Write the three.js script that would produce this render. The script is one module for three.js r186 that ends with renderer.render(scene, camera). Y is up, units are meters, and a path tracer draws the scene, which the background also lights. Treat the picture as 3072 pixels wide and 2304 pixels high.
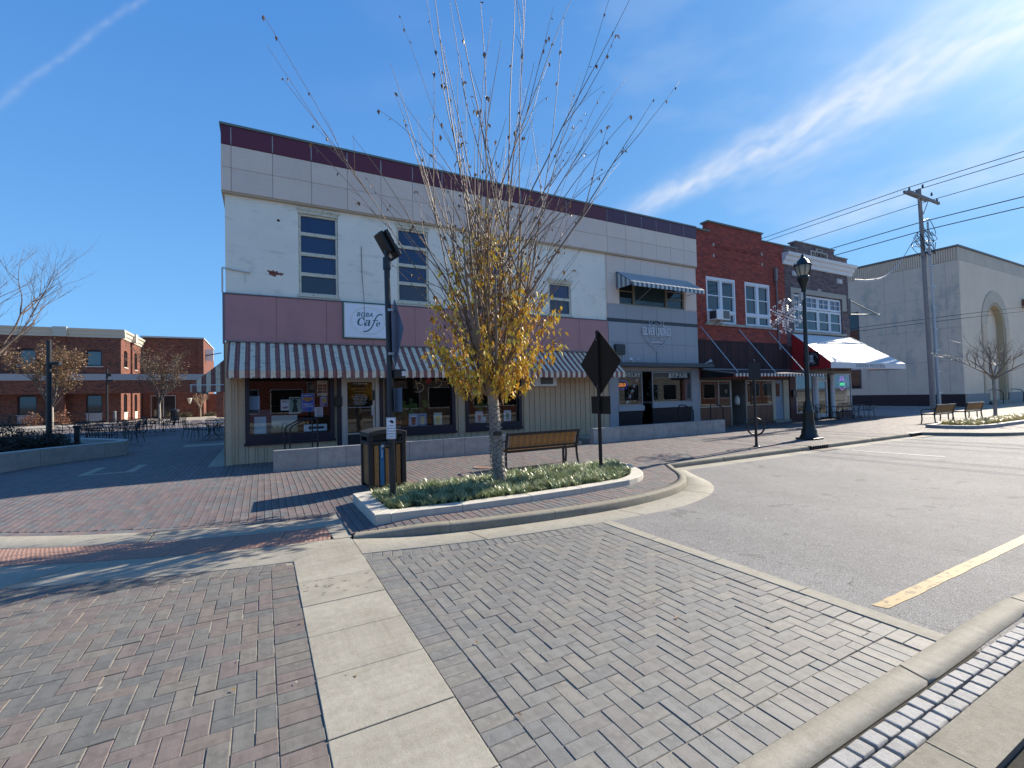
import * as THREE from 'three';
import { mergeGeometries } from 'three/addons/utils/BufferGeometryUtils.js';
import { FontLoader } from 'three/addons/loaders/FontLoader.js';
import { TextGeometry } from 'three/addons/geometries/TextGeometry.js';
import { RoundedBoxGeometry } from 'three/addons/geometries/RoundedBoxGeometry.js';
import { createNoise2D, createNoise3D } from 'simplex-noise';

// ---------------------------------------------------------------- camera, sky, sun, exposure
const scene = new THREE.Scene();
const camera = new THREE.PerspectiveCamera(79.42, 4 / 3, 0.05, 900);
{
  const yaw = 0.49408, pitch = 0.02571, roll = -0.02369;
  const f = new THREE.Vector3(Math.sin(yaw), 0, -Math.cos(yaw)), r = new THREE.Vector3(Math.cos(yaw), 0, Math.sin(yaw)), u = new THREE.Vector3(0, 1, 0);
  const f2 = f.clone().multiplyScalar(Math.cos(pitch)).addScaledVector(u, Math.sin(pitch));
  const u2 = u.clone().multiplyScalar(Math.cos(pitch)).addScaledVector(f, -Math.sin(pitch));
  const u3 = u2.clone().multiplyScalar(Math.cos(roll)).addScaledVector(r, -Math.sin(roll));
  camera.position.set(0.90, 1.70, 14.72);
  camera.up.copy(u3);
  camera.lookAt(camera.position.clone().add(f2));
}
const renderer = new THREE.WebGLRenderer({ antialias: true });
renderer.toneMapping = THREE.LinearToneMapping;
renderer.toneMappingExposure = 1.95;
renderer.shadowMap.enabled = true;
renderer.setSize(1024, 768);

function rng(seed) { let a = seed >>> 0; return () => { a = (a + 0x6D2B79F5) | 0; let t = Math.imul(a ^ (a >>> 15), 1 | a); t = (t + Math.imul(t ^ (t >>> 7), 61 | t)) ^ t; return ((t ^ (t >>> 14)) >>> 0) / 4294967296; }; }
const clamp = (v, a = 0, b = 1) => Math.min(b, Math.max(a, v)), mix = (a, b, t) => a + (b - a) * t;
const smooth = (a, b, v) => { const t = clamp((v - a) / (b - a)); return t * t * (3 - 2 * t); };
const n2 = createNoise2D(rng(11)), n3 = createNoise3D(rng(12));
const fbm2 = (x, y, o = 4) => { let s = 0, a = 0.5, f = 1; for (let i = 0; i < o; i++) { s += a * n2(x * f + i * 17.3, y * f - i * 9.1); a *= 0.5; f *= 2.03; } return s; };
const fbm3 = (x, y, z, o = 4) => { let s = 0, a = 0.5, f = 1; for (let i = 0; i < o; i++) { s += a * n3(x * f + i * 7.3, y * f - i * 3.1, z * f + i * 5.7); a *= 0.5; f *= 2.03; } return s; };

const SUN = new THREE.Vector3(1.65, 1, -0.22).normalize();
{ // computed clear November sky: blue air, haze towards the horizon, glow round the sun, cirrus and a contrail
  const W = 2048, H = 1024, d = new Float32Array(W * H * 4);
  const V = (a) => new THREE.Vector3(...a).normalize();
  const arc = (A, B) => { const a = V(A), b = V(B), n = a.clone().cross(b).normalize(), t = n.clone().cross(a).normalize(); return { a, n, t, L: Math.acos(a.dot(b)) }; };
  const c1 = arc([0.60, 0.33, -0.70], [0.90, 0.49, -0.10]), c2 = arc([0.80, 0.255, -0.55], [0.935, 0.318, -0.17]), ct = arc([-0.40, 0.30, -0.87], [-0.10, 0.62, -0.79]);
  const cs = [[c1, 0.043, 0.66, 0.0], [c2, 0.030, 0.34, 3.0]];
  const p = new THREE.Vector3();
  for (let j = 0; j < H; j++) {
    const th = ((j + 0.5) / H - 0.5) * Math.PI, sy = Math.sin(th), cy = Math.cos(th);
    for (let i = 0; i < W; i++) {
      const ph = ((i + 0.5) / W - 0.5) * 2 * Math.PI;
      p.set(Math.cos(ph) * cy, sy, Math.sin(ph) * cy);
      const e = Math.max(sy, 0), cosS = p.dot(SUN), ang = Math.acos(clamp(cosS, -1, 1));
      const hz = Math.exp(-e * 2.5), sg = Math.exp(-ang * 1.9), gl = Math.exp(-ang * 9);
      let R = 0.004 + 0.155 * hz + 0.075 * sg + 0.42 * gl, G = 0.073 + 0.285 * hz + 0.13 * sg + 0.42 * gl, B = 0.292 + 0.312 * hz + 0.135 * sg + 0.40 * gl;
      let c = 0;
      if (sy > 0) {
        for (const [k, w, s, o] of cs) {
          const across = p.dot(k.n), along = Math.atan2(p.dot(k.t), p.dot(k.a));
          const u = along * 3.0, v = across * 16;
          const warp = fbm2(u * 1.6 + o, v * 0.6 + o, 3) * 0.6;
          const wisp = fbm2(u * 1.3 + v * 0.35 + o, v * 1.5 + warp * 1.3 - u * 0.5, 5), fine = fbm2(u * 7 + v * 2.2 + o, v * 2.6 - u * 2.5 + warp, 6);
          const ww = w * (0.45 + 0.80 * smooth(0.0, k.L, along)) * (1 + 0.8 * warp);
          const body = Math.exp(-Math.pow(across / ww, 2)) * smooth(-0.12, 0.22, along);
          c = Math.max(c, s * clamp(body * (0.66 + 0.55 * wisp + 0.34 * fine)));
        }
        { const across = p.dot(ct.n), along = Math.atan2(p.dot(ct.t), p.dot(ct.a));
          const w = 0.0036 + 0.0022 * fbm2(along * 22, 5, 3);
          c = Math.max(c, 0.15 * Math.exp(-Math.pow((across + 0.003 * fbm2(along * 9, 1, 3)) / w, 2)) * smooth(-0.1, 0.05, along) * smooth(ct.L + 0.15, ct.L - 0.05, along) * (0.75 + 0.9 * fbm2(along * 40, across * 200, 4))); }
        const veil = smooth(0.1, 0.8, fbm3(p.x * 3 + 4, p.y * 9, p.z * 3, 5) + 0.25) * 0.10 * smooth(-0.1, 0.8, p.x);
        c = clamp(c + veil);
      }
      const bright = 0.47 + 0.10 * sg;
      R = mix(R, bright * 0.98, c); G = mix(G, bright * 1.0, c); B = mix(B, bright * 1.04, c);
      if (sy < 0) { const t = smooth(0, -0.05, sy); R = mix(R, 0.12, t); G = mix(G, 0.12, t); B = mix(B, 0.12, t); }
      const q = (j * W + i) * 4; d[q] = R; d[q + 1] = G; d[q + 2] = B; d[q + 3] = 1;
    }
  }
  const t = new THREE.DataTexture(d, W, H, THREE.RGBAFormat, THREE.FloatType);
  t.mapping = THREE.EquirectangularReflectionMapping; t.magFilter = t.minFilter = THREE.LinearFilter; t.needsUpdate = true;
  scene.background = t; scene.environment = t; scene.environmentIntensity = 1;
}
const sun = new THREE.DirectionalLight(new THREE.Color().setRGB(1.0, 0.90, 0.76), 5.0);
sun.position.copy(SUN).multiplyScalar(120).add(new THREE.Vector3(15, 0, 0)); sun.target.position.set(15, 0, 0);
sun.castShadow = true; sun.shadow.mapSize.set(4096, 4096);
Object.assign(sun.shadow.camera, { left: -70, right: 70, top: 60, bottom: -60, near: 1, far: 320 });
scene.add(sun, sun.target);

// ---------------------------------------------------------------- helpers
const taken = {};
const numbered = (n) => { const k = taken[n] = (taken[n] ?? -1) + 1; return k ? n + '_' + String(k).padStart(3, '0') : n; };
function own(o) { o.castShadow = o.receiveShadow = true; return o; }
function clean(g) { if (g.index) g = g.toNonIndexed(); for (const k of Object.keys(g.attributes)) if (!['position', 'normal', 'uv', 'color'].includes(k)) g.deleteAttribute(k); return g; }
function boxUV(g) { // uv in metres by the way each face points
  g = clean(g); const p = g.attributes.position, uv = new Float32Array(p.count * 2), a = new THREE.Vector3(), b = new THREE.Vector3(), c = new THREE.Vector3();
  if (!g.attributes.normal) g.computeVertexNormals();
  for (let i = 0; i < p.count; i += 3) {
    a.fromBufferAttribute(p, i); b.fromBufferAttribute(p, i + 1); c.fromBufferAttribute(p, i + 2);
    const n = b.clone().sub(a).cross(c.clone().sub(a)); const X = Math.abs(n.x), Y = Math.abs(n.y), Z = Math.abs(n.z);
    [a, b, c].forEach((v, k) => { const q = (i + k) * 2; if (Y >= X && Y >= Z) { uv[q] = v.x; uv[q + 1] = v.z; } else if (Z >= X) { uv[q] = v.x; uv[q + 1] = v.y; } else { uv[q] = v.z; uv[q + 1] = v.y; } });
  }
  g.setAttribute('uv', new THREE.BufferAttribute(uv, 2)); return g;
}
function mesh(name, geos, m, parent = scene, keepUV = false) {
  geos = (Array.isArray(geos) ? geos : [geos]).filter(Boolean).map((g) => keepUV ? clean(g) : boxUV(g));
  const g = geos.length > 1 ? mergeGeometries(geos) : geos[0];
  const o = own(new THREE.Mesh(g, m)); o.name = parent === scene ? numbered(name) : name; parent.add(o); return o;
}
function tag(o, label, category, group) { o.userData.label = label; o.userData.category = category; if (group) o.userData.group = group; return o; }
function struct(o) { o.userData.kind = 'structure'; return o; }
function stuff(o) { o.userData.kind = 'stuff'; return o; }
function thing(name, label, category, x = 0, y = 0, z = 0, turn = 0, group) { const o = new THREE.Group(); o.name = numbered(name); o.position.set(x, y, z); o.rotation.y = turn; scene.add(o); return tag(o, label, category, group); }
function dup(root, label, x, y, z, turn = 0) { const o = root.clone(); o.name = numbered(root.name.replace(/_\d{3}$/, '')); o.userData = { ...root.userData, label }; o.position.set(x, y, z); o.rotation.y = turn; scene.add(o); return o; }
// geometry makers
const box = (x0, x1, y0, y1, z0, z1) => { const g = new THREE.BoxGeometry(x1 - x0, y1 - y0, z1 - z0); g.translate((x0 + x1) / 2, (y0 + y1) / 2, (z0 + z1) / 2); return g; };
const rbox = (x0, x1, y0, y1, z0, z1, r = 0.01, s = 2) => { const g = new RoundedBoxGeometry(x1 - x0, y1 - y0, z1 - z0, s, r); g.translate((x0 + x1) / 2, (y0 + y1) / 2, (z0 + z1) / 2); return g; };
const v3 = (a) => (a.isVector3 ? a : new THREE.Vector3(...a));
function bar(A, B, r0, r1 = r0, seg = 8) { // round bar between two points
  const a = v3(A), b = v3(B), d = b.clone().sub(a), g = new THREE.CylinderGeometry(r1, r0, d.length(), seg, 1);
  g.applyQuaternion(new THREE.Quaternion().setFromUnitVectors(new THREE.Vector3(0, 1, 0), d.clone().normalize())); g.translate((a.x + b.x) / 2, (a.y + b.y) / 2, (a.z + b.z) / 2); return g;
}
function flat(A, B, w, t, up = [0, 1, 0]) { // rectangular bar between two points: w across, t along up
  const a = v3(A), b = v3(B), d = b.clone().sub(a), g = new THREE.BoxGeometry(w, t, d.length());
  const z = d.clone().normalize(), x = v3(up).clone().cross(z).normalize(), y = z.clone().cross(x);
  g.applyMatrix4(new THREE.Matrix4().makeBasis(x, y, z)); g.translate((a.x + b.x) / 2, (a.y + b.y) / 2, (a.z + b.z) / 2); return g;
}
const tube = (pts, r, n = 16, s = 6, closed = false) => new THREE.TubeGeometry(new THREE.CatmullRomCurve3(pts.map(v3), closed), n, r, s, closed);
function taper(pts, r0, r1, seg = 5) { // tapered limb through points
  const P = pts.map(v3), n = P.length, pos = [], idx = [], nor = [];
  for (let i = 0; i < n; i++) {
    const t = P[Math.min(i + 1, n - 1)].clone().sub(P[Math.max(i - 1, 0)]).normalize(), s = Math.abs(t.y) > 0.9 ? new THREE.Vector3(1, 0, 0) : new THREE.Vector3(0, 1, 0), x = s.cross(t).normalize(), y = t.clone().cross(x), r = mix(r0, r1, i / (n - 1));
    for (let k = 0; k < seg; k++) { const a = k / seg * 2 * Math.PI, d = x.clone().multiplyScalar(Math.cos(a)).addScaledVector(y, Math.sin(a)); nor.push(d.x, d.y, d.z); pos.push(P[i].x + d.x * r, P[i].y + d.y * r, P[i].z + d.z * r); }
  }
  for (let i = 0; i < n - 1; i++) for (let k = 0; k < seg; k++) { const a = i * seg + k, b = i * seg + (k + 1) % seg; idx.push(a, b, a + seg, b, b + seg, a + seg); }
  const g = new THREE.BufferGeometry(); g.setAttribute('position', new THREE.Float32BufferAttribute(pos, 3)); g.setAttribute('normal', new THREE.Float32BufferAttribute(nor, 3)); g.setAttribute('uv', new THREE.Float32BufferAttribute(new Float32Array(pos.length / 3 * 2), 2)); g.setIndex(idx); return g;
}
function lathe(pts, seg = 20, x = 0, y = 0, z = 0) { const g = new THREE.LatheGeometry(pts.map((p) => new THREE.Vector2(...p)), seg); g.translate(x, y, z); return g; }
function shape(pts, holes = []) { const s = new THREE.Shape(pts.map((p) => new THREE.Vector2(...p))); for (const h of holes) s.holes.push(new THREE.Path(h.map((p) => new THREE.Vector2(...p)))); return s; }
const R4 = (x0, x1, y0, y1) => [[x0, y0], [x1, y0], [x1, y1], [x0, y1]];
function prism(pts, z0, z1, holes = [], bevel = 0) { // outline in x,y drawn out along z
  const g = new THREE.ExtrudeGeometry(shape(pts, holes), { depth: z1 - z0 - 2 * bevel, bevelEnabled: bevel > 0, bevelSize: bevel, bevelThickness: bevel, bevelSegments: 2, curveSegments: 16 }); g.translate(0, 0, z0 + bevel); return g;
}
function prismX(pts, x0, x1, holes = []) { const g = new THREE.ExtrudeGeometry(shape(pts.map(([z, y]) => [-z, y]), holes.map((h) => h.map(([z, y]) => [-z, y]))), { depth: x1 - x0, bevelEnabled: false }); g.rotateY(Math.PI / 2); g.translate(x0, 0, 0); return g; } // outline in z,y drawn out along x
function slab(pts, y0, y1, holes = []) { const g = new THREE.ExtrudeGeometry(shape(pts.map(([x, z]) => [x, -z]), holes.map((h) => h.map(([x, z]) => [x, -z]))), { depth: y1 - y0, bevelEnabled: false }); g.rotateX(-Math.PI / 2); g.translate(0, y0, 0); return g; } // outline in x,z drawn out along y
// materials
const C = (r, g, b) => new THREE.Color().setRGB(r, g, b);
const M = (r, g, b, rough = 0.8, o = {}) => new THREE.MeshPhysicalMaterial({ color: C(r, g, b), roughness: rough, ...o });
const s2l = (v) => v <= 0.04045 ? v / 12.92 : Math.pow((v + 0.055) / 1.055, 2.4), l2s = (v) => v <= 0.0031308 ? v * 12.92 : 1.055 * Math.pow(v, 1 / 2.4) - 0.055;
function tex(N, Mh, size, sizeV, fn, colour = true) { // fn(x,y in metres, i, j) -> linear rgb or grey
  const d = new Uint8Array(N * Mh * 4);
  for (let j = 0; j < Mh; j++) for (let i = 0; i < N; i++) {
    const v = fn((i + 0.5) / N * size, (j + 0.5) / Mh * sizeV, i, j), q = (j * N + i) * 4;
    if (colour) { d[q] = clamp(l2s(Math.max(v[0], 0))) * 255; d[q + 1] = clamp(l2s(Math.max(v[1], 0))) * 255; d[q + 2] = clamp(l2s(Math.max(v[2], 0))) * 255; } else d[q] = d[q + 1] = d[q + 2] = clamp(v) * 255;
    d[q + 3] = 255;
  }
  const t = new THREE.DataTexture(d, N, Mh); t.wrapS = t.wrapT = THREE.RepeatWrapping; t.magFilter = THREE.LinearFilter; t.minFilter = THREE.LinearMipmapLinearFilter; t.generateMipmaps = true; if (colour) t.colorSpace = THREE.SRGBColorSpace; t.repeat.set(1 / size, 1 / sizeV); t.needsUpdate = true; return t;
}
// seamless noise on a torus of given period
const tor = (x, y, P, f, o = 4, s = 0) => { const a = x / P * 2 * Math.PI, b = y / P * 2 * Math.PI, r = f * P / (2 * Math.PI); let v = 0, am = 0.5, k = 1; for (let q = 0; q < o; q++) { v += am * 0.5 * (n3(Math.cos(a) * r * k + s, Math.sin(a) * r * k + q * 5.1, Math.cos(b) * r * k * 0.7 + s) + n3(Math.cos(b) * r * k - s, Math.sin(b) * r * k + q * 3.7, Math.sin(a) * r * k * 0.7 + 9)); am *= 0.55; k *= 2.1; } return v; };
function grain(N, size, base, amp, f, amp2 = 0, f2 = 1, speck = 0, seed = 0, tint = [1, 1, 1]) { const r = rng(900 + seed); return tex(N, N, size, size, (x, y) => { const k = 1 + amp * tor(x, y, size, f, 4, seed) + amp2 * tor(x, y, size, f2, 3, seed + 31) + speck * (r() - 0.5); return [base[0] * (1 + (k - 1) * tint[0]), base[1] * (1 + (k - 1) * tint[1]), base[2] * (1 + (k - 1) * tint[2])]; }); }
function relief(N, size, f, rough = 0.5, seed = 0) { const r = rng(70 + seed); return tex(N, N, size, size, (x, y) => 0.5 + (1 - rough) * tor(x, y, size, f, 4, seed) + rough * (r() - 0.5), false); }
function bricks(N, Mh, size, sizeV, bw, bh, mo, cols, mortar, seed, grainAmp = 0.18, bump = false) { // courses too far away to tell apart
  const r = rng(seed), nx = Math.round(size / bw), ny = Math.round(sizeV / bh), tone = [], g2 = rng(seed + 1); for (let i = 0; i < nx * ny * 2; i++) { const c = cols[Math.floor(r() * cols.length)], k = 0.82 + 0.36 * r(); tone.push([c[0] * k, c[1] * k, c[2] * k]); }
  return tex(N, Mh, size, sizeV, (x, y) => {
    const row = Math.floor(y / bh), xs = x / bw + (row % 2) * 0.5, col = ((Math.floor(xs) % nx) + nx) % nx, fx = (xs - Math.floor(xs)) * bw, fy = y - row * bh, inM = fx < mo || fy < mo;
    const k = 1 + grainAmp * 2 * (g2() - 0.5);
    if (bump) return inM ? 0.15 : 0.75 + 0.2 * (k - 1);
    const c = inM ? mortar : tone[(row % ny) * nx + col]; return [c[0] * k, c[1] * k, c[2] * k];
  }, !bump);
}
function canvas(w, h, fn) { const c = document.createElement('canvas'); c.width = w; c.height = h; const x = c.getContext('2d'); fn(x, w, h); const t = new THREE.CanvasTexture(c); t.colorSpace = THREE.SRGBColorSpace; t.magFilter = THREE.LinearFilter; t.anisotropy = 8; return t; }
function panel(x0, x1, y0, y1, z) { const g = new THREE.PlaneGeometry(x1 - x0, y1 - y0); g.translate((x0 + x1) / 2, (y0 + y1) / 2, z); return g; }
const sans = await new FontLoader().loadAsync('fonts/droid/droid_sans_bold.typeface.json'), serif = await new FontLoader().loadAsync('fonts/droid/droid_serif_bold.typeface.json');
function text(str, font, x0, x1, y0, y1, z, d = 0.02, skew = 0) { // letters fitted into a rectangle
  let g = new TextGeometry(str, { font, size: 1, depth: 0.1, curveSegments: 5, bevelEnabled: false }); g.computeBoundingBox(); const b = g.boundingBox; g.translate(-b.min.x, -b.min.y, -b.min.z);
  if (skew) g.applyMatrix4(new THREE.Matrix4().set(1, skew, 0, 0, 0, 1, 0, 0, 0, 0, 1, 0, 0, 0, 0, 1));
  g.scale((x1 - x0) / (b.max.x - b.min.x), (y1 - y0) / (b.max.y - b.min.y), d / 0.1); g.translate(x0, y0, z); return g;
}
// ---------------------------------------------------------------- shared materials
const T = {
  asphalt: (() => { const r = rng(5), S = 9; return tex(2048, 2048, S, S, (x, y) => { const p = fbm2(x * 0.55, y * 0.3, 3), cr = Math.abs(fbm2(x * 0.5 + 30, y * 0.5, 4)), k = (1 + 0.16 * p + 0.10 * fbm2(x * 3, y * 3, 2)) * (cr < 0.004 && p > -0.05 ? 0.35 : 1) * (fbm2(x * 1.1 + 70, y * 1.1, 3) > 0.5 ? 0.72 : 1), s = r(); const m = s > 0.84 ? 2.0 : s < 0.2 ? 0.4 : 1; return [0.192 * k * m, 0.188 * k * m, 0.180 * k * m]; }); })(),
  asphaltB: relief(512, 1.0, 30, 0.8, 4),
  conc: grain(512, 2.2, [0.30, 0.278, 0.222], 0.22, 2.0, 0.22, 14, 0.24, 7, [1, 1.05, 1.15]), concB: relief(512, 0.6, 24, 0.6, 8),
  lime: grain(512, 2.4, [0.36, 0.345, 0.315], 0.20, 1.2, 0.28, 5, 0.06, 9, [1, 1, 1.05]),
  edge: grain(512, 2.4, [0.52, 0.485, 0.41], 0.14, 1.2, 0.2, 7, 0.08, 29),
  stone: grain(512, 3.0, [0.40, 0.36, 0.30], 0.12, 0.5, 0.10, 6, 0.05, 10),
  pave: relief(256, 0.3, 50, 0.6, 12), fine: relief(256, 0.25, 30, 0.7, 13),
  paint: grain(512, 3.0, [1, 1, 1], 0.05, 1.1, 0.05, 9, 0.02, 14),
};
const rep = (t, s) => { const c = t.clone(); c.repeat.set(s, s); c.needsUpdate = true; return c; };
const asphaltM = M(1, 1, 1, 0.82, { map: T.asphalt, bumpMap: T.asphaltB, bumpScale: 0.006 });
const concM = M(1, 1, 1, 0.85, { map: T.conc, bumpMap: T.concB, bumpScale: 0.002 });
const kerbM = M(0.80, 0.79, 0.76, 0.85, { map: T.conc, bumpMap: T.concB, bumpScale: 0.004 });
const sandM = M(0.30, 0.265, 0.21, 1, { bumpMap: T.fine, bumpScale: 0.004 });
const limeM = M(1, 1, 1, 0.75, { map: T.lime, bumpMap: T.fine, bumpScale: 0.001 });
const edgeM = M(1, 1, 1, 0.8, { map: T.edge, bumpMap: T.fine, bumpScale: 0.001 });
const soilM = M(0.05, 0.035, 0.022, 1, { bumpMap: T.fine, bumpScale: 0.02 });
const blackM = M(0.012, 0.012, 0.014, 0.42), ironM = M(0.02, 0.021, 0.023, 0.55), galvM = M(0.42, 0.44, 0.46, 0.42, { metalness: 0.75 });
const glassM = new THREE.MeshPhysicalMaterial({ color: C(0.93, 0.95, 0.95), roughness: 0.0, transmission: 1, thickness: 0, ior: 1.5 });
const darkGlass = M(0.012, 0.016, 0.02, 0.06, { ior: 1.6 });
const whiteM = M(0.74, 0.74, 0.73, 0.5), woodM = M(1, 1, 1, 0.6, { map: tex(256, 256, 0.6, 0.6, (x, y) => { const k = 1 + 0.35 * tor(x, y, 0.6, 14, 3, 2) + 0.25 * Math.sin((x + 0.04 * tor(x, y, 0.6, 3, 2, 5)) * 210); return [0.30 * k, 0.155 * k, 0.05 * k]; }) });

// ---------------------------------------------------------------- ground
const gR = (x, z) => Math.hypot(x - 3.1, z + 2.98);
const gh = (x, z) => -0.112 * smooth(7.2, 10.0, gR(x, z)) * (1 - smooth(1.5, 3.0, x)); // footway height: dips to the crossing
struct(mesh('ground', box(-300, 300, -0.6, -0.2, -300, 300), M(0.13, 0.12, 0.10, 1)));
struct(mesh('road', box(5.18, 160, -0.3, -0.12, 6.6, 60), asphaltM));
struct(mesh('side_street', slab([[33.4, -70], [47.2, -70], [47.2, 1.6], [33.4, 1.6]], -0.3, -0.03), asphaltM));
struct(mesh('far_pavement', [slab([[47.2, -60], [160, -60], [160, 6.6], [47.2, 6.6]], -0.3, 0.004), slab([[33.4, 1.6], [47.2, 1.6], [47.2, 6.6], [33.4, 6.6]], -0.3, -0.004)], concM));

// curved runs
const curve2 = (pts, n) => new THREE.CatmullRomCurve3(pts.map(([x, z]) => new THREE.Vector3(x, 0, z)), false, 'centripetal').getSpacedPoints(n).map((p) => [p.x, p.z]);
const arcPts = (R, x0, x1, n) => Array.from({ length: n + 1 }, (_, i) => { const x = mix(x0, x1, i / n); return [x, -2.98 + Math.sqrt(R * R - (x - 3.1) ** 2)]; });
const kerbLine = curve2([[1.91, 8.36], [2.5, 8.62], [3.2, 8.83], [4.98, 9.05], [6.31, 9.01], [7.41, 8.76], [8.06, 8.42], [8.5, 8.02], [9.1, 7.2], [9.4, 6.80]], 120);
const farKerb = Array.from({ length: 61 }, (_, i) => [mix(9.36, 22.2, i / 60), 6.80]);
const bulbKerb = curve2([[22.2, 6.80], [22.75, 7.5], [23.5, 8.4], [24.6, 8.95], [26.2, 9.08], [60, 9.08]], 120);
function inward(line) { return line.map((p, i) => { const a = line[Math.max(i - 1, 0)], b = line[Math.min(i + 1, line.length - 1)], dx = b[0] - a[0], dz = b[1] - a[1], l = Math.hypot(dx, dz); return [dz / l, -dx / l]; }); } // normal towards the footway
function loft(rows) { // rows: list of cross-sections (same count), returns a smooth strip
  const pos = [], idx = [], m = rows[0].length; rows.forEach((r) => r.forEach((p) => pos.push(...p)));
  for (let i = 0; i < rows.length - 1; i++) for (let k = 0; k < m - 1; k++) { const a = i * m + k, b = a + m; idx.push(a, b, a + 1, b, b + 1, a + 1); }
  const g = new THREE.BufferGeometry(); g.setAttribute('position', new THREE.Float32BufferAttribute(pos, 3)); g.setIndex(idx); g.computeVertexNormals(); return g;
}
function capEnds(rows) { const out = []; for (const r of [rows[0], rows[rows.length - 1]]) { const pos = []; for (let k = 1; k < r.length - 1; k++) pos.push(...r[0], ...r[k], ...r[k + 1]); const g = new THREE.BufferGeometry(); g.setAttribute('position', new THREE.Float32BufferAttribute(pos, 3)); g.computeVertexNormals(); out.push(g); } return out; }
function kerb(line, joints, parent, rr) {
  const nrm = inward(line), cuts = [0, ...joints, line.length - 1];
  for (let c = 0; c < cuts.length - 1; c++) {
    const rows = []; const wob = rr() * 9;
    for (let i = cuts[c]; i <= cuts[c + 1]; i++) {
      let [x, z] = line[i]; const [nx, nz] = nrm[i]; const e = i === cuts[c] ? 0.05 : i === cuts[c + 1] ? -0.05 : 0;
      if (e) { const j = i + Math.sign(e); x += (line[j][0] - x) * Math.abs(e); z += (line[j][1] - z) * Math.abs(e); }
      const w = 0.006 * n2(x * 5 + wob, z * 5) + 0.005 * n2(x * 17 + wob, z * 17), top = gh(x + nx * 0.1, z + nz * 0.1) + 0.004, h = top + 0.116;
      rows.push([[x, -0.20, z], [x + w * 0.5, -0.112, z], [x + nx * 0.02 + w, top - Math.min(0.03, h * 0.6), z + nz * 0.02], [x + nx * 0.03 + w, top - 0.010, z + nz * 0.03], [x + nx * 0.055, top - 0.001, z + nz * 0.055], [x + nx * 0.085, top, z + nz * 0.085], [x + nx * 0.175, top, z + nz * 0.175], [x + nx * 0.175, -0.20, z + nz * 0.175]]);
    }
    mesh('kerb_stone', [loft(rows), ...capEnds(rows)], kerbM, parent);
  }
}
const kerbs = struct(thing('kerb', 'pale concrete kerb round the planted corner', 'kerb')); delete kerbs.userData.category; delete kerbs.userData.label;
{ const r = rng(3); kerb(kerbLine, [18, 40, 66, 92], kerbs, r); kerb(farKerb, [9, 25, 27, 31, 44, 57], kerbs, r); kerb(bulbKerb, [14, 34, 60, 90], kerbs, r); }
// gutters
function gutter(A, B, joints, parent, name = 'gutter_panel', y0 = -0.113, y1 = -0.116) {
  const cuts = [0, ...joints, A.length - 1];
  for (let c = 0; c < cuts.length - 1; c++) { const rows = [];
    for (let i = cuts[c]; i <= cuts[c + 1]; i++) { const e = i === cuts[c] && c ? 0.07 : i === cuts[c + 1] && c < cuts.length - 2 ? -0.07 : 0, j = clamp(i + Math.sign(e), 0, A.length - 1), q = (L) => [mix(L[i][0], L[j][0], Math.abs(e)), mix(L[i][1], L[j][1], Math.abs(e))], a = q(A), b = q(B); rows.push([[a[0], -0.2, a[1]], [a[0], y0, a[1]], [mix(a[0], b[0], 0.5), mix(y0, y1, 0.5), mix(a[1], b[1], 0.5)], [b[0], y1, b[1]], [b[0], -0.2, b[1]]]); }
    mesh(name, [loft(rows), ...capEnds(rows)], concM, parent); }
}
const gut = new THREE.Group(); gut.name = numbered('gutter'); struct(gut); scene.add(gut);
gutter(curve2([[1.91, 8.38], [2.5, 8.64], [3.2, 8.84], [4.98, 9.06], [6.31, 9.02], [7.41, 8.77], [8.06, 8.43], [8.5, 8.03], [9.1, 7.21], [9.41, 6.81]], 80), curve2([[1.915, 9.02], [3.11, 9.28], [4.2, 9.43], [5.2, 9.50], [6.6, 9.48], [7.56, 9.24], [8.19, 8.92], [8.72, 8.42], [9.2, 7.6], [9.5, 7.15]], 80), [14, 37, 56], gut);
gutter(farKerb.map(([x, z]) => [x, z]), farKerb.map(([x, z]) => [x + 0.15, 7.14]), [9, 25, 31, 44], gut);
gutter(bulbKerb, bulbKerb.map(([x, z], i) => [x, z + 0.34]), [14, 34, 60, 90], gut);

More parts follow.
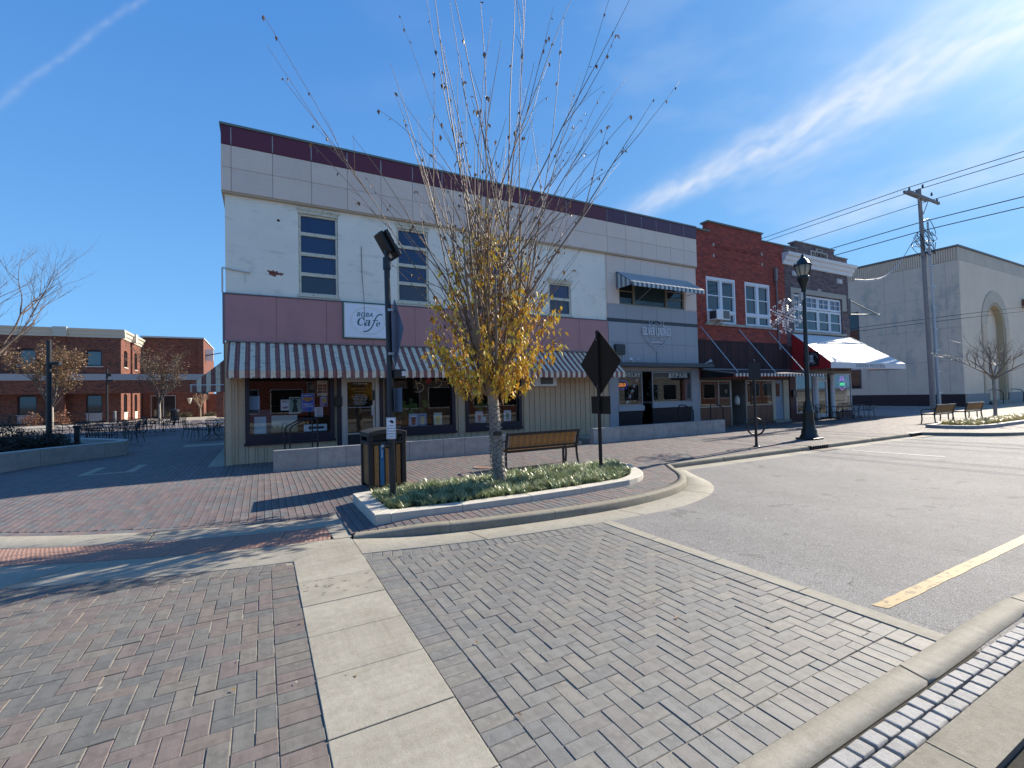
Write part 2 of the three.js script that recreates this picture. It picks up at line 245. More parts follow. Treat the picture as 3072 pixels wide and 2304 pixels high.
// concrete bands and tactile plates of the crossing
const bands = new THREE.Group(); bands.name = numbered('crossing_band'); struct(bands); scene.add(bands);
const A12 = arcPts(12.0, -8, 1.185, 60), A113 = arcPts(11.3, -8, 1.91, 60), A101 = arcPts(10.1, -7, 1.91, 60);
gutter(A113, A12.map((p, i) => p), [22, 33, 43, 51], bands, 'concrete_panel', -0.115, -0.116);
gutter(A101, arcPts(10.62, -7, 1.91, 60), [16, 30, 44], bands, 'concrete_panel', -0.107, -0.112);
{ // strip across the carriageway; one slab is spotted with old drips
  const q = rng(77), sp = Array.from({ length: 26 }, () => [1.2 + 0.68 * q(), 9.62 + 0.5 * q(), 0.012 + 0.028 * q() * q(), 0.008 + 0.012 * q()]), q2 = rng(78);
  const spotM = M(1, 1, 1, 0.85, { map: tex(512, 512, 1, 1, (x, y) => { const X = x < 0.5 ? x + 1.5 - 0.5 + 0.0 : x, k = 1 + 0.2 * fbm2(x * 3, y * 3, 3) + 0.16 * (q2() - 0.5); let d = 1; for (const [a, b, rx, ry] of sp) { const u = Math.abs(((x - a) % 1 + 1.5) % 1 - 0.5) / rx, v = Math.abs(((y - b) % 1 + 1.5) % 1 - 0.5) / ry; const e = Math.hypot(u, v) + 0.5 * fbm2(x * 40, y * 40, 2); if (e < 1) d = Math.min(d, 0.42 + 0.2 * e); } return [0.295 * k * d, 0.273 * k * d, 0.217 * k * d]; }), bumpMap: T.concB, bumpScale: 0.002 });
  const zs = [8.28, 9.0, 9.6, 10.2, 10.8, 11.4, 12.02, 12.62, 13.2];
  for (let i = 0; i < zs.length - 1; i++) mesh('concrete_panel', rbox(1.187, 1.908, -0.24, -0.116 + 0.0015 * ((i * 7) % 3), zs[i] + 0.003, zs[i + 1] - 0.003, 0.006), i === 2 ? spotM : concM, bands);
  const ze = [9.51, 10.42, 11.32, 12.22, 13.2]; for (let i = 0; i < 4; i++) mesh('concrete_panel', rbox(5.10, 5.262, -0.24, -0.113, ze[i] + 0.003, ze[i + 1] - 0.003, 0.006), concM, bands);
  mesh('concrete_panel', slab([[1.66, 7.45], [1.905, 7.02], [1.912, 8.27], [1.70, 8.25]], -0.2, -0.109), concM, bands);
}
const tact = new THREE.Group(); tact.name = numbered('tactile_paving'); struct(tact); scene.add(tact);
{
  const tm = M(0.31, 0.185, 0.14, 0.8, { bumpMap: T.fine, bumpScale: 0.002 }), r = rng(8), cen = [3.1, -2.98];
  const angs = []; for (let k = 0; k < 10; k++) angs.push(k);
  const a0 = Math.atan2(8.2 + 2.98, 1.66 - 3.1), step = 0.61 / 11.0;
  const dome = new THREE.CylinderGeometry(0.010, 0.017, 0.006, 7, 1, false);
  for (let k = 0; k < 10; k++) {
    const s = a0 + k * step, e = s + step - 0.0006, pts = []; const P = (R, a) => [cen[0] + R * Math.cos(a), cen[1] + R * Math.sin(a)];
    for (let i = 0; i <= 4; i++) pts.push(P(10.63, mix(s, e, i / 4))); for (let i = 4; i >= 0; i--) pts.push(P(11.29, mix(s, e, i / 4)));
    const pl = mesh('tactile_plate', slab(pts, -0.2, -0.1135 + 0.001 * r()), tm, tact), ds = [];
    for (let u = 0; u < 11; u++) for (let v = 0; v < 11; v++) { const [x, z] = P(10.665 + v * 0.0595, mix(s, e, (u + 0.5) / 11)), d = dome.clone(); d.translate(x, -0.110, z); ds.push(d); }
    mesh('domes', ds, tm, pl);
  }
}
// pavers
function paverGeo(lx, lz, ch = 0.003, ox = 0, oz = 0) {
  const a = lx / 2, b = lz / 2, r = [[[-a + ch, 0, -b + ch], [-a + ch, 0, b - ch], [a - ch, 0, b - ch], [a - ch, 0, -b + ch]], [[-a, -ch, -b], [-a, -ch, b], [a, -ch, b], [a, -ch, -b]], [[-a, -0.045, -b], [-a, -0.045, b], [a, -0.045, b], [a, -0.045, -b]]], pos = [];
  const q = (p0, p1, p2, p3) => pos.push(...p0, ...p1, ...p2, ...p0, ...p2, ...p3); q(...r[0]);
  for (let l = 0; l < 2; l++) for (let k = 0; k < 4; k++) { const n = (k + 1) % 4; q(r[l][k], r[l + 1][k], r[l + 1][n], r[l][n]); }
  const g = new THREE.BufferGeometry(); g.setAttribute('position', new THREE.Float32BufferAttribute(pos, 3)); g.computeVertexNormals(); const o = boxUV(g); const uv = o.attributes.uv; for (let i = 0; i < uv.count; i++) uv.setXY(i, uv.getX(i) + ox, uv.getY(i) + oz); return o;
}
const W0 = 0.1125;
const pavTex = (seed, amp) => { const r = rng(seed); return tex(256, 256, 0.45, 0.45, (x, y) => { const k = 1 + amp * tor(x, y, 0.45, 9, 4, seed) + 0.16 * (r() - 0.5), w = Math.max(0, tor(x, y, 0.45, 22, 3, seed + 5) - 0.16) * 2.2 * amp; return [k + w, k + w, k + w].map((v) => v * 0.85); }); };
const pavMap = pavTex(21, 0.5);
const greyer = (ts, k) => ts.map((c) => { const g = c[0] * 0.35 + c[1] * 0.45 + c[2] * 0.2; return c.map((v) => mix(v, g, k)); });
const slopeZ = (p) => -Math.atan((gh(p.x, p.z + 0.1) - gh(p.x, p.z - 0.1)) / 0.2), slopeX = (p) => Math.atan((gh(p.x + 0.05, p.z) - gh(p.x - 0.05, p.z)) / 0.1);
function layPavers(parent, list, tones, keep, rough = 0.78) {
  const mats = tones.map((c) => M(c[0] / 0.85, c[1] / 0.85, c[2] / 0.85, rough, { map: pavMap, bumpMap: T.pave, bumpScale: 0.0018 })), cache = {}, rest = [], r = rng(list.length);
  list.sort((p, q) => Math.hypot(p.x - 0.9, p.z - 14.7) - Math.hypot(q.x - 0.9, q.z - 14.7));
  list.forEach((p, i) => {
    const tone = Math.floor(p.tone * tones.length), k = p.lx.toFixed(3) + '|' + p.lz.toFixed(3) + '|' + (i % 4); const g = cache[k] ??= paverGeo(p.lx, p.lz, 0.0032, (i % 4) * 0.13, (i % 4) * 0.07);
    const foot = parent.name === 'footway' && !p.rot, e = new THREE.Euler((r() - 0.5) * 0.018 + (foot ? slopeZ(p) : 0), p.rot || 0, (r() - 0.5) * 0.018 + (foot ? slopeX(p) : 0)), y = p.y + (r() - 0.5) * 0.0045;
    if (i < keep) { const o = own(new THREE.Mesh(g, mats[tone])); o.name = 'paver'; o.position.set(p.x, y, p.z); o.rotation.copy(e); parent.add(o); }
    else { const gg = g.clone(); gg.applyMatrix4(new THREE.Matrix4().makeRotationFromEuler(e).setPosition(p.x, y, p.z)); const c = tones[tone], col = new Float32Array(gg.attributes.position.count * 3); for (let v = 0; v < col.length; v += 3) { col[v] = c[0] / 0.85; col[v + 1] = c[1] / 0.85; col[v + 2] = c[2] / 0.85; } gg.setAttribute('color', new THREE.BufferAttribute(col, 3)); rest.push(gg); }
  });
  if (rest.length) stuff(mesh('farther_pavers', rest, M(1, 1, 1, rough, { map: pavMap, vertexColors: true, bumpMap: T.pave, bumpScale: 0.0018 }), parent, true));
}
function herring(x0, x1, z0, z1, zMin, zMax, ox, oz, r, yf, toneF) {
  const out = [], gx = 0.0055, gz = 0.0025;
  for (let i = Math.floor((x0 - ox) / W0) - 2; i <= (x1 - ox) / W0 + 2; i++) for (let j = Math.floor((z0 - oz) / W0) - 2; j <= (z1 - oz) / W0 + 2; j++) {
    const d = (((i + j) % 4) + 4) % 4; let X0, X1, Z0, Z1; if (d === 0) { X0 = i; X1 = i + 2; Z0 = j; Z1 = j + 1; } else if (d === 2) { X0 = i; X1 = i + 1; Z0 = j; Z1 = j + 2; } else continue;
    X0 = X0 * W0 + ox; X1 = X1 * W0 + ox; Z0 = Z0 * W0 + oz; Z1 = Z1 * W0 + oz; const xc = (X0 + X1) / 2;
    X0 = Math.max(X0, x0); X1 = Math.min(X1, x1); Z0 = Math.max(Z0, zMin(xc)); Z1 = Math.min(Z1, zMax(xc)); if (X1 - X0 < 0.03 || Z1 - Z0 < 0.03) continue;
    const j1 = (r() - 0.5) * 0.003, x = (X0 + X1) / 2 + j1, z = (Z0 + Z1) / 2 + (r() - 0.5) * 0.002; out.push({ x, z, lx: X1 - X0 - gx, lz: Z1 - Z0 - gz, y: yf(x, z), tone: toneF(x, z, r) });
  }
  return out;
}
const row = (pts, len, wid, gap, y, r, toneF) => { // soldier course along a line; wid across, to the +n side
  const out = []; let acc = 0; const L = []; for (let i = 0; i < pts.length; i++) { if (i) acc += Math.hypot(pts[i][0] - pts[i - 1][0], pts[i][1] - pts[i - 1][1]); L.push(acc); }
  for (let s = len / 2; s < acc; s += len) { let i = 1; while (L[i] < s) i++; const t = (s - L[i - 1]) / (L[i] - L[i - 1]), a = pts[i - 1], b = pts[i], x = mix(a[0], b[0], t), z = mix(a[1], b[1], t), an = Math.atan2(b[1] - a[1], b[0] - a[0]); out.push({ x: x - Math.sin(an) * wid / 2, z: z + Math.cos(an) * wid / 2, lx: len - gap, lz: wid - 0.006, rot: -an, y, tone: toneF(x, z, r) }); }
  return out;
};
const bed = (name, pts, y) => struct(mesh(name, slab(pts, -0.25, y), sandM));
const gOut = curve2([[1.915, 9.025], [3.11, 9.285], [4.2, 9.435], [5.1, 9.50]], 60), zAt = (line, x) => { for (let i = 1; i < line.length; i++) if (line[i][0] >= x) { const t = (x - line[i - 1][0]) / (line[i][0] - line[i - 1][0]); return mix(line[i - 1][1], line[i][1], clamp(t)); } return line[line.length - 1][1]; };
{ // grey herringbone crossing
  const r = rng(31), bedM = bed('crossing_paving', [[1.908, 8.9], [5.10, 9.3], [5.10, 13.22], [1.908, 13.22]], -0.1262);
  const tones = [[0.155, 0.152, 0.145], [0.175, 0.168, 0.155], [0.19, 0.172, 0.15], [0.145, 0.147, 0.148], [0.175, 0.150, 0.135], [0.21, 0.185, 0.148], [0.16, 0.158, 0.155]];
  const tf = (x, z, q) => clamp(q() * 0.82 + 0.16 * fbm2(x * 0.9, z * 0.9, 2) + (q() > 0.8 ? 0.16 : 0), 0, 0.999), yf = (x, z) => -0.1195 + 0.006 * fbm2(x * 0.8, z * 0.8, 2);
  const L = herring(2.142, 4.872, 9.2, 12.98, (x) => zAt(gOut, x) + 0.228, () => 12.972, 2.142, 9.18, r, yf, tf);
  for (let z = 9.28; z < 13.1; z += W0) { L.push({ x: 2.026, z, lx: 0.222, lz: W0 - 0.004, y: -0.12, tone: tf(1, z, r) }); L.push({ x: 4.984, z: z + 0.26, lx: 0.216, lz: W0 - 0.004, y: -0.12, tone: tf(5, z, r) }); }
  L.push(...row(gOut, W0, 0.222, 0.006, -0.121, r, (x, z, q) => 0.5 * q()).filter((p) => p.x < 5.02));
  for (let x = 2.2; x < 4.85; x += W0) L.push({ x, z: 13.088, lx: W0 - 0.005, lz: 0.218, y: -0.12, tone: tf(x, 13, r) });
  layPavers(bedM, L, greyer(tones, 0.45).map((c) => [c[0] * 1.0, c[1] * 1.0, c[2] * 0.93]).map((c) => [mix(c[0], 0.158, 0.35), mix(c[1], 0.158, 0.35), mix(c[2], 0.148, 0.4)]), 300, 0.66);
}
{ // red-grey herringbone of the junction
  const r = rng(37), xs = Array.from({ length: 60 }, (_, i) => -5 + i * 0.105), arcZ = (x) => -2.98 + Math.sqrt(144 - (x - 3.1) ** 2);
  const bedM = bed('junction_paving', [...xs.map((x) => [x, arcZ(Math.min(x, 1.19)) - 0.05]), [1.19, 13.9], [-5, 13.9]], -0.1262);
  const tones = [[0.165, 0.115, 0.108], [0.145, 0.132, 0.118], [0.135, 0.136, 0.130], [0.175, 0.108, 0.105], [0.165, 0.145, 0.118], [0.11, 0.122, 0.128], [0.15, 0.125, 0.12], [0.18, 0.125, 0.10]];
  const tf = (x, z, q) => clamp(q() * 0.999, 0, 0.999), yf = (x, z) => -0.1195 + 0.006 * fbm2(x * 0.8 + 5, z * 0.8, 2);
  const L = herring(-4.6, 0.958, 6.2, 13.6, (x) => arcZ(x) + 0.23, () => 13.6, 0.958 - W0 * 60, 8.93, r, yf, tf);
  for (let z = 9.02; z < 13.6; z += W0) L.push({ x: 1.071, z, lx: 0.222, lz: W0 - 0.004, y: -0.12, tone: tf(1, z, r) });
  L.push(...row(arcPts(12.0, -4.6, 1.18, 60), W0 * 1.05, 0.224, 0.006, -0.12, r, (x, z, q) => 0.13 + 0.3 * q()));
  layPavers(bedM, L, greyer(tones, 0.66).map((c) => [c[0] * 1.0, c[1] * 0.965, c[2] * 0.87]), 300);
}
{ // brick footway and plaza
  const r = rng(41), kin = kerbLine.map((p, i) => { const n = inward(kerbLine)[i]; return [p[0] + n[0] * 0.17, p[1] + n[1] * 0.17]; }), nb = inward(bulbKerb), bin = bulbKerb.map((p, i) => [p[0] + nb[i][0] * 0.17, p[1] + nb[i][1] * 0.17]);
  const fz = (x) => x < 1.91 ? 8.2 : x < 9.2 ? zAt(kin, x) : x < 22.3 ? 6.63 : zAt(bin, x);
  // bed follows the dip
  const pos = [], idx = [], nx = 240, nz = 90; for (let i = 0; i <= nx; i++) { const x = mix(-26, 33.4, i / nx), zf = x < 1.91 ? -2.98 + Math.sqrt(Math.max(0, 10.12 ** 2 - (x - 3.1) ** 2)) : fz(x) + 0.02; for (let j = 0; j <= nz; j++) { const z = x < -6.9 ? mix(-70, 0, j / nz) : mix(x < 0 ? -70 : -2, zf, 1 - (1 - j / nz) ** 2); pos.push(x, gh(x, z) - (x < 3.2 && z > 3 ? 0.016 : 0.0065), z); } }
  for (let i = 0; i < nx; i++) for (let j = 0; j < nz; j++) { const a = i * (nz + 1) + j, b = a + nz + 1; idx.push(a, a + 1, b, b, a + 1, b + 1); }
  const bg = new THREE.BufferGeometry(); bg.setAttribute('position', new THREE.Float32BufferAttribute(pos, 3)); bg.setIndex(idx); bg.computeVertexNormals();
  const bedM = struct(mesh('footway', bg, M(0.33, 0.29, 0.235, 1, { bumpMap: T.fine, bumpScale: 0.003 })));
  const tones = [[0.185, 0.105, 0.088], [0.165, 0.112, 0.10], [0.125, 0.135, 0.125], [0.15, 0.105, 0.10], [0.115, 0.128, 0.128], [0.175, 0.125, 0.11], [0.20, 0.115, 0.088]];
  tones.splice(0, 7, ...greyer(tones, 0.58).map((c) => [c[0] * 0.92, c[1] * 0.90, c[2] * 0.90])); const L = [], far = [], len = 0.225;
  for (let i = Math.floor(-14 / W0); i < 33.3 / W0; i++) { const x = (i + 0.5) * W0, off = (((i % 2) + 2) % 2) * len / 2;
    for (let j = Math.floor((x < 0 ? -46 : -1.2) / len); j < 9 / len; j++) {
      const z = (j + 0.5) * len + off; const zE = x < 1.91 ? (x > -6.7 ? -2.98 + Math.sqrt(9.888 ** 2 - (x - 3.1) ** 2) : 0) : fz(x) - 0.012, q1 = Math.min(z + len / 2, zE), q0 = z - len / 2; if (q1 - q0 < 0.03) break; if (x >= 1.91 && x < 2.0 && z > 8.25) continue; if (x < -6.9 && z > 0) continue;
      const zc = (q0 + q1) / 2, p = { x: x + (r() - 0.5) * 0.003, z: zc, lx: W0 - 0.008, lz: q1 - q0 - 0.003, y: gh(x, zc) + 0.0, tone: clamp(0.999 * r(), 0, 0.999) };
      (z > 3 && x < 9 && z > 3 && Math.hypot(x - 0.9, z - 14.7) < 9.2 ? L : far).push(p);
    } }
  L.push(...row(arcPts(9.9, -6, 1.88, 60).map(([x, z]) => [x, z]), W0, 0.216, 0.006, -0.112, r, (x, z, q) => q() * 0.999));
  L.sort((p, q) => Math.hypot(p.x - 0.9, p.z - 14.7) - Math.hypot(q.x - 0.9, q.z - 14.7));
  layPavers(bedM, L.slice(0, 300), tones, 300, 0.75); far.push(...L.slice(300));
  const g = paverGeo(W0 - 0.008, len - 0.003, 0.003), im = own(new THREE.InstancedMesh(g, M(1, 1, 1, 0.75, { map: pavMap, bumpMap: T.pave, bumpScale: 0.0018 }), far.length)); im.name = 'farther_pavers'; stuff(im); bedM.add(im);
  const m4 = new THREE.Matrix4(), c = new THREE.Color(); far.forEach((p, i) => { const sx = p.lx / (W0 - 0.008), sz = p.lz / (len - 0.003); m4.makeRotationFromEuler(new THREE.Euler((r() - 0.5) * 0.01 + slopeZ(p), p.rot || 0, (r() - 0.5) * 0.01 + slopeX(p))); m4.scale(new THREE.Vector3(sx, 1, sz)); m4.setPosition(p.x, p.y + (r() - 0.5) * 0.003, p.z); im.setMatrixAt(i, m4); const t = tones[Math.floor(p.tone * tones.length)], k = (0.88 + 0.24 * r()) / 0.85; im.setColorAt(i, c.setRGB(t[0] * k, t[1] * k, t[2] * k)); });
}
{ // concrete margins beside the corner building and the flush covers in the plaza
  const o = new THREE.Group(); o.name = numbered('concrete_margin'); struct(o); scene.add(o);
  for (let i = 0; i < 5; i++) mesh('concrete_panel', slab([[-0.42, 0.10 - i * 1.5], [0.0, 0.10 - i * 1.5], [0.0, -1.39 - i * 1.5], [-0.42, -1.39 - i * 1.5]], -0.2, 0.006), concM, o);
  mesh('concrete_panel', slab([[-1.9, -7.3], [0, -7.3], [0, -8.3], [-1.9, -8.3]], -0.2, 0.006), concM, o);
  for (const [x0, x1, z0, z1] of [[-3.1, -2.9, -1.8, -0.2], [-2.2, -2.0, -1.8, -0.2], [-2.9, -2.2, -0.4, -0.2]]) mesh('concrete_panel', box(x0, x1, -0.1, 0.006, z0, z1), concM, o);
}
{ // road paint
  const paint = (rgb, seed) => { const r = rng(seed); return M(1, 1, 1, 0.7, { map: tex(256, 256, 1.2, 1.2, (x, y) => { const k = 1 + 0.2 * tor(x, y, 1.2, 6, 4, seed), wear = tor(x, y, 1.2, 16, 4, seed + 3) > 0.15 ? 0.30 : 1; return rgb.map((v) => v * k * (wear < 1 ? wear + 0.1 : 1)); }) }); };
  const yp = paint([0.34, 0.235, 0.095], 3), wp = paint([0.42, 0.42, 0.40], 4);
  const edge = (x0, x1, zf, s) => { const p = []; for (let i = 0; i <= 60; i++) p.push([mix(x0, x1, i / 60), zf + 0.006 * n2(i * 1.7 + s, s)]); return p; };
  const y = new THREE.Group(); y.name = numbered('road_marking'); struct(y); scene.add(y);
  mesh('centre_line', slab([...edge(5.36, 13, 12.68, 1), ...edge(5.40, 13, 12.785, 9).reverse()], -0.125, -0.116), yp, y);
  mesh('centre_line', slab([[13, 12.68], [90, 12.68], [90, 12.785], [13, 12.785]], -0.125, -0.116), yp, y);
  mesh('bay_line', slab([[15.9, 7.3], [16.0, 7.3], [16.28, 9.5], [16.18, 9.5]], -0.125, -0.116), wp, y);
  mesh('bay_line', slab([[21.7, 7.3], [21.8, 7.3], [22.0, 7.9], [21.9, 7.9]], -0.125, -0.116), wp, y);
}
{ // granite-edged island at the camera's side
  const isl = new THREE.Group(); isl.name = numbered('traffic_island'); struct(isl); scene.add(isl);
  const nose = (z, x) => curve2([[-4, z], [4.9, z - 0.01], [5.9, z - 0.02], [6.5, z], [7.3, z + 0.16], [8.1, z + 0.75], [8.5, z + 1.8]].map(([a, b]) => [a - x, b]), 90);
  const a = nose(13.215, 0), b = nose(13.385, 0.06); gutter(b, a, [30, 44, 57, 70], isl, 'concrete_panel', -0.098, -0.104);
  mesh('joint_bed', slab([...nose(13.37, 0.06), [8.4, 16], [-4, 16]], -0.25, -0.122), M(0.06, 0.055, 0.042, 1, { bumpMap: T.fine, bumpScale: 0.01 }), isl);
  const r = rng(51), gm = [0, 1, 2].map((k) => M(1, 1, 1, 0.7, { map: grain(256, 0.4, [0.33 - k * 0.03, 0.325 - k * 0.03, 0.31 - k * 0.03], 0.25, 30, 0.2, 8, 0.35, 60 + k), bumpMap: T.pave, bumpScale: 0.004 }));
  for (let q = 0; q < 2; q++) for (let x = 2.6 + q * 0.04; x < 7.0; x += 0.131) {
    const w = 0.117 + (r() - 0.5) * 0.012, g = rbox(-w / 2, w / 2, -0.10, 0, -0.042, 0.042, 0.010, 2); const p = g.attributes.position, s = r() * 99; for (let i = 0; i < p.count; i++) p.setXYZ(i, p.getX(i) + 0.003 * n3(p.getX(i) * 40 + s, p.getY(i) * 40, p.getZ(i) * 40), p.getY(i) + 0.003 * n3(p.getX(i) * 30, s, p.getZ(i) * 30), p.getZ(i) + 0.003 * n3(s, p.getY(i) * 40, p.getZ(i) * 40)); g.computeVertexNormals();
    const o = mesh('granite_sett', g, gm[Math.floor(r() * 3)], isl); o.position.set(x, -0.098 + (r() - 0.5) * 0.004, 13.449 + q * 0.094 + (r() - 0.5) * 0.004); o.rotation.y = (r() - 0.5) * 0.06;
  }
  mesh('concrete_panel', slab([[3.82, 13.60], [8.2, 13.60], [8.2, 13.83], [3.82, 13.83]], -0.25, -0.085), kerbM, isl);
  mesh('concrete_panel', slab([[-4, 13.60], [3.81, 13.60], [3.81, 13.83], [-4, 13.83]], -0.25, -0.086), kerbM, isl);
  mesh('planting_bed', slab([[-4, 13.83], [8.2, 13.83], [8.2, 17], [-4, 17]], -0.25, -0.13), soilM, isl);
}
// ---------------------------------------------------------------- buildings
function win(parent, x0, x1, y0, y1, z, { xs = [], ys = [], fw = 0.05, mw = 0.04, fm = whiteM, gm = darkGlass, d = 0.08, set = 0.05, name = 'window', sill = null, side = false } = {}) {
  // frame with a light for every cell; xs, ys are bar centres
  const X = [x0 + fw, ...xs.flatMap((x) => [x - mw / 2, x + mw / 2]), x1 - fw], Y = [y0 + fw, ...ys.flatMap((y) => [y - mw / 2, y + mw / 2]), y1 - fw], holes = [], cells = [];
  for (let i = 0; i < X.length; i += 2) for (let j = 0; j < Y.length; j += 2) { holes.push(R4(X[i], X[i + 1], Y[j], Y[j + 1]).reverse()); cells.push([X[i], X[i + 1], Y[j], Y[j + 1]]); }
  const w = mesh(name, prism(R4(x0, x1, y0, y1), z - d, z, holes), fm, parent);
  for (const [a, b, c, e] of cells) { const p = mesh('pane', box((a - b) / 2 - 0.004, (b - a) / 2 + 0.004, (c - e) / 2 - 0.004, (e - c) / 2 + 0.004, -0.004, 0.004), gm, w); p.position.set((a + b) / 2, (c + e) / 2, z - set - 0.004); p.rotation.set(0.014 * Math.sin(a * 71 + c * 37), 0.014 * Math.sin(a * 53 + c * 91), 0); }
  if (sill) mesh('sill', box(x0 - 0.06, x1 + 0.06, y0 - 0.07, y0 - 0.002, z - d, z + 0.07), sill, w);
  return w;
}
const bumpBrick = bricks(512, 512, 1.8, 1.8, 0.225, 0.075, 0.012, [[1, 1, 1]], [0, 0, 0], 5, 0.15, true);
const whitewash = (() => { const r = rng(6); return tex(1024, 512, 6, 3, (x, y) => { const k = 0.97 + 0.05 * fbm2(x * 0.9, y * 0.9, 3) + 0.025 * (r() - 0.5), row = Math.floor(y / 0.075), crack = fbm2(x * 2.2 + row * 3.7, row * 5.1, 2) > 0.42 && (y / 0.075 - row) < 0.16 && fbm2(x * 9, y * 3, 2) > -0.05; const dirt = smooth(0.25, 0.6, fbm2(x * 0.7 + 20, y * 1.8, 4)) * 0.16; const c = crack ? 0.62 : k * (1 - dirt); return [0.88 * c, 0.82 * c, 0.69 * c]; }); })();
const whiteWall = M(1, 1, 1, 0.75, { map: whitewash, bumpMap: bumpBrick, bumpScale: 0.003 });
const creamTex = grain(512, 4, [0.74, 0.585, 0.475], 0.07, 0.7, 0.06, 7, 0.02, 15);
const creamPanel = M(1, 1, 1, 0.42, { map: creamTex }), creamPanel2 = M(0.95, 0.95, 0.96, 0.42, { map: creamTex });
const maroonPanel = M(0.125, 0.012, 0.026, 0.35), maroonPanel2 = M(0.105, 0.011, 0.026, 0.4), copingM = M(0.16, 0.19, 0.17, 0.5, { metalness: 0.3 });
const mauveM = M(1, 1, 1, 0.38, { map: grain(512, 3.4, [0.44, 0.205, 0.195], 0.16, 0.8, 0.10, 3, 0.03, 16) });
const tanM = M(1, 1, 1, 0.65, { map: grain(512, 2.6, [0.60, 0.43, 0.27], 0.10, 1.2, 0.12, 12, 0.04, 17) }), frameDark = M(0.018, 0.012, 0.024, 0.45);
const blueGlass = M(0.016, 0.040, 0.105, 0.14, { ior: 1.55 }), blueGlass2 = M(0.035, 0.055, 0.085, 0.2), oldPaint = M(1, 1, 1, 0.75, { map: tex(512, 512, 1.6, 1.6, (x, y) => { const k = 1 + 0.12 * tor(x, y, 1.6, 8, 4, 3), bare = tor(x, y * 3 % 1.6, 1.6, 7, 4, 8) > 0.26; return bare ? [0.30 * k, 0.27 * k, 0.23 * k] : [0.64 * k, 0.60 * k, 0.47 * k]; }) });
const stripeT = (() => { const P = 0.237, t = tex(1024, 128, P * 9, 0.9, (x, y) => { const u = (x / P) % 1; let m = false; if (u > 0.04 && u < 0.55) { const q = (u - 0.04) / 0.51 * 5; m = (q - Math.floor(q)) > 0.13; } const k = (1 + 0.08 * n2(x * 40, y * 6)) * (1 - 0.28 * smooth(0.1, 0.55, fbm2(x * 2.4, y * 5, 4))); return m ? [0.185 * k, 0.044 * k, 0.044 * k] : [0.72 * k, 0.61 * k, 0.45 * k]; }); return t; })();
const stripeM = M(1, 1, 1, 0.8, { map: stripeT, bumpMap: T.fine, bumpScale: 0.0006 });
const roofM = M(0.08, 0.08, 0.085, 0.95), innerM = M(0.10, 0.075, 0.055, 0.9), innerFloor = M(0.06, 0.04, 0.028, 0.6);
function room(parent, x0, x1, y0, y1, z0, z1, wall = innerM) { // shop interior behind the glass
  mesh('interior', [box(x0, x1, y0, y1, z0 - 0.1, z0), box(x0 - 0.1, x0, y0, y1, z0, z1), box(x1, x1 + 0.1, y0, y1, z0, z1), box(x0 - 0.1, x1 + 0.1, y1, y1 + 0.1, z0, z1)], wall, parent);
  mesh('shop_floor', box(x0, x1, y0 - 0.1, y0 - 0.001, z0, z1), innerFloor, parent);
}
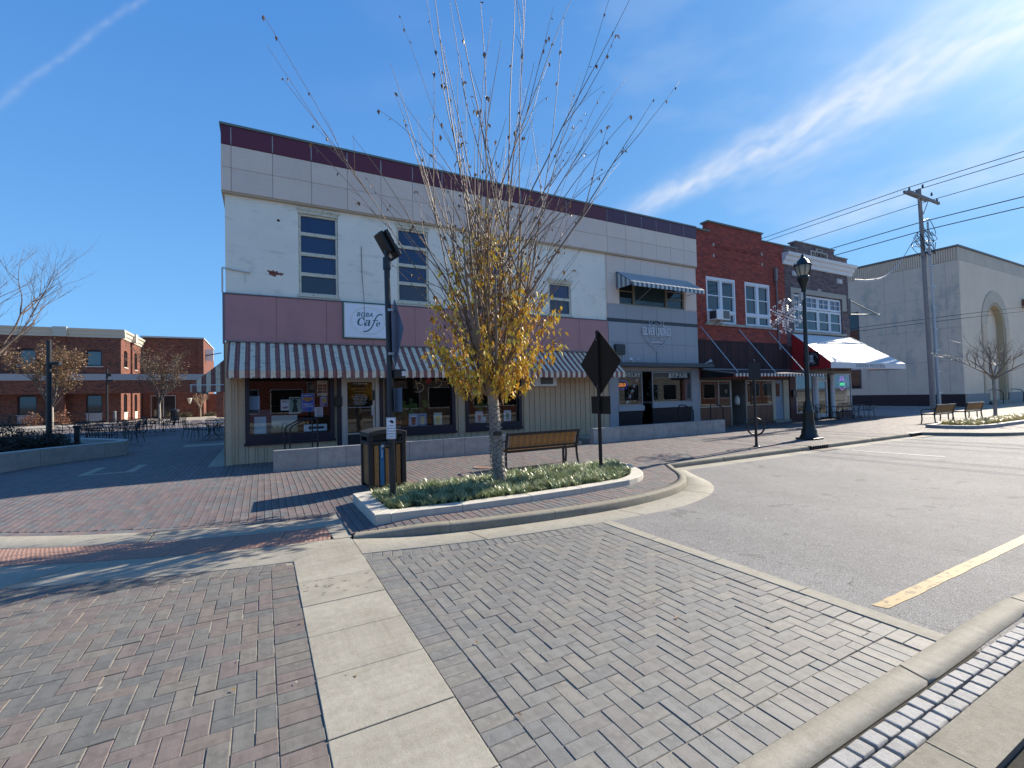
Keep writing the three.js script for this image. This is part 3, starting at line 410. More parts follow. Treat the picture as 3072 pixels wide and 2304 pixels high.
{ // corner cafe building
  const B = thing('cafe_building', 'white-painted corner building with maroon roof band and striped awning over a cafe', 'building');
  const hA = [0.49, 2.74, 0.62, 2.75], hB = [4.30, 6.58, 0.63, 2.75], hC = [7.02, 9.15, 0.63, 2.75], hD = [2.97, 4.10, 0.12, 2.75];
  const up = [[1.85, 2.94, 4.81, 7.37], [4.73, 5.78, 4.82, 7.37], [7.62, 8.70, 4.80, 7.37], [10.51, 11.55, 4.77, 6.15]];
  const q = (h) => R4(...h).reverse();
  mesh('front_wall', prism(R4(0.02, 13.29, 0, 9.1), -0.3, 0, [hA, hB, hC, hD, ...up].map(q)), whiteWall, B);
  mesh('side_wall', box(0.02, 0.3, 0, 9.1, -28, -0.301), whiteWall, B);
  mesh('back_wall', box(0.02, 13.29, 0, 9.1, -28.3, -28.001), whiteWall, B);
  mesh('roof', box(0.1, 13.29, 8.8, 8.9, -27.9, -0.31), roofM, B);
  // panelled fascia
  let xs = [-0.06, 0.18]; while (xs[xs.length - 1] + 1.02 < 13.3) xs.push(xs[xs.length - 1] + 1.0135); xs[xs.length - 1] = 13.34; const r = rng(61);
  for (let i = 0; i < xs.length - 1; i++) { const a = xs[i] + 0.004, b = xs[i + 1] - 0.004;
    mesh('roof_band_panel', rbox(a, b, 8.76, 9.28, 0.001, 0.135 + 0.003 * r(), 0.008), i % 3 ? maroonPanel : maroonPanel2, B);
    mesh('fascia_panel', rbox(a, b, 8.135, 8.752, 0.001, 0.120 + 0.003 * r(), 0.006), i % 2 ? creamPanel : creamPanel2, B);
    mesh('fascia_panel', rbox(a, b, 7.485, 8.128, 0.001, 0.120 + 0.003 * r(), 0.006), i % 2 ? creamPanel2 : creamPanel, B);
    if (i) { const s = xs[i]; mesh('seam_strip', prism([[s - 0.008, 8.77], [s + 0.008, 8.77], [s + 0.014 * r() + 0.006, 8.95], [s + 0.008, 9.25], [s - 0.010, 9.25], [s - 0.006 - 0.01 * r(), 9.0]], 0.13, 0.143), M(0.34, 0.33, 0.34, 0.7), B); }
  }
  mesh('fascia_end', [box(-0.06, 0.018, 7.485, 9.28, -1.2, 0.0)], creamPanel2, B);
  mesh('coping', box(-0.09, 13.36, 9.284, 9.345, -0.35, 0.165), copingM, B); mesh('coping', box(-0.09, 0.34, 9.284, 9.345, -28.3, -0.351), copingM, B);
  mesh('soffit', box(-0.05, 13.33, 7.43, 7.482, 0.001, 0.10), M(0.46, 0.37, 0.26, 0.8), B);
  mesh('parapet_wall', box(0.02, 0.3, 9.1, 9.28, -28.3, -0.002), whiteWall, B);
  up.forEach((h, i) => { const n = i === 3 ? 2 : 4, H = h[3] - h[2] - 0.17, ys = []; for (let k = 1; k < n; k++) ys.push(h[2] + H * k / n); if (i === 3) ys.splice(0, 1);
    const w = win(B, h[0] + 0.01, h[1] - 0.01, h[2] + 0.01, h[3] - 0.16, -0.03, { ys: n === 4 ? [1, 2, 3].map((k) => h[2] + 0.02 + H * k / 4) : [h[2] + 0.62], fw: 0.055, mw: 0.10, fm: oldPaint, gm: blueGlass, d: 0.12, set: 0.055 });
    w.children[0].material = blueGlass2;
    mesh('head_moulding', [box(h[0] - 0.02, h[1] + 0.02, h[3] - 0.155, h[3] - 0.02, -0.1, 0.02), box(h[0] - 0.05, h[1] + 0.05, h[3] - 0.06, h[3] + 0.0, 0.003, 0.05)], oldPaint, w);
    mesh('sill', box(h[0] - 0.04, h[1] + 0.04, h[2] - 0.06, h[2] + 0.006, -0.1, 0.045), oldPaint, w); });
  { const w = rng(4), pts = [], N = 22; for (let k = 0; k < N; k++) { const a = k / N * 2 * Math.PI, rr = 1 + 0.5 * n2(k * 0.9, 3); pts.push([1.17 + 0.15 * rr * Math.cos(a), 5.36 + 0.075 * rr * Math.sin(a)]); } mesh('bare_brick_patch', [prism(pts, 0.001, 0.004), prism(pts.map(([x, y]) => [x * 0.6 + 0.66, y * 0.45 + 2.94]), 0.001, 0.004)], M(1, 1, 1, 0.9, { map: bricks(256, 256, 0.9, 0.9, 0.225, 0.075, 0.012, [[0.22, 0.05, 0.03], [0.16, 0.035, 0.025]], [0.25, 0.2, 0.16], 9) }), B); }
  mesh("wall_bolt", bar([1.33, 6.90, 0], [1.33, 6.90, 0.03], 0.04, 0.02, 8), M(0.03, 0.025, 0.02, 0.8), B);
  mesh('hanging_cable', tube([[3.62, 6.45, 0.03], [3.63, 5.6, 0.02], [3.66, 4.7, 0.12], [3.655, 3.7, 0.12]], 0.008, 20, 5), blackM, B);
  mesh('downpipe', [bar([-0.05, 5.38, 0.03], [0.62, 5.30, 0.03], 0.022), bar([-0.05, 5.38, 0.03], [-0.05, 4.7, 0.03], 0.022), bar([0.49, 5.30, 0.03], [0.49, 5.02, 0.03], 0.008)], M(0.55, 0.54, 0.50, 0.6), B);
  // mauve sign band
  const mx = [-0.03, 1.25, 2.58, 3.92, 5.26, 6.58, 7.9, 9.22, 10.54, 11.85, 13.29]; for (let i = 0; i < mx.length - 1; i++) mesh('sign_band_panel', rbox(mx[i] + 0.003, mx[i + 1] - 0.003, 3.385, 4.655, 0.001, 0.075 + 0.002 * (i % 2), 0.006), mauveM, B);
  mesh('sign_band_trim', [box(-0.05, 13.29, 4.658, 4.69, 0.001, 0.10), box(-0.05, 0.0, 3.30, 4.655, 0.001, 0.09)], M(0.15, 0.13, 0.15, 0.6), B);
  mesh('flashing', Array.from({ length: 40 }, (_, i) => { const a = rng(i + 5), x = 0.05 + i * 0.33; return box(x, x + 0.335, 3.352 + a() * 0.008, 3.384, 0.076, 0.10 + a() * 0.03); }), M(0.20, 0.18, 0.18, 0.6), B);
  // sign
  const sg = mesh('cafe_sign', rbox(3.03, 4.44, 3.55, 4.68, 0.08, 0.125, 0.008), M(0.035, 0.12, 0.085, 0.5), B);
  mesh('sign_face', panel(3.07, 4.40, 3.59, 4.64, 0.128), M(1, 1, 1, 0.45, { map: canvas(640, 505, (c, w, h) => {
    c.fillStyle = '#e6e8ee'; c.fillRect(0, 0, w, h); c.strokeStyle = '#c9b98c'; c.lineWidth = 5; c.strokeRect(8, 8, w - 16, h - 16); c.lineWidth = 3.5; for (const [rx, ry, rot] of [[255, 205, -0.1], [235, 190, 0.12]]) { c.beginPath(); c.ellipse(w * 0.53, h * 0.5, rx, ry, rot, 0, 7); c.stroke(); }
    c.fillStyle = c.strokeStyle = '#1b5560'; c.font = 'italic bold 88px sans-serif'; c.fillText('BOBA', 168, 192, 250); c.font = 'italic bold 165px serif'; c.fillText('Ca', 160, 325, 220); c.font = 'italic bold 120px serif'; c.fillText('e', 440, 328); c.lineCap = 'round'; c.lineWidth = 17; c.beginPath(); c.moveTo(545, 150); c.bezierCurveTo(480, 130, 455, 190, 430, 250); c.bezierCurveTo(395, 340, 370, 405, 275, 412); c.stroke(); c.lineWidth = 10; c.beginPath(); c.moveTo(402, 242); c.lineTo(480, 236); c.stroke(); }) }), sg, true);
  // boarding
  mesh('boarding', prism(R4(0.0, 13.28, 0.0, 3.34), 0.001, 0.006, [hA, hB, hC, hD].map(q)), tanM, B);
  mesh('corner_board', [box(-0.03, 0.14, 0.0, 3.34, 0.031, 0.05), box(-0.03, -0.001, 0, 3.34, -0.3, 0.05)], tanM, B);
  { const bx = []; for (let x = 0.26; x < 13.25; x += 0.232) bx.push(x + Math.sin(x * 91) * 0.006); const tan2 = M(0.93, 0.94, 0.96, 0.65, { map: tanM.map }), blocked = (a, b) => [hA, hB, hC].find((h) => b > h[0] - 0.05 && a < h[1] + 0.05);
    const run = (name, a, b, z0, z1, m) => { if (b > 2.84 && a < 4.20) return; const h = blocked(a, b); if (!h) mesh(name, box(a, b, 0.01, 3.33, z0, z1), m, B); else { mesh(name, box(a, b, 0.01, h[2] - 0.125, z0, z1), m, B); mesh(name, box(a, b, h[3] + 0.03, 3.33, z0, z1), m, B); } };
    bx.forEach((x, i) => { run('batten', x - 0.024, x + 0.024, 0.0065, 0.050, tanM); const n = bx[i + 1] ?? 13.27; run('board', x + 0.036, n - 0.036, 0.0065, 0.030, i % 2 ? tanM : tan2); }); run('board', 0.141, bx[0] - 0.036, 0.0065, 0.030, tan2); }
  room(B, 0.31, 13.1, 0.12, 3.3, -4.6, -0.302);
  mesh('plinth', box(0.0, 13.28, -0.15, 0.0, -0.3, 0.03), concM, B);
  for (const [h, xs2] of [[hA, []], [hB, []], [hC, []]]) {
    const w = mesh('shop_window', prism(R4(h[0] - 0.03, h[1] + 0.03, h[2] - 0.10, h[3] + 0.02), -0.10, 0.075, [R4(h[0] + 0.07, h[1] - 0.09, h[2] + 0.15, h[3] - 0.04).reverse()]), frameDark, B);
    mesh('pane', box(h[0] + 0.06, h[1] - 0.08, h[2] + 0.14, h[3] - 0.03, -0.06, -0.052), glassM, w);
    mesh('sill', rbox(h[0] - 0.06, h[1] + 0.06, h[2] - 0.12, h[2] - 0.05, 0.05, 0.12, 0.01), frameDark, w);
    mesh('display_shelf', box(h[0], h[1], h[2] + 0.09, h[2] + 0.13, -0.75, -0.11), M(0.22, 0.19, 0.16, 0.7), w);
  }
  { // door
    const al = M(0.50, 0.48, 0.45, 0.4, { metalness: 0.4 }), d = mesh('door', prism(R4(3.10, 3.97, 0.14, 2.30), -0.07, -0.02, [R4(3.15, 3.90, 0.68, 2.24).reverse()]), al, B);
    mesh('pane', box(3.145, 3.905, 0.675, 2.245, -0.05, -0.044), glassM, d); mesh('kick_plate', box(3.15, 3.90, 0.20, 0.64, -0.0195, -0.012), M(0.02, 0.02, 0.025, 0.4), d);
    mesh('handle', [bar([3.16, 1.46, 0.03], [3.86, 1.46, 0.03], 0.014), box(3.85, 3.93, 1.20, 1.52, -0.019, 0.03)], galvM, d);
    mesh('door_frame', prism(R4(2.975, 4.095, 0.12, 2.74), -0.12, 0.04, [R4(3.09, 3.98, 0.13, 2.31).reverse(), R4(3.09, 3.98, 2.36, 2.70).reverse()]), al, B); mesh('pane', box(3.08, 3.99, 2.35, 2.71, -0.05, -0.044), glassM, d);
    mesh('threshold', box(2.98, 4.09, 0.0, 0.12, -0.3, 0.25), concM, B);
    mesh('door_post', [box(2.84, 2.968, 0.0, 3.3, 0.031, 0.085), box(4.10, 4.20, 0.0, 3.3, 0.031, 0.085)], frameDark, B);
    mesh('door_lettering', panel(3.17, 3.88, 1.50, 2.24, -0.040), M(1, 1, 1, 0.6, { transparent: true, map: canvas(384, 400, (c, w, h) => { c.clearRect(0, 0, w, h); c.fillStyle = '#d8d8d4'; c.textAlign = 'center'; c.font = 'bold 34px sans-serif'; c.fillText('12 S. Harrison', w / 2, 40); c.fillStyle = '#cda75e'; c.font = 'italic bold 36px serif'; c.strokeStyle = '#cda75e'; c.lineWidth = 4; for (const [y, a, b] of [[105, 50, 340], [158, 90, 290]]) { c.beginPath(); for (let x = a; x < b; x += 6) c.lineTo(x, y + 11 * Math.sin(x * 0.31) * Math.cos(x * 0.07)); c.stroke(); } c.fillRect(50, 126, 290, 3); c.fillStyle = '#c8c8c4'; c.font = 'bold 19px sans-serif'; ['MONDAY  CLOSED', 'TUESDAY  10 AM - 6 PM', 'WEDNESDAY  10 AM - 6 PM', 'THURSDAY  10 AM - 6 PM', 'FRIDAY  10 AM - 8 PM', 'SATURDAY  10 AM - 8 PM', 'SUNDAY  CLOSED'].forEach((s, i) => c.fillText(s, w / 2, 222 + i * 26)); }) }), d, true);
    mesh('door_lettering', panel(3.90, 3.965, 1.66, 1.98, -0.017), M(0.04, 0.04, 0.04, 0.6), d);
  }
  mesh('letter_box', rbox(2.78, 2.98, 1.52, 1.80, 0.086, 0.20, 0.015), blackM, B);
  mesh('house_number', text('12', sans, 4.22, 4.31, 2.22, 2.36, 0.052, 0.01), galvM, B);
  { const ac = mesh('air_conditioner', rbox(9.56, 10.54, 2.03, 2.42, 0.03, 0.36, 0.02), whiteM, B); mesh('grille', [box(9.82, 10.36, 2.10, 2.40, 0.361, 0.368)], blackM, ac); mesh('louvre', Array.from({ length: 9 }, (_, i) => box(9.82, 10.36, 2.115 + i * 0.032, 2.125 + i * 0.032, 0.368, 0.378)), M(0.3, 0.3, 0.29, 0.6), ac); }
  // awning
  const awn = (x0, x1) => { const L = Math.hypot(0.96, 0.83), g = new THREE.BoxGeometry(x1 - x0, 0.006, L, 160, 1, 8), ap = g.attributes.position; for (let i = 0; i < ap.count; i++) { const x = ap.getX(i), t = ap.getZ(i) / L + 0.5, b = Math.abs(Math.sin((x + 6.6) * Math.PI / 1.65)); ap.setY(i, ap.getY(i) - 0.022 * Math.sin(Math.PI * t) * b + 0.006 * n2(x * 2.3, t * 3) * Math.sin(Math.PI * t)); } g.computeVertexNormals(); g.rotateX(Math.atan2(0.83, 0.96)); g.translate((x0 + x1) / 2, 2.935, 0.54); return g; };
  const cano = mesh('awning', awn(0.09, 13.28), stripeM, B);
  const scal = (x0, x1, yT, yB) => { const p = [[x0, yT]]; const n = Math.round((x1 - x0) / 0.1185); for (let i = 0; i < n; i++) for (let k = 0; k < 6; k++) { const t = (i + k / 6) * (x1 - x0) / n; p.push([x0 + t, yB - 0.032 * Math.sqrt(Math.sin(Math.PI * k / 6))]); } p.push([x1, yB], [x1, yT]); return p; };
  mesh('valance', prism(scal(0.09, 13.28, 2.515, 2.345), 1.010, 1.016), stripeM, cano);
  mesh('awning_bar', [bar([0.07, 2.52, 1.0], [13.30, 2.52, 1.0], 0.014), ...[0.1, 3.4, 6.7, 10, 13.26].map((x) => bar([x, 2.50, 1.0], [x, 2.55, 0.05], 0.012))], M(0.55, 0.55, 0.55, 0.4, { metalness: 0.5 }), cano);
  for (const x of [0.085, 13.275]) mesh('awning_end', prismX([[0.06, 3.34], [1.0, 2.52], [1.0, 2.34], [0.06, 2.34]], x, x + 0.006), stripeM, cano);
  // side awning round the corner
  { const g = new THREE.BoxGeometry(1.22, 0.006, 5.0); g.rotateZ(Math.atan2(0.86, 0.92)); g.translate(-0.47, 2.67, -4.1); const sa = mesh('side_awning', g, stripeM, B);
    mesh('awning_end', prism([[-0.02, 3.08], [-0.02, 2.05], ...Array.from({ length: 25 }, (_, i) => [-0.06 - i * 0.0375, 2.05 - 0.03 * Math.abs(Math.sin(i * Math.PI / 4))]), [-0.96, 2.05], [-0.96, 2.24]], -1.606, -1.60), stripeM, sa);
    mesh('valance', prismX([[-6.6, 2.24], [-6.6, 2.03], [-1.6, 2.03], [-1.6, 2.24]], -0.97, -0.964), stripeM, sa); mesh('awning_bar', [bar([-0.97, 2.24, -1.6], [0, 2.24, -1.6], 0.012), bar([-0.97, 2.24, -1.6], [-0.97, 2.24, -6.6], 0.012)], whiteM, sa); }
  mesh('side_door', box(-0.03, 0.019, 0.0, 2.1, -4.9, -3.9), M(0.05, 0.035, 0.03, 0.5), B);
  // inside furniture
  mesh('counter', rbox(1.0, 6.0, 0.12, 1.12, -3.4, -2.7, 0.02), M(0.20, 0.11, 0.06, 0.6), B); mesh('wall_shelf', [box(0.8, 6.2, 1.5, 1.54, -4.59, -4.3), box(0.8, 6.2, 1.95, 1.99, -4.59, -4.3), box(7, 12, 1.4, 1.44, -4.59, -4.3)], M(0.25, 0.15, 0.08, 0.6), B);
}
{ // writing painted on the cafe's second window
  const o = thing('window_lettering', 'gold hand-drawn drink letters on the middle cafe window', 'lettering'), gold = M(0.50, 0.42, 0.24, 0.45);
  const z = -0.045, bow = (cx, cy, s, k = 0) => { const P = (x, y) => [cx + x * s, cy + y * s, z]; return [tube([P(-0.55, 0.55), P(-0.2, 0.86), P(0.25, 0.8), P(0.42, 0.45), P(0.2, 0.15), P(-0.05, 0.06)], 0.014, 20, 5), tube([P(-0.05, 0.06), P(0.5, 0.0), P(0.72, -0.35), P(0.45, -0.75), P(0.0, -0.88), P(-0.28, -0.84)], 0.014, 20, 5), tube([P(-0.2, 0.45), P(-0.08, 0), P(0.02, -0.68)], 0.014, 12, 5)]; };
  mesh('letter', bow(5.34, 2.16, 0.30), gold, o); mesh('letter', bow(5.98, 2.28, 0.27).slice(0, 2).concat(tube([[5.92, 2.46, z], [5.96, 2.3, z], [6.0, 2.18, z]], 0.014, 8, 5)), gold, o);
  mesh('letter', new THREE.TorusGeometry(0.075, 0.011, 6, 20).translate(6.29, 2.30, z), gold, o); mesh('letter', bar([6.375, 2.40, z], [6.375, 2.22, z], 0.011), gold, o);
  mesh('red_ball', new THREE.CylinderGeometry(0.105, 0.105, 0.012, 24).rotateX(Math.PI / 2).translate(5.72, 2.27, z), M(0.30, 0.02, 0.025, 0.5), o); mesh('zigzag', tube(Array.from({ length: 9 }, (_, i) => [5.64 + i * 0.02, 2.27 + (i % 2 ? 0.012 : -0.012), z + 0.009]), 0.006, 24, 4), M(0.5, 0.3, 0.2, 0.6), o);
}
function poster(label, x0, x1, y0, y1, z, draw, tilt = 0) { const o = thing('window_poster', label, 'poster', (x0 + x1) / 2, (y0 + y1) / 2, z, 0, 'papers in the cafe windows'); const w = (x1 - x0) / 2, h = (y1 - y0) / 2; mesh('paper', box(-w, w, -h, h, -0.004, 0), M(0.6, 0.6, 0.6, 0.8), o); mesh('print', panel(-w, w, -h, h, 0.002), M(1, 1, 1, 0.6, { map: canvas(256, Math.round(256 * h / w), draw) }), o, true); o.rotation.z = tilt; return o; }
{
  const lines = (c, w, y0, y1, n, col, a = 0.12) => { c.fillStyle = col; for (let i = 0; i < n; i++) { const y = y0 + (y1 - y0) * i / n; c.fillRect(w * (a + 0.05 * ((i * 37) % 3)), y, w * (1 - 2 * a - 0.1 * ((i * 53) % 3)), (y1 - y0) / n * 0.45); } };
  const px = (a) => 0.53 + (a - 215) / 1170 * 2.13, py = (b, a) => 0.79 + (1215 - 0.056 * (a - 215) - b) * 0.00203;
  const P = (l, a0, a1, b0, b1, d) => poster(l, px(a0), px(a1), py(b1, a0), py(b0, a0), -0.075, d);
  P('white sheet with a small picture, leftmost paper of the corner window', 660, 775, 720, 872, (c, w, h) => { c.fillStyle = '#d5cfd6'; c.fillRect(0, 0, w, h); lines(c, w, 30, 120, 3, '#7d4a55'); c.fillStyle = '#a85a48'; c.fillRect(40, h * 0.68, 170, 50); c.fillStyle = '#51699a'; c.fillRect(150, h * 0.6, 60, 60); });
  P('grey-green printed poster with a dark tree shape in the corner window', 780, 942, 680, 912, (c, w, h) => { c.fillStyle = '#8d9a94'; c.fillRect(0, 0, w, h); c.strokeStyle = '#d9dcd6'; c.lineWidth = 10; c.strokeRect(5, 5, w - 10, h - 10); c.fillStyle = '#2c3936'; for (let i = 0; i < 9; i++) c.fillRect(16 + i * 26, 18, 17, 36); c.beginPath(); c.moveTo(60, h - 40); c.lineTo(115, 110); c.lineTo(150, 110); c.lineTo(205, h - 40); c.fill(); c.beginPath(); c.arc(130, 110, 55, 0, 7); c.fill(); lines(c, w, h - 34, h - 10, 1, '#2c3936'); });
  P('blue poster with an orange title in the corner window', 955, 1148, 622, 882, (c, w, h) => { c.fillStyle = '#1f57b4'; c.fillRect(0, 0, w, h); c.strokeStyle = '#b8c8e0'; c.lineWidth = 5; c.strokeRect(3, 3, w - 6, h - 6); c.fillStyle = '#d99a3c'; c.fillRect(25, 82, 205, 40); c.fillRect(75, 122, 110, 38); lines(c, w, 90, 150, 3, '#8a5a20', 0.2); lines(c, w, 30, 62, 2, '#cfdcf2'); lines(c, w, 214, 300, 4, '#cfdcf2'); c.fillStyle = '#3b9a5c'; c.fillRect(8, h - 70, 14, 64); c.fillRect(w - 22, h - 80, 14, 74); });
  P('dark framed print high up in the corner window', 1043, 1165, 452, 610, (c, w, h) => { c.fillStyle = '#2a2c28'; c.fillRect(0, 0, w, h); c.strokeStyle = '#8a8f84'; c.lineWidth = 8; c.strokeRect(4, 4, w - 8, h - 8); lines(c, w, 60, 260, 8, '#6b6f5c'); });
  P('brown photo poster in the upper right of the corner window', 1192, 1348, 422, 648, (c, w, h) => { c.fillStyle = '#cfc8bd'; c.fillRect(0, 0, w, h); lines(c, w, 24, 86, 2, '#6b4a36', 0.08); const q = ['#6d4632', '#8a5a40', '#4e4a45', '#9a6248', '#5d3a2c', '#7b6a58']; for (let i = 0; i < 6; i++) { c.fillStyle = q[i]; c.fillRect(14 + (i % 2) * 118, 100 + Math.floor(i / 2) * 82, 110, 74); } c.fillStyle = '#2d2a28'; c.fillRect(30, h - 32, 70, 22); });
  P('small purple and yellow flyer in the corner window', 1232, 1348, 655, 802, (c, w, h) => { c.fillStyle = '#8f84ae'; c.fillRect(0, 0, w, h); c.fillStyle = '#b3a552'; c.beginPath(); c.arc(150, 140, 80, 0, 7); c.fill(); c.fillStyle = '#3d5b86'; c.fillRect(150, h - 110, 90, 100); lines(c, w, 20, 70, 2, '#e8e4ee'); });
  P('white notice with small print, lowest paper pinned in the corner window', 1152, 1276, 812, 955, (c, w, h) => { c.fillStyle = '#d3d6e2'; c.fillRect(0, 0, w, h); lines(c, w, 30, h - 40, 12, '#5a5f74'); c.fillStyle = '#4a5378'; c.fillRect(20, h - 40, w - 40, 26); });
  P('white card with a black arrow pointing left in the corner window', 990, 1335, 1068, 1165, (c, w, h) => { c.fillStyle = '#cdd5e0'; c.fillRect(0, 0, w, h); c.fillStyle = '#26303e'; c.beginPath(); c.moveTo(38, h / 2); c.lineTo(76, 12); c.lineTo(76, 26); c.lineTo(222, 26); c.lineTo(222, h - 26); c.lineTo(76, h - 26); c.lineTo(76, h - 12); c.fill(); });
  P('wide pale photograph of a diner counter low in the corner window', 528, 895, 945, 1185, (c, w, h) => { c.fillStyle = '#a9b2b2'; c.fillRect(0, 0, w, h); c.fillStyle = '#d8d4c6'; c.fillRect(0, h * 0.3, w, h * 0.16); c.fillStyle = '#8d8168'; c.fillRect(0, h * 0.62, w, h * 0.38); c.fillStyle = '#c8bfa8'; for (let i = 0; i < 5; i++) c.fillRect(20 + i * 46, h * 0.5, 30, h * 0.22); });
  P('tall blue-grey photograph with number plate lettering, bottom left of the corner window', 225, 520, 880, 1210, (c, w, h) => { c.fillStyle = '#4b4750'; c.fillRect(0, 0, w, h); c.fillStyle = '#a7c2cf'; c.fillRect(60, h * 0.28, 140, h * 0.72); c.fillStyle = '#6d6253'; c.fillRect(0, h * 0.5, 60, h * 0.5); c.fillStyle = '#ded9cf'; c.font = 'bold 36px sans-serif'; c.fillText('JL 327', 44, h - 22); });
  P('pale blue blank board leaning at the left edge of the corner window', 232, 372, 685, 872, (c, w, h) => { c.fillStyle = '#8ba0bd'; c.fillRect(0, 0, w, h); });
  const cup = (bg, liq, lid) => (c, w, h) => { c.fillStyle = bg; c.fillRect(0, 0, w, h); c.fillStyle = liq; c.beginPath(); c.moveTo(60, 90); c.lineTo(200, 90); c.lineTo(175, h - 30); c.lineTo(85, h - 30); c.fill(); c.fillStyle = lid; c.fillRect(55, 62, 150, 34); };
  const bx = (b) => 4.37 + (b - 150) / 890 * 2.07;
  for (const [l, a, b, bg, li, ld] of [['drink picture with a dark red cup in the middle cafe window', 440, 570, '#9fb0c4', '#6d2d38', '#d5dde4'], ['blue drink picture beside the red cup in the middle cafe window', 576, 695, '#7f94b2', '#cfc08f', '#48658f'], ['tall drink picture with a yellow-green cup in the middle cafe window', 802, 925, '#c3c0ac', '#c9b45c', '#9ec6d4']]) poster(l, bx(a), bx(b), 0.80, 1.20, -0.075, cup(bg, li, ld));
  const cx = (b) => 7.09 + (b - 1285) / 710 * 1.97;
  for (const [l, a, b, bg, li, ld] of [['drink picture with a pink cup beside the white pot in the right cafe window', 1393, 1500, '#b9b3bd', '#8d4b52', '#d9d4d4'], ['drink picture with a green layered cup, rightmost in the cafe windows', 1795, 1900, '#c6c9cc', '#5f7466', '#aeb8c2']]) poster(l, cx(a), cx(b), 0.80, 1.19, -0.075, cup(bg, li, ld));
  poster('black and orange CLOSED sign in the middle cafe window', 4.40, 4.78, 0.83, 1.05, -0.075, (c, w, h) => { c.fillStyle = '#15110f'; c.fillRect(0, 0, w, h); c.fillStyle = '#d8652c'; c.font = 'bold 74px sans-serif'; c.fillText('CLOSED', 6, 108, w - 12); c.strokeStyle = '#777'; c.lineWidth = 5; c.strokeRect(3, 3, w - 6, h - 6); });
  poster('white shop tag shape hanging at the top of the right cafe window', 7.28, 7.70, 1.75, 2.16, -0.075, (c, w, h) => { c.fillStyle = '#c9cdc8'; c.fillRect(0, 0, w, h); c.fillStyle = '#5a5f58'; c.fillRect(50, 60, 24, 50); lines(c, w, 70, 150, 3, '#8a8f88', 0.35); });
}
function pottedPlant(label, x, y, z, s, seed) { const o = thing('potted_plant', label, 'plant', x, y, z), r = rng(seed); mesh('pot', lathe([[0, 0], [0.075 * s, 0], [0.10 * s, 0.17 * s], [0.09 * s, 0.17 * s], [0.085 * s, 0.14 * s], [0, 0.14 * s]], 14), whiteM, o); const L = [], S = []; for (let i = 0; i < 11; i++) { const a = r() * 6.28, l = (0.16 + 0.22 * r()) * s, h = (0.28 + 0.32 * r()) * s, tip = [Math.cos(a) * l, h, Math.sin(a) * l * 0.5]; S.push(taper([[0, 0.14 * s, 0], [tip[0] * 0.4, h * 0.7, tip[2] * 0.4], tip], 0.006, 0.003, 4)); const w = 0.07 * s, g = prism([[0, 0], [w, w * 0.7], [w * 1.1, w * 1.6], [0.1 * w, w * 2.2], [-w * 1.0, w * 1.5], [-w, w * 0.6]], -0.002, 0.002); g.rotateX((r() - 0.5) * 1.2); g.rotateZ((r() - 0.5) * 2.4); g.rotateY((r() - 0.5) * 1.6); g.translate(...tip); L.push(g); } mesh('stems', S, M(0.08, 0.12, 0.03, 0.8), o); mesh('leaves', L, M(0.12, 0.20, 0.03, 0.6, { transmission: 0.3 }), o); }
pottedPlant('broad-leaved plant behind the CLOSED sign in the middle cafe window', 4.75, 0.77, -0.34, 1.2, 3); pottedPlant('broad-leaved plant left of centre in the middle cafe window', 5.30, 0.77, -0.38, 1.3, 4); pottedPlant('plant in a white pot in the right cafe window', 7.78, 0.77, -0.30, 1.25, 5);
const greyPanel = M(1, 1, 1, 0.45, { map: grain(512, 4, [0.33, 0.335, 0.35], 0.06, 0.8, 0.05, 8, 0.02, 18) }), slate = M(0.022, 0.03, 0.042, 0.45), greyTrim = M(0.15, 0.17, 0.20, 0.5);
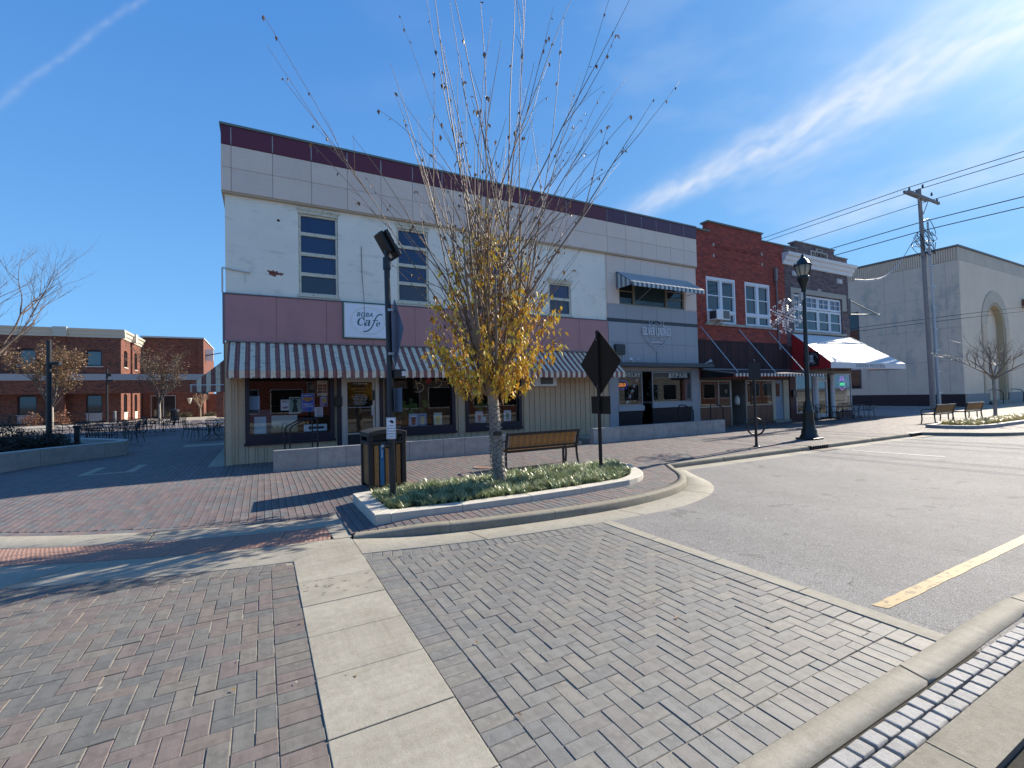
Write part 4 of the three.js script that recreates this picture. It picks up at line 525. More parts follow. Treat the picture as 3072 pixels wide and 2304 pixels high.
{ // jewelry shop
  const B = thing('jewelry_building', 'narrow shop building with grey-blue panels, small striped window awning and jewelry shopfront', 'building');
  const q = (h) => R4(...h).reverse(), hw = [14.0, 17.86, 5.42, 6.62], L = 13.30, E = 18.64;
  mesh('front_wall', prism(R4(L, E, 2.74, 9.1), -0.3, 0, [q(hw)]), creamPanel, B); mesh('roof', box(L, E, 8.8, 8.9, -27.9, -0.31), roofM, B); mesh('back_wall', box(L, E, 0, 9.1, -28.3, -28), whiteWall, B);
  const xs = [13.345, 14.34, 15.23, 16.09, 16.95, 17.80, 18.64], r = rng(62);
  for (let i = 0; i < 6; i++) { const a = xs[i] + 0.004, b = xs[i + 1] - 0.004;
    mesh('roof_band_panel', rbox(a, b, 8.76, 9.28, 0.001, 0.135 + 0.003 * r(), 0.008), M(0.062, 0.016, 0.05, 0.35), B); mesh('seam_strip', box(xs[i] - 0.008, xs[i] + 0.008, 8.77, 9.25, 0.136, 0.144), M(0.34, 0.33, 0.36, 0.7), B);
    mesh('fascia_panel', rbox(a, b, 8.135, 8.752, 0.001, 0.120 + 0.003 * r(), 0.006), creamPanel, B); mesh('fascia_panel', rbox(a, b, 7.485, 8.128, 0.001, 0.120 + 0.003 * r(), 0.006), creamPanel2, B);
    mesh('wall_panel', rbox(a, b, 6.66, 7.42, 0.001, 0.022, 0.005), creamPanel2, B);
    if (i === 0 || i === 5) mesh('wall_panel', rbox(i ? 17.92 : a, i ? b : 13.96, 5.44, 6.652, 0.001, 0.022, 0.005), creamPanel, B);
    mesh('grey_panel', rbox(a, b, 4.81, 5.40, 0.001, 0.03 + 0.003 * r(), 0.005), greyPanel, B); mesh('grey_panel', rbox(a, b, 3.80, 4.66, 0.001, 0.03 + 0.003 * r(), 0.005), greyPanel, B); mesh('grey_panel', rbox(a, b, 2.95, 3.793, 0.001, 0.03 + 0.003 * r(), 0.005), greyPanel, B);
  }
  mesh('dark_band', box(L + 0.01, E, 4.665, 4.805, 0.001, 0.036), slate, B); mesh('coping', box(13.361, E + 0.0, 9.284, 9.345, -0.35, 0.165), copingM, B); mesh('soffit', box(13.34, E, 7.43, 7.482, 0.001, 0.10), M(0.46, 0.37, 0.26, 0.8), B);
  win(B, 14.02, 14.84, 5.43, 6.6, -0.04, { ys: [6.0], fm: M(0.20, 0.17, 0.12, 0.5), fw: 0.05 }); win(B, 14.86, 16.76, 5.43, 6.6, -0.04, { fm: M(0.20, 0.17, 0.12, 0.5), fw: 0.05, gm: M(0.03, 0.05, 0.05, 0.05) }); win(B, 16.78, 17.84, 5.43, 6.6, -0.04, { ys: [5.85, 6.2], fm: M(0.20, 0.17, 0.12, 0.5), fw: 0.05 });
  { // metal slat awning
    const A = mesh('slat_awning', [bar([13.85, 6.08, 0.92], [18.05, 6.08, 0.92], 0.015), bar([14.9, 5.55, 0.03], [15.1, 6.1, 0.85], 0.01), bar([13.87, 6.1, 0.92], [13.87, 6.1, 0.03], 0.012), bar([18.03, 6.1, 0.92], [18.03, 6.1, 0.03], 0.012)], M(0.3, 0.31, 0.32, 0.5), B), m1 = M(0.50, 0.54, 0.54, 0.45), m2 = M(0.10, 0.13, 0.15, 0.45), n = 34, len = Math.hypot(0.92, 0.62), an = Math.atan2(0.62, 0.92);
    for (let i = 0; i < n; i++) { const x = 13.83 + (i + 0.5) * 4.24 / n, g = rbox(-0.06, 0.06, -0.012, 0.012, -len / 2, len / 2, 0.006, 1); g.rotateX(an); g.translate(x, 6.44 + (i % 2 ? 0.012 : 0), 0.48); const s = mesh('slat', [g, prism([[x - 0.06, 6.13], [x - 0.06, 6.0], [x - 0.03, 5.975], [x + 0.03, 5.975], [x + 0.06, 6.0], [x + 0.06, 6.13]], 0.94, 0.95)], i % 2 ? m1 : m2, A); }
    for (let i = 0; i < 7; i++) { const z0 = 0.04 + i * 0.128; mesh('slat', prismX([[z0, 6.76 - z0 * 0.66], [z0, 6.02], [z0 + 0.12, 6.02], [z0 + 0.12, 6.76 - (z0 + 0.12) * 0.66]], 13.815, 13.825), i % 2 ? m1 : greyTrim, A); }
  }
  // sign
  { const S = mesh('shop_sign', text('SILVER LININGS', sans, 15.16, 16.84, 4.17, 4.52, 0.07, 0.03), M(0.62, 0.64, 0.67, 0.4), B), sm = M(0.58, 0.60, 0.63, 0.4), z = 0.08, g = [];
    const sp = (cx, cy, r0, turns, dir, a0) => tube(Array.from({ length: 14 }, (_, i) => { const t = i / 13, a = a0 + dir * t * turns * 6.28, rr = r0 * (1 - 0.75 * t); return [cx + rr * Math.cos(a), cy + rr * Math.sin(a), z]; }), 0.010, 26, 4);
    for (const s of [-1, 1]) { g.push(tube([[16 + s * 0.62, 4.56, z], [16 + s * 0.4, 4.62, z], [16 + s * 0.2, 4.80, z], [16, 4.86, z]], 0.011, 16, 4), tube([[16 + s * 0.5, 4.56, z], [16 + s * 0.25, 4.60, z], [16, 4.72, z]], 0.010, 12, 4), sp(16 + s * 0.22, 4.60, 0.07, 1.4, s, 0), sp(16 + s * 0.42, 4.59, 0.055, 1.4, -s, 1.5), bar([16 + s * 0.40, 4.56, z], [16 + s * 0.42, 4.80, z], 0.008), tube([[16 + s * 0.80, 4.14, z], [16 + s * 0.62, 4.0, z], [16 + s * 0.5, 3.86, z], [16 + s * 0.3, 3.72, z], [16 + s * 0.12, 3.6, z]], 0.012, 20, 4), sp(16 + s * 0.56, 3.92, 0.09, 1.5, s, 2), sp(16 + s * 0.42, 3.74, 0.07, 1.5, -s, 0.5), sp(16 + s * 0.25, 4.04, 0.06, 1.5, s, 1), sp(16 + s * 0.24, 3.68, 0.05, 1.4, s, 3)); }
    g.push(new THREE.TorusGeometry(0.13, 0.013, 6, 24).translate(16, 3.62, z), bar([15.55, 4.13, z], [16.45, 4.13, z], 0.012), tube([[15.6, 3.80, z], [16.4, 3.80, z], [16.4, 3.96, z], [15.6, 3.96, z]], 0.011, 40, 4, true));
    mesh('scrollwork', g, sm, S); mesh('small_letters', [...Array.from({ length: 13 }, (_, i) => box(15.66 + i * 0.053, 15.66 + i * 0.053 + 0.03, 3.84, 3.92, 0.07, 0.09)), text('SL', serif, 15.95, 16.06, 3.55, 3.69, 0.07, 0.02)], sm, S); mesh('cable_conduit', tube([[16, 3.49, 0.05], [16.0, 3.15, 0.05], [16.0, 2.98, 0.08], [15.93, 2.95, 0.2]], 0.018, 14, 6), M(0.32, 0.35, 0.39, 0.5), S); }
  mesh('electric_box', rbox(13.60, 14.10, 3.30, 3.72, 0.035, 0.18, 0.015), M(0.025, 0.03, 0.035, 0.5), B); mesh('cable_conduit', bar([14.07, 3.3, 0.06], [14.07, 2.95, 0.06], 0.012), whiteM, B);
  for (const x of [14.30, 18.72]) for (const s of [-1, 1]) { if (x > 18 && s < 0) continue; const f = mesh('floodlight', lathe([[0, 0], [0.05, 0.02], [0.065, 0.10], [0.085, 0.15], [0, 0.16]], 12).rotateX(1.1).rotateY(s * 0.9).translate(x + s * 0.12, 3.03, 0.40), M(0.6, 0.6, 0.58, 0.4), B); mesh('floodlight_arm', bar([x, 2.96, 0.3], [x + s * 0.12, 3.05, 0.42], 0.018), whiteM, f); }
  mesh('canopy', rbox(13.38, 18.95, 2.77, 2.945, 0.04, 0.62, 0.015), M(0.035, 0.045, 0.06, 0.4), B);
  // shopfront
  const hl = [13.78, 15.12, 1.16, 2.60], hr = [15.74, 18.12, 1.24, 2.60];
  mesh('shop_pier', [box(L + 0.002, 13.76, 0, 2.735, -0.4, 0.03), box(18.14, E, 0, 2.735, -0.4, 0.03), box(13.77, 18.13, 2.62, 2.735, -0.3, 0.02)], greyPanel, B);
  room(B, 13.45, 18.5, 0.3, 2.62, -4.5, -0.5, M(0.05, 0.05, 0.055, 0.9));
  for (const [h, n] of [[hl, 'l'], [hr, 'r']]) { const a = n === 'l' ? h[0] : h[0] - 0.04, b = n === 'l' ? 15.18 : h[1];
    const w = mesh('shop_window', prism(R4(a, h[1], h[2], h[3]), -0.03, 0.02, [R4(a + 0.035, h[1] - 0.035, h[2] + 0.035, h[3] - 0.035).reverse()]), M(0.32, 0.33, 0.34, 0.4, { metalness: 0.4 }), B); mesh('pane', box(a + 0.03, h[1] - 0.03, h[2] + 0.03, h[3] - 0.03, -0.012, -0.006), glassM, w);
    mesh('sill', rbox(a - 0.02, b, h[2] - 0.21, h[2] - 0.005, -0.04, 0.06, 0.01), greyPanel, w); mesh('base_panel', box(a, h[1] - 0.04, 0.12, h[2] - 0.215, -0.06, -0.02), slate, w); mesh('fluting', Array.from({ length: Math.round((h[1] - a) / 0.055) - 1 }, (_, i) => box(a + 0.02 + i * 0.055, a + 0.045 + i * 0.055, 0.13, h[2] - 0.22, -0.019, -0.005)), M(0.012, 0.014, 0.02, 0.4), w);
    mesh('name_band', box(a + 0.04, h[1] - 0.04, 2.30, 2.57, -0.045, -0.02), M(0.006, 0.006, 0.008, 0.5), w); mesh('display_stage', box(a, h[1], h[2] + 0.0, h[2] + 0.06, -0.9, -0.05), M(0.35, 0.36, 0.36, 0.8), w);
    mesh('display_return', box(n === 'l' ? 15.13 : 15.70, n === 'l' ? 15.16 : 15.73, 0.12, 2.62, -0.95, -0.03), glassM, w);
  }
  mesh('name_lettering', text('JEWELRY', serif, 13.83, 15.06, 2.345, 2.535, -0.019, 0.012), whiteM, B); mesh('name_lettering', text('REPAIR', serif, 16.72, 17.92, 2.345, 2.535, -0.019, 0.012), whiteM, B);
  { const d = mesh('door', prism(R4(15.18, 15.70, 0.30, 2.4), -1.0, -0.95, [R4(15.24, 15.64, 0.55, 2.3).reverse()]), blackM, B); mesh('pane', box(15.235, 15.645, 0.545, 2.305, -0.98, -0.972), glassM, d); mesh('handle', bar([15.28, 1.1, -0.92], [15.28, 1.5, -0.92], 0.012), galvM, d); mesh('doorstep', box(15.15, 15.72, 0.0, 0.29, -0.9, 0.05), M(0.22, 0.24, 0.26, 0.8), d); }
}
{ // things in the jewelry window
  const o = thing('neon_sign', 'small orange and blue GOLD sign in the left jewelry window', 'neon sign', 13.85, 1.98, -0.08), om = M(0.6, 0.2, 0.05, 0.5, { emissive: C(1.0, 0.28, 0.05), emissiveIntensity: 0.35 });
  mesh('letters', text('GOLD', sans, 0.0, 0.42, 0, 0.14, 0, 0.012), om, o); mesh('border', tube([[-0.05, -0.05, 0], [0.47, -0.05, 0], [0.47, 0.2, 0], [-0.05, 0.2, 0]], 0.008, 40, 5, true), M(0.1, 0.1, 0.5, 0.5, { emissive: C(0.1, 0.1, 0.9), emissiveIntensity: 0.25 }), o);
  const g = thing('window_garland', 'red and white twisted garland hanging across the left jewelry window', 'garland', 0, 0, 0), r = rng(71), a = [], b = []; for (let i = 0; i < 26; i++) { const t = i / 25, x = mix(15.02, 14.42, t) + (r() - 0.5) * 0.05, y = mix(2.28, 1.3, t) + (r() - 0.5) * 0.04, s = new THREE.IcosahedronGeometry(0.045 + 0.02 * r(), 0); s.translate(x, y, -0.16 - 0.03 * r()); (Math.floor(i / 3) % 2 ? a : b).push(s); } mesh('red_tufts', a, M(0.22, 0.02, 0.02, 0.8), g); mesh('white_tufts', b, M(0.6, 0.6, 0.6, 0.8), g);
  const f = thing('window_garland', 'green fairy-lit garland along the foot of the jewelry windows', 'garland', 0, 0, 0), gr = [], wh = []; for (let i = 0; i < 120; i++) { const x = i < 50 ? mix(13.85, 14.5, r()) : mix(15.8, 16.5, r()), y = i < 50 ? 1.25 + r() * r() * 0.9 : 1.32 + r() * 0.95, s = new THREE.IcosahedronGeometry(0.03 + 0.02 * r(), 0); s.translate(x, y, -0.2 - 0.3 * r()); gr.push(s); if (i % 3 === 0) { const w = new THREE.IcosahedronGeometry(0.013, 0); w.translate(x + 0.02, y, -0.15); wh.push(w); } } stuff(mesh('sprigs', gr, M(0.02, 0.05, 0.025, 0.9), f)); stuff(mesh('bulbs', wh, M(0.7, 0.7, 0.65, 0.3), f));
}
const redBrick = M(1, 1, 1, 0.85, { map: bricks(1024, 1024, 3.6, 3.6, 0.225, 0.075, 0.010, [[0.33, 0.058, 0.036], [0.28, 0.050, 0.034], [0.36, 0.066, 0.040], [0.23, 0.043, 0.032]], [0.16, 0.045, 0.035], 15), bumpMap: bumpBrick, bumpScale: 0.005 });
const brownBrick = M(1, 1, 1, 0.85, { map: bricks(1024, 1024, 3.6, 3.6, 0.30, 0.075, 0.010, [[0.115, 0.075, 0.078], [0.16, 0.115, 0.11], [0.09, 0.06, 0.068], [0.18, 0.13, 0.12], [0.13, 0.09, 0.095]], [0.16, 0.13, 0.12], 16), bumpMap: bumpBrick, bumpScale: 0.004 });
const plazaBrick = M(0.84, 0.88, 0.92, 0.88, { map: bricks(1024, 1024, 5.4, 5.4, 0.225, 0.075, 0.010, [[0.20, 0.062, 0.034], [0.24, 0.075, 0.04], [0.17, 0.05, 0.03], [0.21, 0.07, 0.04], [0.075, 0.032, 0.028]], [0.16, 0.09, 0.065], 17), bumpMap: bumpBrick, bumpScale: 0.004 });
const stoneTrim = M(1, 1, 1, 0.8, { map: T.stone }), winWhite = M(0.70, 0.72, 0.74, 0.45), clearDark = M(0.010, 0.014, 0.020, 0.04, { ior: 1.7 });
{ // red brick shop
  const B = thing('red_brick_building', 'red brick shop building with stepped parapet and two pairs of white sash windows', 'building'), q = (h) => R4(...h).reverse(), L = 18.66, E = 25.58;
  const w1 = [19.36, 21.48, 4.95, 7.16], w2 = [22.21, 24.24, 4.95, 7.16];
  mesh('front_wall', prism([[L, 2.3], [E, 2.3], [E, 9.38], [23.74, 9.38], [23.74, 9.76], [19.62, 9.76], [19.62, 9.28], [L, 9.28]], -0.3, 0, [w1, w2].map(q)), redBrick, B);
  mesh('body', [box(L, E, 0, 8.6, -26, -5), box(L, L + 0.2, 2.3, 9.2, -5, -0.301), box(E - 0.2, E, 2.3, 9.2, -5, -0.301)], redBrick, B); mesh('roof', box(L, E, 8.6, 8.7, -26, -0.301), roofM, B);
  mesh('coping', [box(18.3, 19.70, 9.285, 9.36, -0.4, 0.06), box(19.56, 23.80, 9.765, 9.84, -0.4, 0.06), box(23.745, E + 0.02, 9.385, 9.45, -0.4, 0.06)], M(0.14, 0.17, 0.15, 0.6), B); mesh('parapet_block', box(18.30, 18.655, 8.9, 9.284, -0.4, -0.002), stoneTrim, B);
  mesh('brick_panel', [box(20.0, 23.6, 8.63, 8.72, 0.001, 0.018), box(20.0, 23.6, 8.16, 8.25, 0.001, 0.018)].concat(Array.from({ length: 32 }, (_, i) => box(20.03 + i * 0.112, 20.09 + i * 0.112, 8.62, 8.735, 0.0185, 0.026))), redBrick, B);
  for (const [x, y] of [[19.95, 8.71], [23.66, 8.71], [19.95, 8.18], [23.66, 8.18]]) mesh('corner_stone', box(x - 0.06, x + 0.06, y - 0.07, y + 0.07, 0.001, 0.03), stoneTrim, B);
  for (const [h, ac] of [[w1, 1], [w2, 0]]) { const m = (h[0] + h[1]) / 2;
    for (const [a, b] of [[h[0] + 0.10, m - 0.09], [m + 0.09, h[1] - 0.10]]) win(B, a, b, 5.55, 7.02, -0.05, { ys: [6.28], fw: 0.045, mw: 0.05, fm: winWhite, gm: clearDark, d: 0.10 });
    for (const [a, b] of [[h[0] + 0.10, m - 0.09], [m + 0.09, h[1] - 0.10]]) win(B, a, b, 4.99, 5.44, -0.05, { fw: 0.05, fm: winWhite, gm: clearDark, d: 0.10 });
    mesh('window_casing', prism(R4(h[0] + 0.004, h[1] - 0.004, h[2] + 0.004, h[3] - 0.004), -0.14, -0.012, [R4(h[0] + 0.10, m - 0.09, 5.55, 7.02).reverse(), R4(m + 0.09, h[1] - 0.10, 5.55, 7.02).reverse(), R4(h[0] + 0.10, m - 0.09, 4.99, 5.44).reverse(), R4(m + 0.09, h[1] - 0.10, 4.99, 5.44).reverse()]), winWhite, B);
    if (ac) { const u = mesh('air_conditioner', rbox(19.42, 20.35, 5.02, 5.50, -0.04, 0.50, 0.02), whiteM, B); mesh('grille', [box(19.86, 20.30, 5.08, 5.45, 0.501, 0.508), box(19.415, 19.42, 5.08, 5.45, 0.1, 0.45)], M(0.05, 0.05, 0.055, 0.6), u); mesh('louvre', Array.from({ length: 10 }, (_, i) => box(19.87, 20.29, 5.095 + i * 0.036, 5.106 + i * 0.036, 0.508, 0.516)), M(0.35, 0.35, 0.35, 0.5), u); mesh('bracket', [bar([19.7, 4.8, 0.02], [19.75, 5.02, 0.4], 0.012), bar([20.1, 4.8, 0.02], [20.1, 5.02, 0.4], 0.012)], ironM, u); } }
  mesh('sill', rbox(19.2, 24.3, 4.82, 4.944, -0.1, 0.09, 0.01), M(1, 1, 1, 0.9, { map: grain(256, 1.4, [0.36, 0.34, 0.30], 0.5, 5, 0.3, 18, 0.1, 33) }), B);
  mesh('service_conduit', [bar([24.72, 8.1, 0.06], [24.80, 3.9, 0.06], 0.04), rbox(24.62, 24.80, 7.4, 8.1, 0.02, 0.14, 0.02), rbox(24.74, 24.88, 3.78, 3.98, 0.02, 0.12, 0.02)], M(0.20, 0.17, 0.17, 0.6), B); mesh('service_wires', [tube([[24.75, 7.85, 0.1], [25.0, 7.75, 0.25], [25.2, 7.95, 0.2], [25.5, 7.85, 0.15]], 0.012, 18, 4), tube([[24.75, 7.6, 0.1], [25.2, 7.2, 0.3], [25.7, 7.4, 0.2]], 0.010, 14, 4)], blackM, B);
  const maroonBoard = [M(0.040, 0.012, 0.014, 0.8), M(0.055, 0.017, 0.018, 0.8), M(0.03, 0.010, 0.012, 0.8)], r = rng(73);
  for (let i = 0; i < 48; i++) { const x = 18.68 + i * 0.1435; mesh('siding_board', box(x + 0.006, x + 0.138, 2.72, 4.05 + 0.01 * r(), 0.001, 0.03 + 0.012 * r()), maroonBoard[Math.floor(r() * 3)], B); }
  mesh('siding_trim', box(L + 0.01, E - 0.01, 4.062, 4.11, 0.001, 0.05), maroonBoard[1], B);
  { // flat canopy hung on rods
    const A = mesh('canopy', prismX([[0.02, 2.72], [1.74, 2.44], [1.74, 2.40], [0.02, 2.68]], 18.74, 25.66), M(0.055, 0.035, 0.035, 0.6), B);
    mesh('canopy_rail', [bar([18.74, 2.735, 0.04], [25.66, 2.735, 0.04], 0.02), bar([18.74, 2.73, 0.04], [18.74, 2.46, 1.74], 0.022)], galvM, A); mesh('canopy_end', prismX([[0.02, 2.68], [1.74, 2.40], [1.74, 2.29], [0.02, 2.30]], 18.735, 18.745), blackM, A);
    const m1 = M(0.62, 0.60, 0.55, 0.7), m2 = M(0.10, 0.06, 0.05, 0.7); for (let i = 0; i < 56; i++) { const x = 18.76 + i * 0.123; mesh('valance_tab', prism([[x, 2.45], [x, 2.34], [x + 0.03, 2.305], [x + 0.09, 2.305], [x + 0.118, 2.34], [x + 0.118, 2.45]], 1.742, 1.75).rotateX(0), i % 2 ? m1 : m2, A); }
    for (const [a, b] of [[18.87, 19.3], [21.6, 22.0], [24.0, 24.4]]) mesh('canopy_rod', bar([a, 4.72, 0.02], [b, 2.50, 1.55], 0.024), galvM, A);
  }
  // shopfront
  const copper = M(1, 1, 1, 0.42, { map: grain(512, 2.4, [0.115, 0.050, 0.030], 0.35, 0.9, 0.25, 3, 0.05, 44), metalness: 0.25 });
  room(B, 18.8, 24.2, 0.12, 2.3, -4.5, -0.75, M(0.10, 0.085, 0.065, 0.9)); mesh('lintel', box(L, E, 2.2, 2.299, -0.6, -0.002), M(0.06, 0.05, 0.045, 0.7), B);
  for (const [a, b, g] of [[18.70, 20.86, 1], [22.08, 24.16, 0]]) { const w = mesh('shop_window', prism(R4(a, b, 0.94, 2.2), -0.05, 0.0, (g ? [[a + 0.04, b - 0.9, 0.98, 2.16], [b - 0.86, b - 0.04, 0.98, 2.16]] : [[a + 0.04, b - 0.04, 0.98, 2.16]]).map(q)), M(0.38, 0.37, 0.35, 0.35, { metalness: 0.5 }), B); mesh('pane', box(a + 0.03, b - 0.03, 0.97, 2.17, -0.03, -0.024), glassM, w);
    for (let i = 0; i < 4; i++) mesh('copper_panel', rbox(a + i * (b - a) / 4 + 0.004, a + (i + 1) * (b - a) / 4 - 0.004, 0.0, 0.935, -0.3, -0.01, 0.006), copper, w); mesh('display_shelf', box(a, b, 0.94, 0.97, -0.8, -0.06), M(0.4, 0.37, 0.33, 0.8), w); }
  mesh('recess', [box(20.87, 20.93, 0, 2.2, -0.9, -0.01), box(22.0, 22.07, 0, 2.2, -0.9, -0.01)], M(0.30, 0.29, 0.27, 0.4, { metalness: 0.4 }), B);
  { const d = mesh('door', prism(R4(21.0, 21.95, 0.1, 2.19), -0.95, -0.9, [R4(21.1, 21.85, 0.35, 2.1).reverse()]), galvM, B); mesh('pane', box(21.09, 21.86, 0.34, 2.11, -0.93, -0.924), glassM, d); }
  mesh('paper_flower', Array.from({ length: 6 }, (_, i) => new THREE.CylinderGeometry(0.045, 0.045, 0.004, 10).rotateX(Math.PI / 2).translate(20.58 + 0.06 * Math.cos(i * 1.047), 1.68 + 0.06 * Math.sin(i * 1.047), -0.05)), M(0.5, 0.33, 0.3, 0.8), B);
  { const d = mesh('blue_door', rbox(24.42, 25.12, 0.14, 2.2, -0.12, -0.06, 0.01), M(0.24, 0.31, 0.40, 0.5), B); mesh('pane', box(24.54, 24.86, 1.35, 2.02, -0.059, -0.052), clearDark, d); mesh('handle', new THREE.SphereGeometry(0.04, 10, 8).translate(25.02, 1.1, -0.02), galvM, d); mesh('door_surround', [box(24.18, 24.41, 0, 2.2, -0.3, -0.002), box(25.13, E, 0, 2.2, -0.3, -0.002)], M(0.52, 0.47, 0.36, 0.7), B); mesh('doorstep', box(24.2, 25.5, 0.0, 0.13, -0.3, 0.12), concM, d); }
  mesh('white_vase', lathe([[0, 0], [0.10, 0], [0.14, 0.15], [0.12, 0.34], [0.06, 0.42], [0.06, 0.46], [0, 0.46]], 16, 21.72, 0.99, -0.3), whiteM, B);
}
{ // brown brick building with the pizzeria
  const B = thing('brown_brick_building', 'brown brick corner building with white cornice, name plaque and red and white pizzeria awning', 'building'), q = (h) => R4(...h).reverse(), L = 25.60, E = 31.95, wd = [26.33, 31.16, 4.88, 6.94];
  mesh('front_wall', prism([[L, 2.7], [E, 2.7], [E, 9.42], [30.56, 9.42], [30.56, 9.78], [26.72, 9.78], [26.72, 9.40], [L, 9.40]], -0.3, 0, [q(wd)]), brownBrick, B);
  mesh('side_wall', [box(E - 0.3, E, 0, 9.2, -24, -0.301)], brownBrick, B); mesh('body', box(L, E - 0.301, 0, 8.6, -24, -5), brownBrick, B); mesh('roof', box(L, E - 0.301, 8.6, 8.7, -24, -0.301), roofM, B);
  mesh('coping', [box(L + 0.02, 26.80, 9.405, 9.46, -0.4, 0.05), box(26.66, 30.62, 9.785, 9.85, -0.4, 0.05), box(30.565, E + 0.04, 9.425, 9.48, -0.4, 0.05)], M(0.16, 0.19, 0.18, 0.6), B);
  mesh('cornice', prismX([[0.001, 8.42], [0.07, 8.44], [0.09, 8.58], [0.20, 8.66], [0.24, 8.80], [0.36, 8.86], [0.40, 9.0], [0.001, 9.02]], 25.42, 32.35), winWhite, B);
  mesh('name_plaque', prism([[28.05, 9.1], [29.76, 9.1], [29.76, 9.5], [29.25, 9.5], [29.25, 9.66], [28.62, 9.66], [28.62, 9.5], [28.05, 9.5]], 0.001, 0.06), stoneTrim, B); const ink = M(0.035, 0.03, 0.03, 0.8); mesh('plaque_lettering', [text('FLEMING', sans, 28.17, 29.64, 9.18, 9.42, 0.061, 0.015), text('1911', sans, 28.74, 29.12, 9.51, 9.62, 0.061, 0.015)], ink, B);
  for (const x of [26.26, 30.70]) { const s = mesh('ornament_tile', box(x, x + 0.62, 7.88, 8.16, 0.001, 0.025), M(0.42, 0.41, 0.40, 0.7), B); mesh('ornament_rays', Array.from({ length: 8 }, (_, i) => flat([x + 0.31, 8.02, 0.035], [x + 0.31 + 0.24 * Math.cos(i * 0.785), 8.02 + 0.115 * Math.sin(i * 0.785), 0.035], 0.03, 0.03, [0, 0, 1])), winWhite, s); }
  mesh('window_surround', prism([[26.05, 6.25], [26.32, 6.25], [26.32, 6.95], [31.17, 6.95], [31.17, 6.25], [31.60, 6.25], [31.60, 7.22], [28.95, 7.22], [28.95, 7.36], [28.62, 7.36], [28.62, 7.22], [26.05, 7.22]], 0.001, 0.05), stoneTrim, B);
  const xs = [26.36, 27.52, 28.72, 29.90, 31.13]; for (let i = 0; i < 4; i++) { win(B, xs[i] + 0.02, xs[i + 1] - 0.02, 6.18, 6.88, -0.05, { xs: [(xs[i] + xs[i + 1]) / 2], ys: [6.53], fw: 0.09, mw: 0.025, fm: winWhite, gm: M(0.10, 0.12, 0.17, 0.15) }); const mm = (xs[i] + xs[i + 1]) / 2; win(B, xs[i] + 0.02, xs[i + 1] - 0.02, 4.92, 6.12, -0.05, { ys: [5.5], xs: i === 1 || i === 2 ? [] : [], fw: 0.09, mw: 0.05, fm: winWhite, gm: clearDark }); }
  mesh('window_casing', prism(R4(wd[0] + 0.003, wd[1] - 0.003, wd[2] + 0.003, wd[3] - 0.003), -0.2, -0.131, []), winWhite, B); mesh('sill', rbox(26.1, 31.4, 4.76, 4.874, -0.1, 0.10, 0.01), stoneTrim, B);
  // awning with red ends and pale ribbed slope
  { const wv = M(0.66, 0.66, 0.65, 0.6), rd = M(0.42, 0.016, 0.018, 0.65); const P = (pts) => { const g = new THREE.BufferGeometry(); g.setAttribute('position', new THREE.Float32BufferAttribute(pts.flat(), 3)); g.computeVertexNormals(); return g; };
    const a = [26.0, 4.70, 0.02], b = [31.95, 4.70, 0.02], c = [26.0, 3.03, 1.91], d = [33.83, 3.03, 1.91], e = [33.83, 3.03, 0.02];
    const A = mesh('awning', P([a, c, d, a, d, b, b, d, e]), wv, B), n = 22, rb = []; for (let i = 0; i <= n; i++) { const t = i / n, x = 26.0 + t * 5.95; rb.push(bar([x, 4.705, 0.02], [x, 3.035, 1.91], 0.010, 0.010, 5)); } for (let i = 1; i < 7; i++) { const x = 31.95 + i * 0.26, t = (x - 31.95) / 1.88; rb.push(bar([x, 4.705 - 1.67 * t, 0.02 + 1.89 * t], [x, 3.035, 1.91], 0.010, 0.010, 5)); } mesh('ribs', rb, wv, A);
    mesh('valance', [box(26.0, 33.83, 2.72, 3.028, 1.90, 1.915), box(33.815, 33.83, 2.72, 3.028, 0.02, 1.899)], wv, A); mesh('awning_frame', [bar([26.02, 3.02, 1.88], [33.8, 3.02, 1.88], 0.02), bar([26.02, 2.74, 1.88], [33.8, 2.74, 1.88], 0.015), bar([33.8, 2.74, 1.88], [33.8, 2.74, 0.05], 0.015), bar([31.95, 4.7, 0.05], [33.8, 3.02, 1.88], 0.02)], galvM, A);
    mesh('red_end', prismX([[0.02, 4.70], [1.91, 3.02], [1.91, 2.72], [0.02, 2.72]], 25.985, 25.997), rd, A);
    mesh('awning_lettering', text('GREEKS PIZZERIA', serif, 28.36, 31.45, 2.78, 2.96, 1.916, 0.004), M(0.10, 0.13, 0.16, 0.6), A);
    const lg = new THREE.CylinderGeometry(0.40, 0.40, 0.01, 32); lg.rotateZ(Math.PI / 2); lg.translate(25.978, 3.24, 1.0); const lo = mesh('round_logo', lg, M(0.012, 0.012, 0.014, 0.6), A);
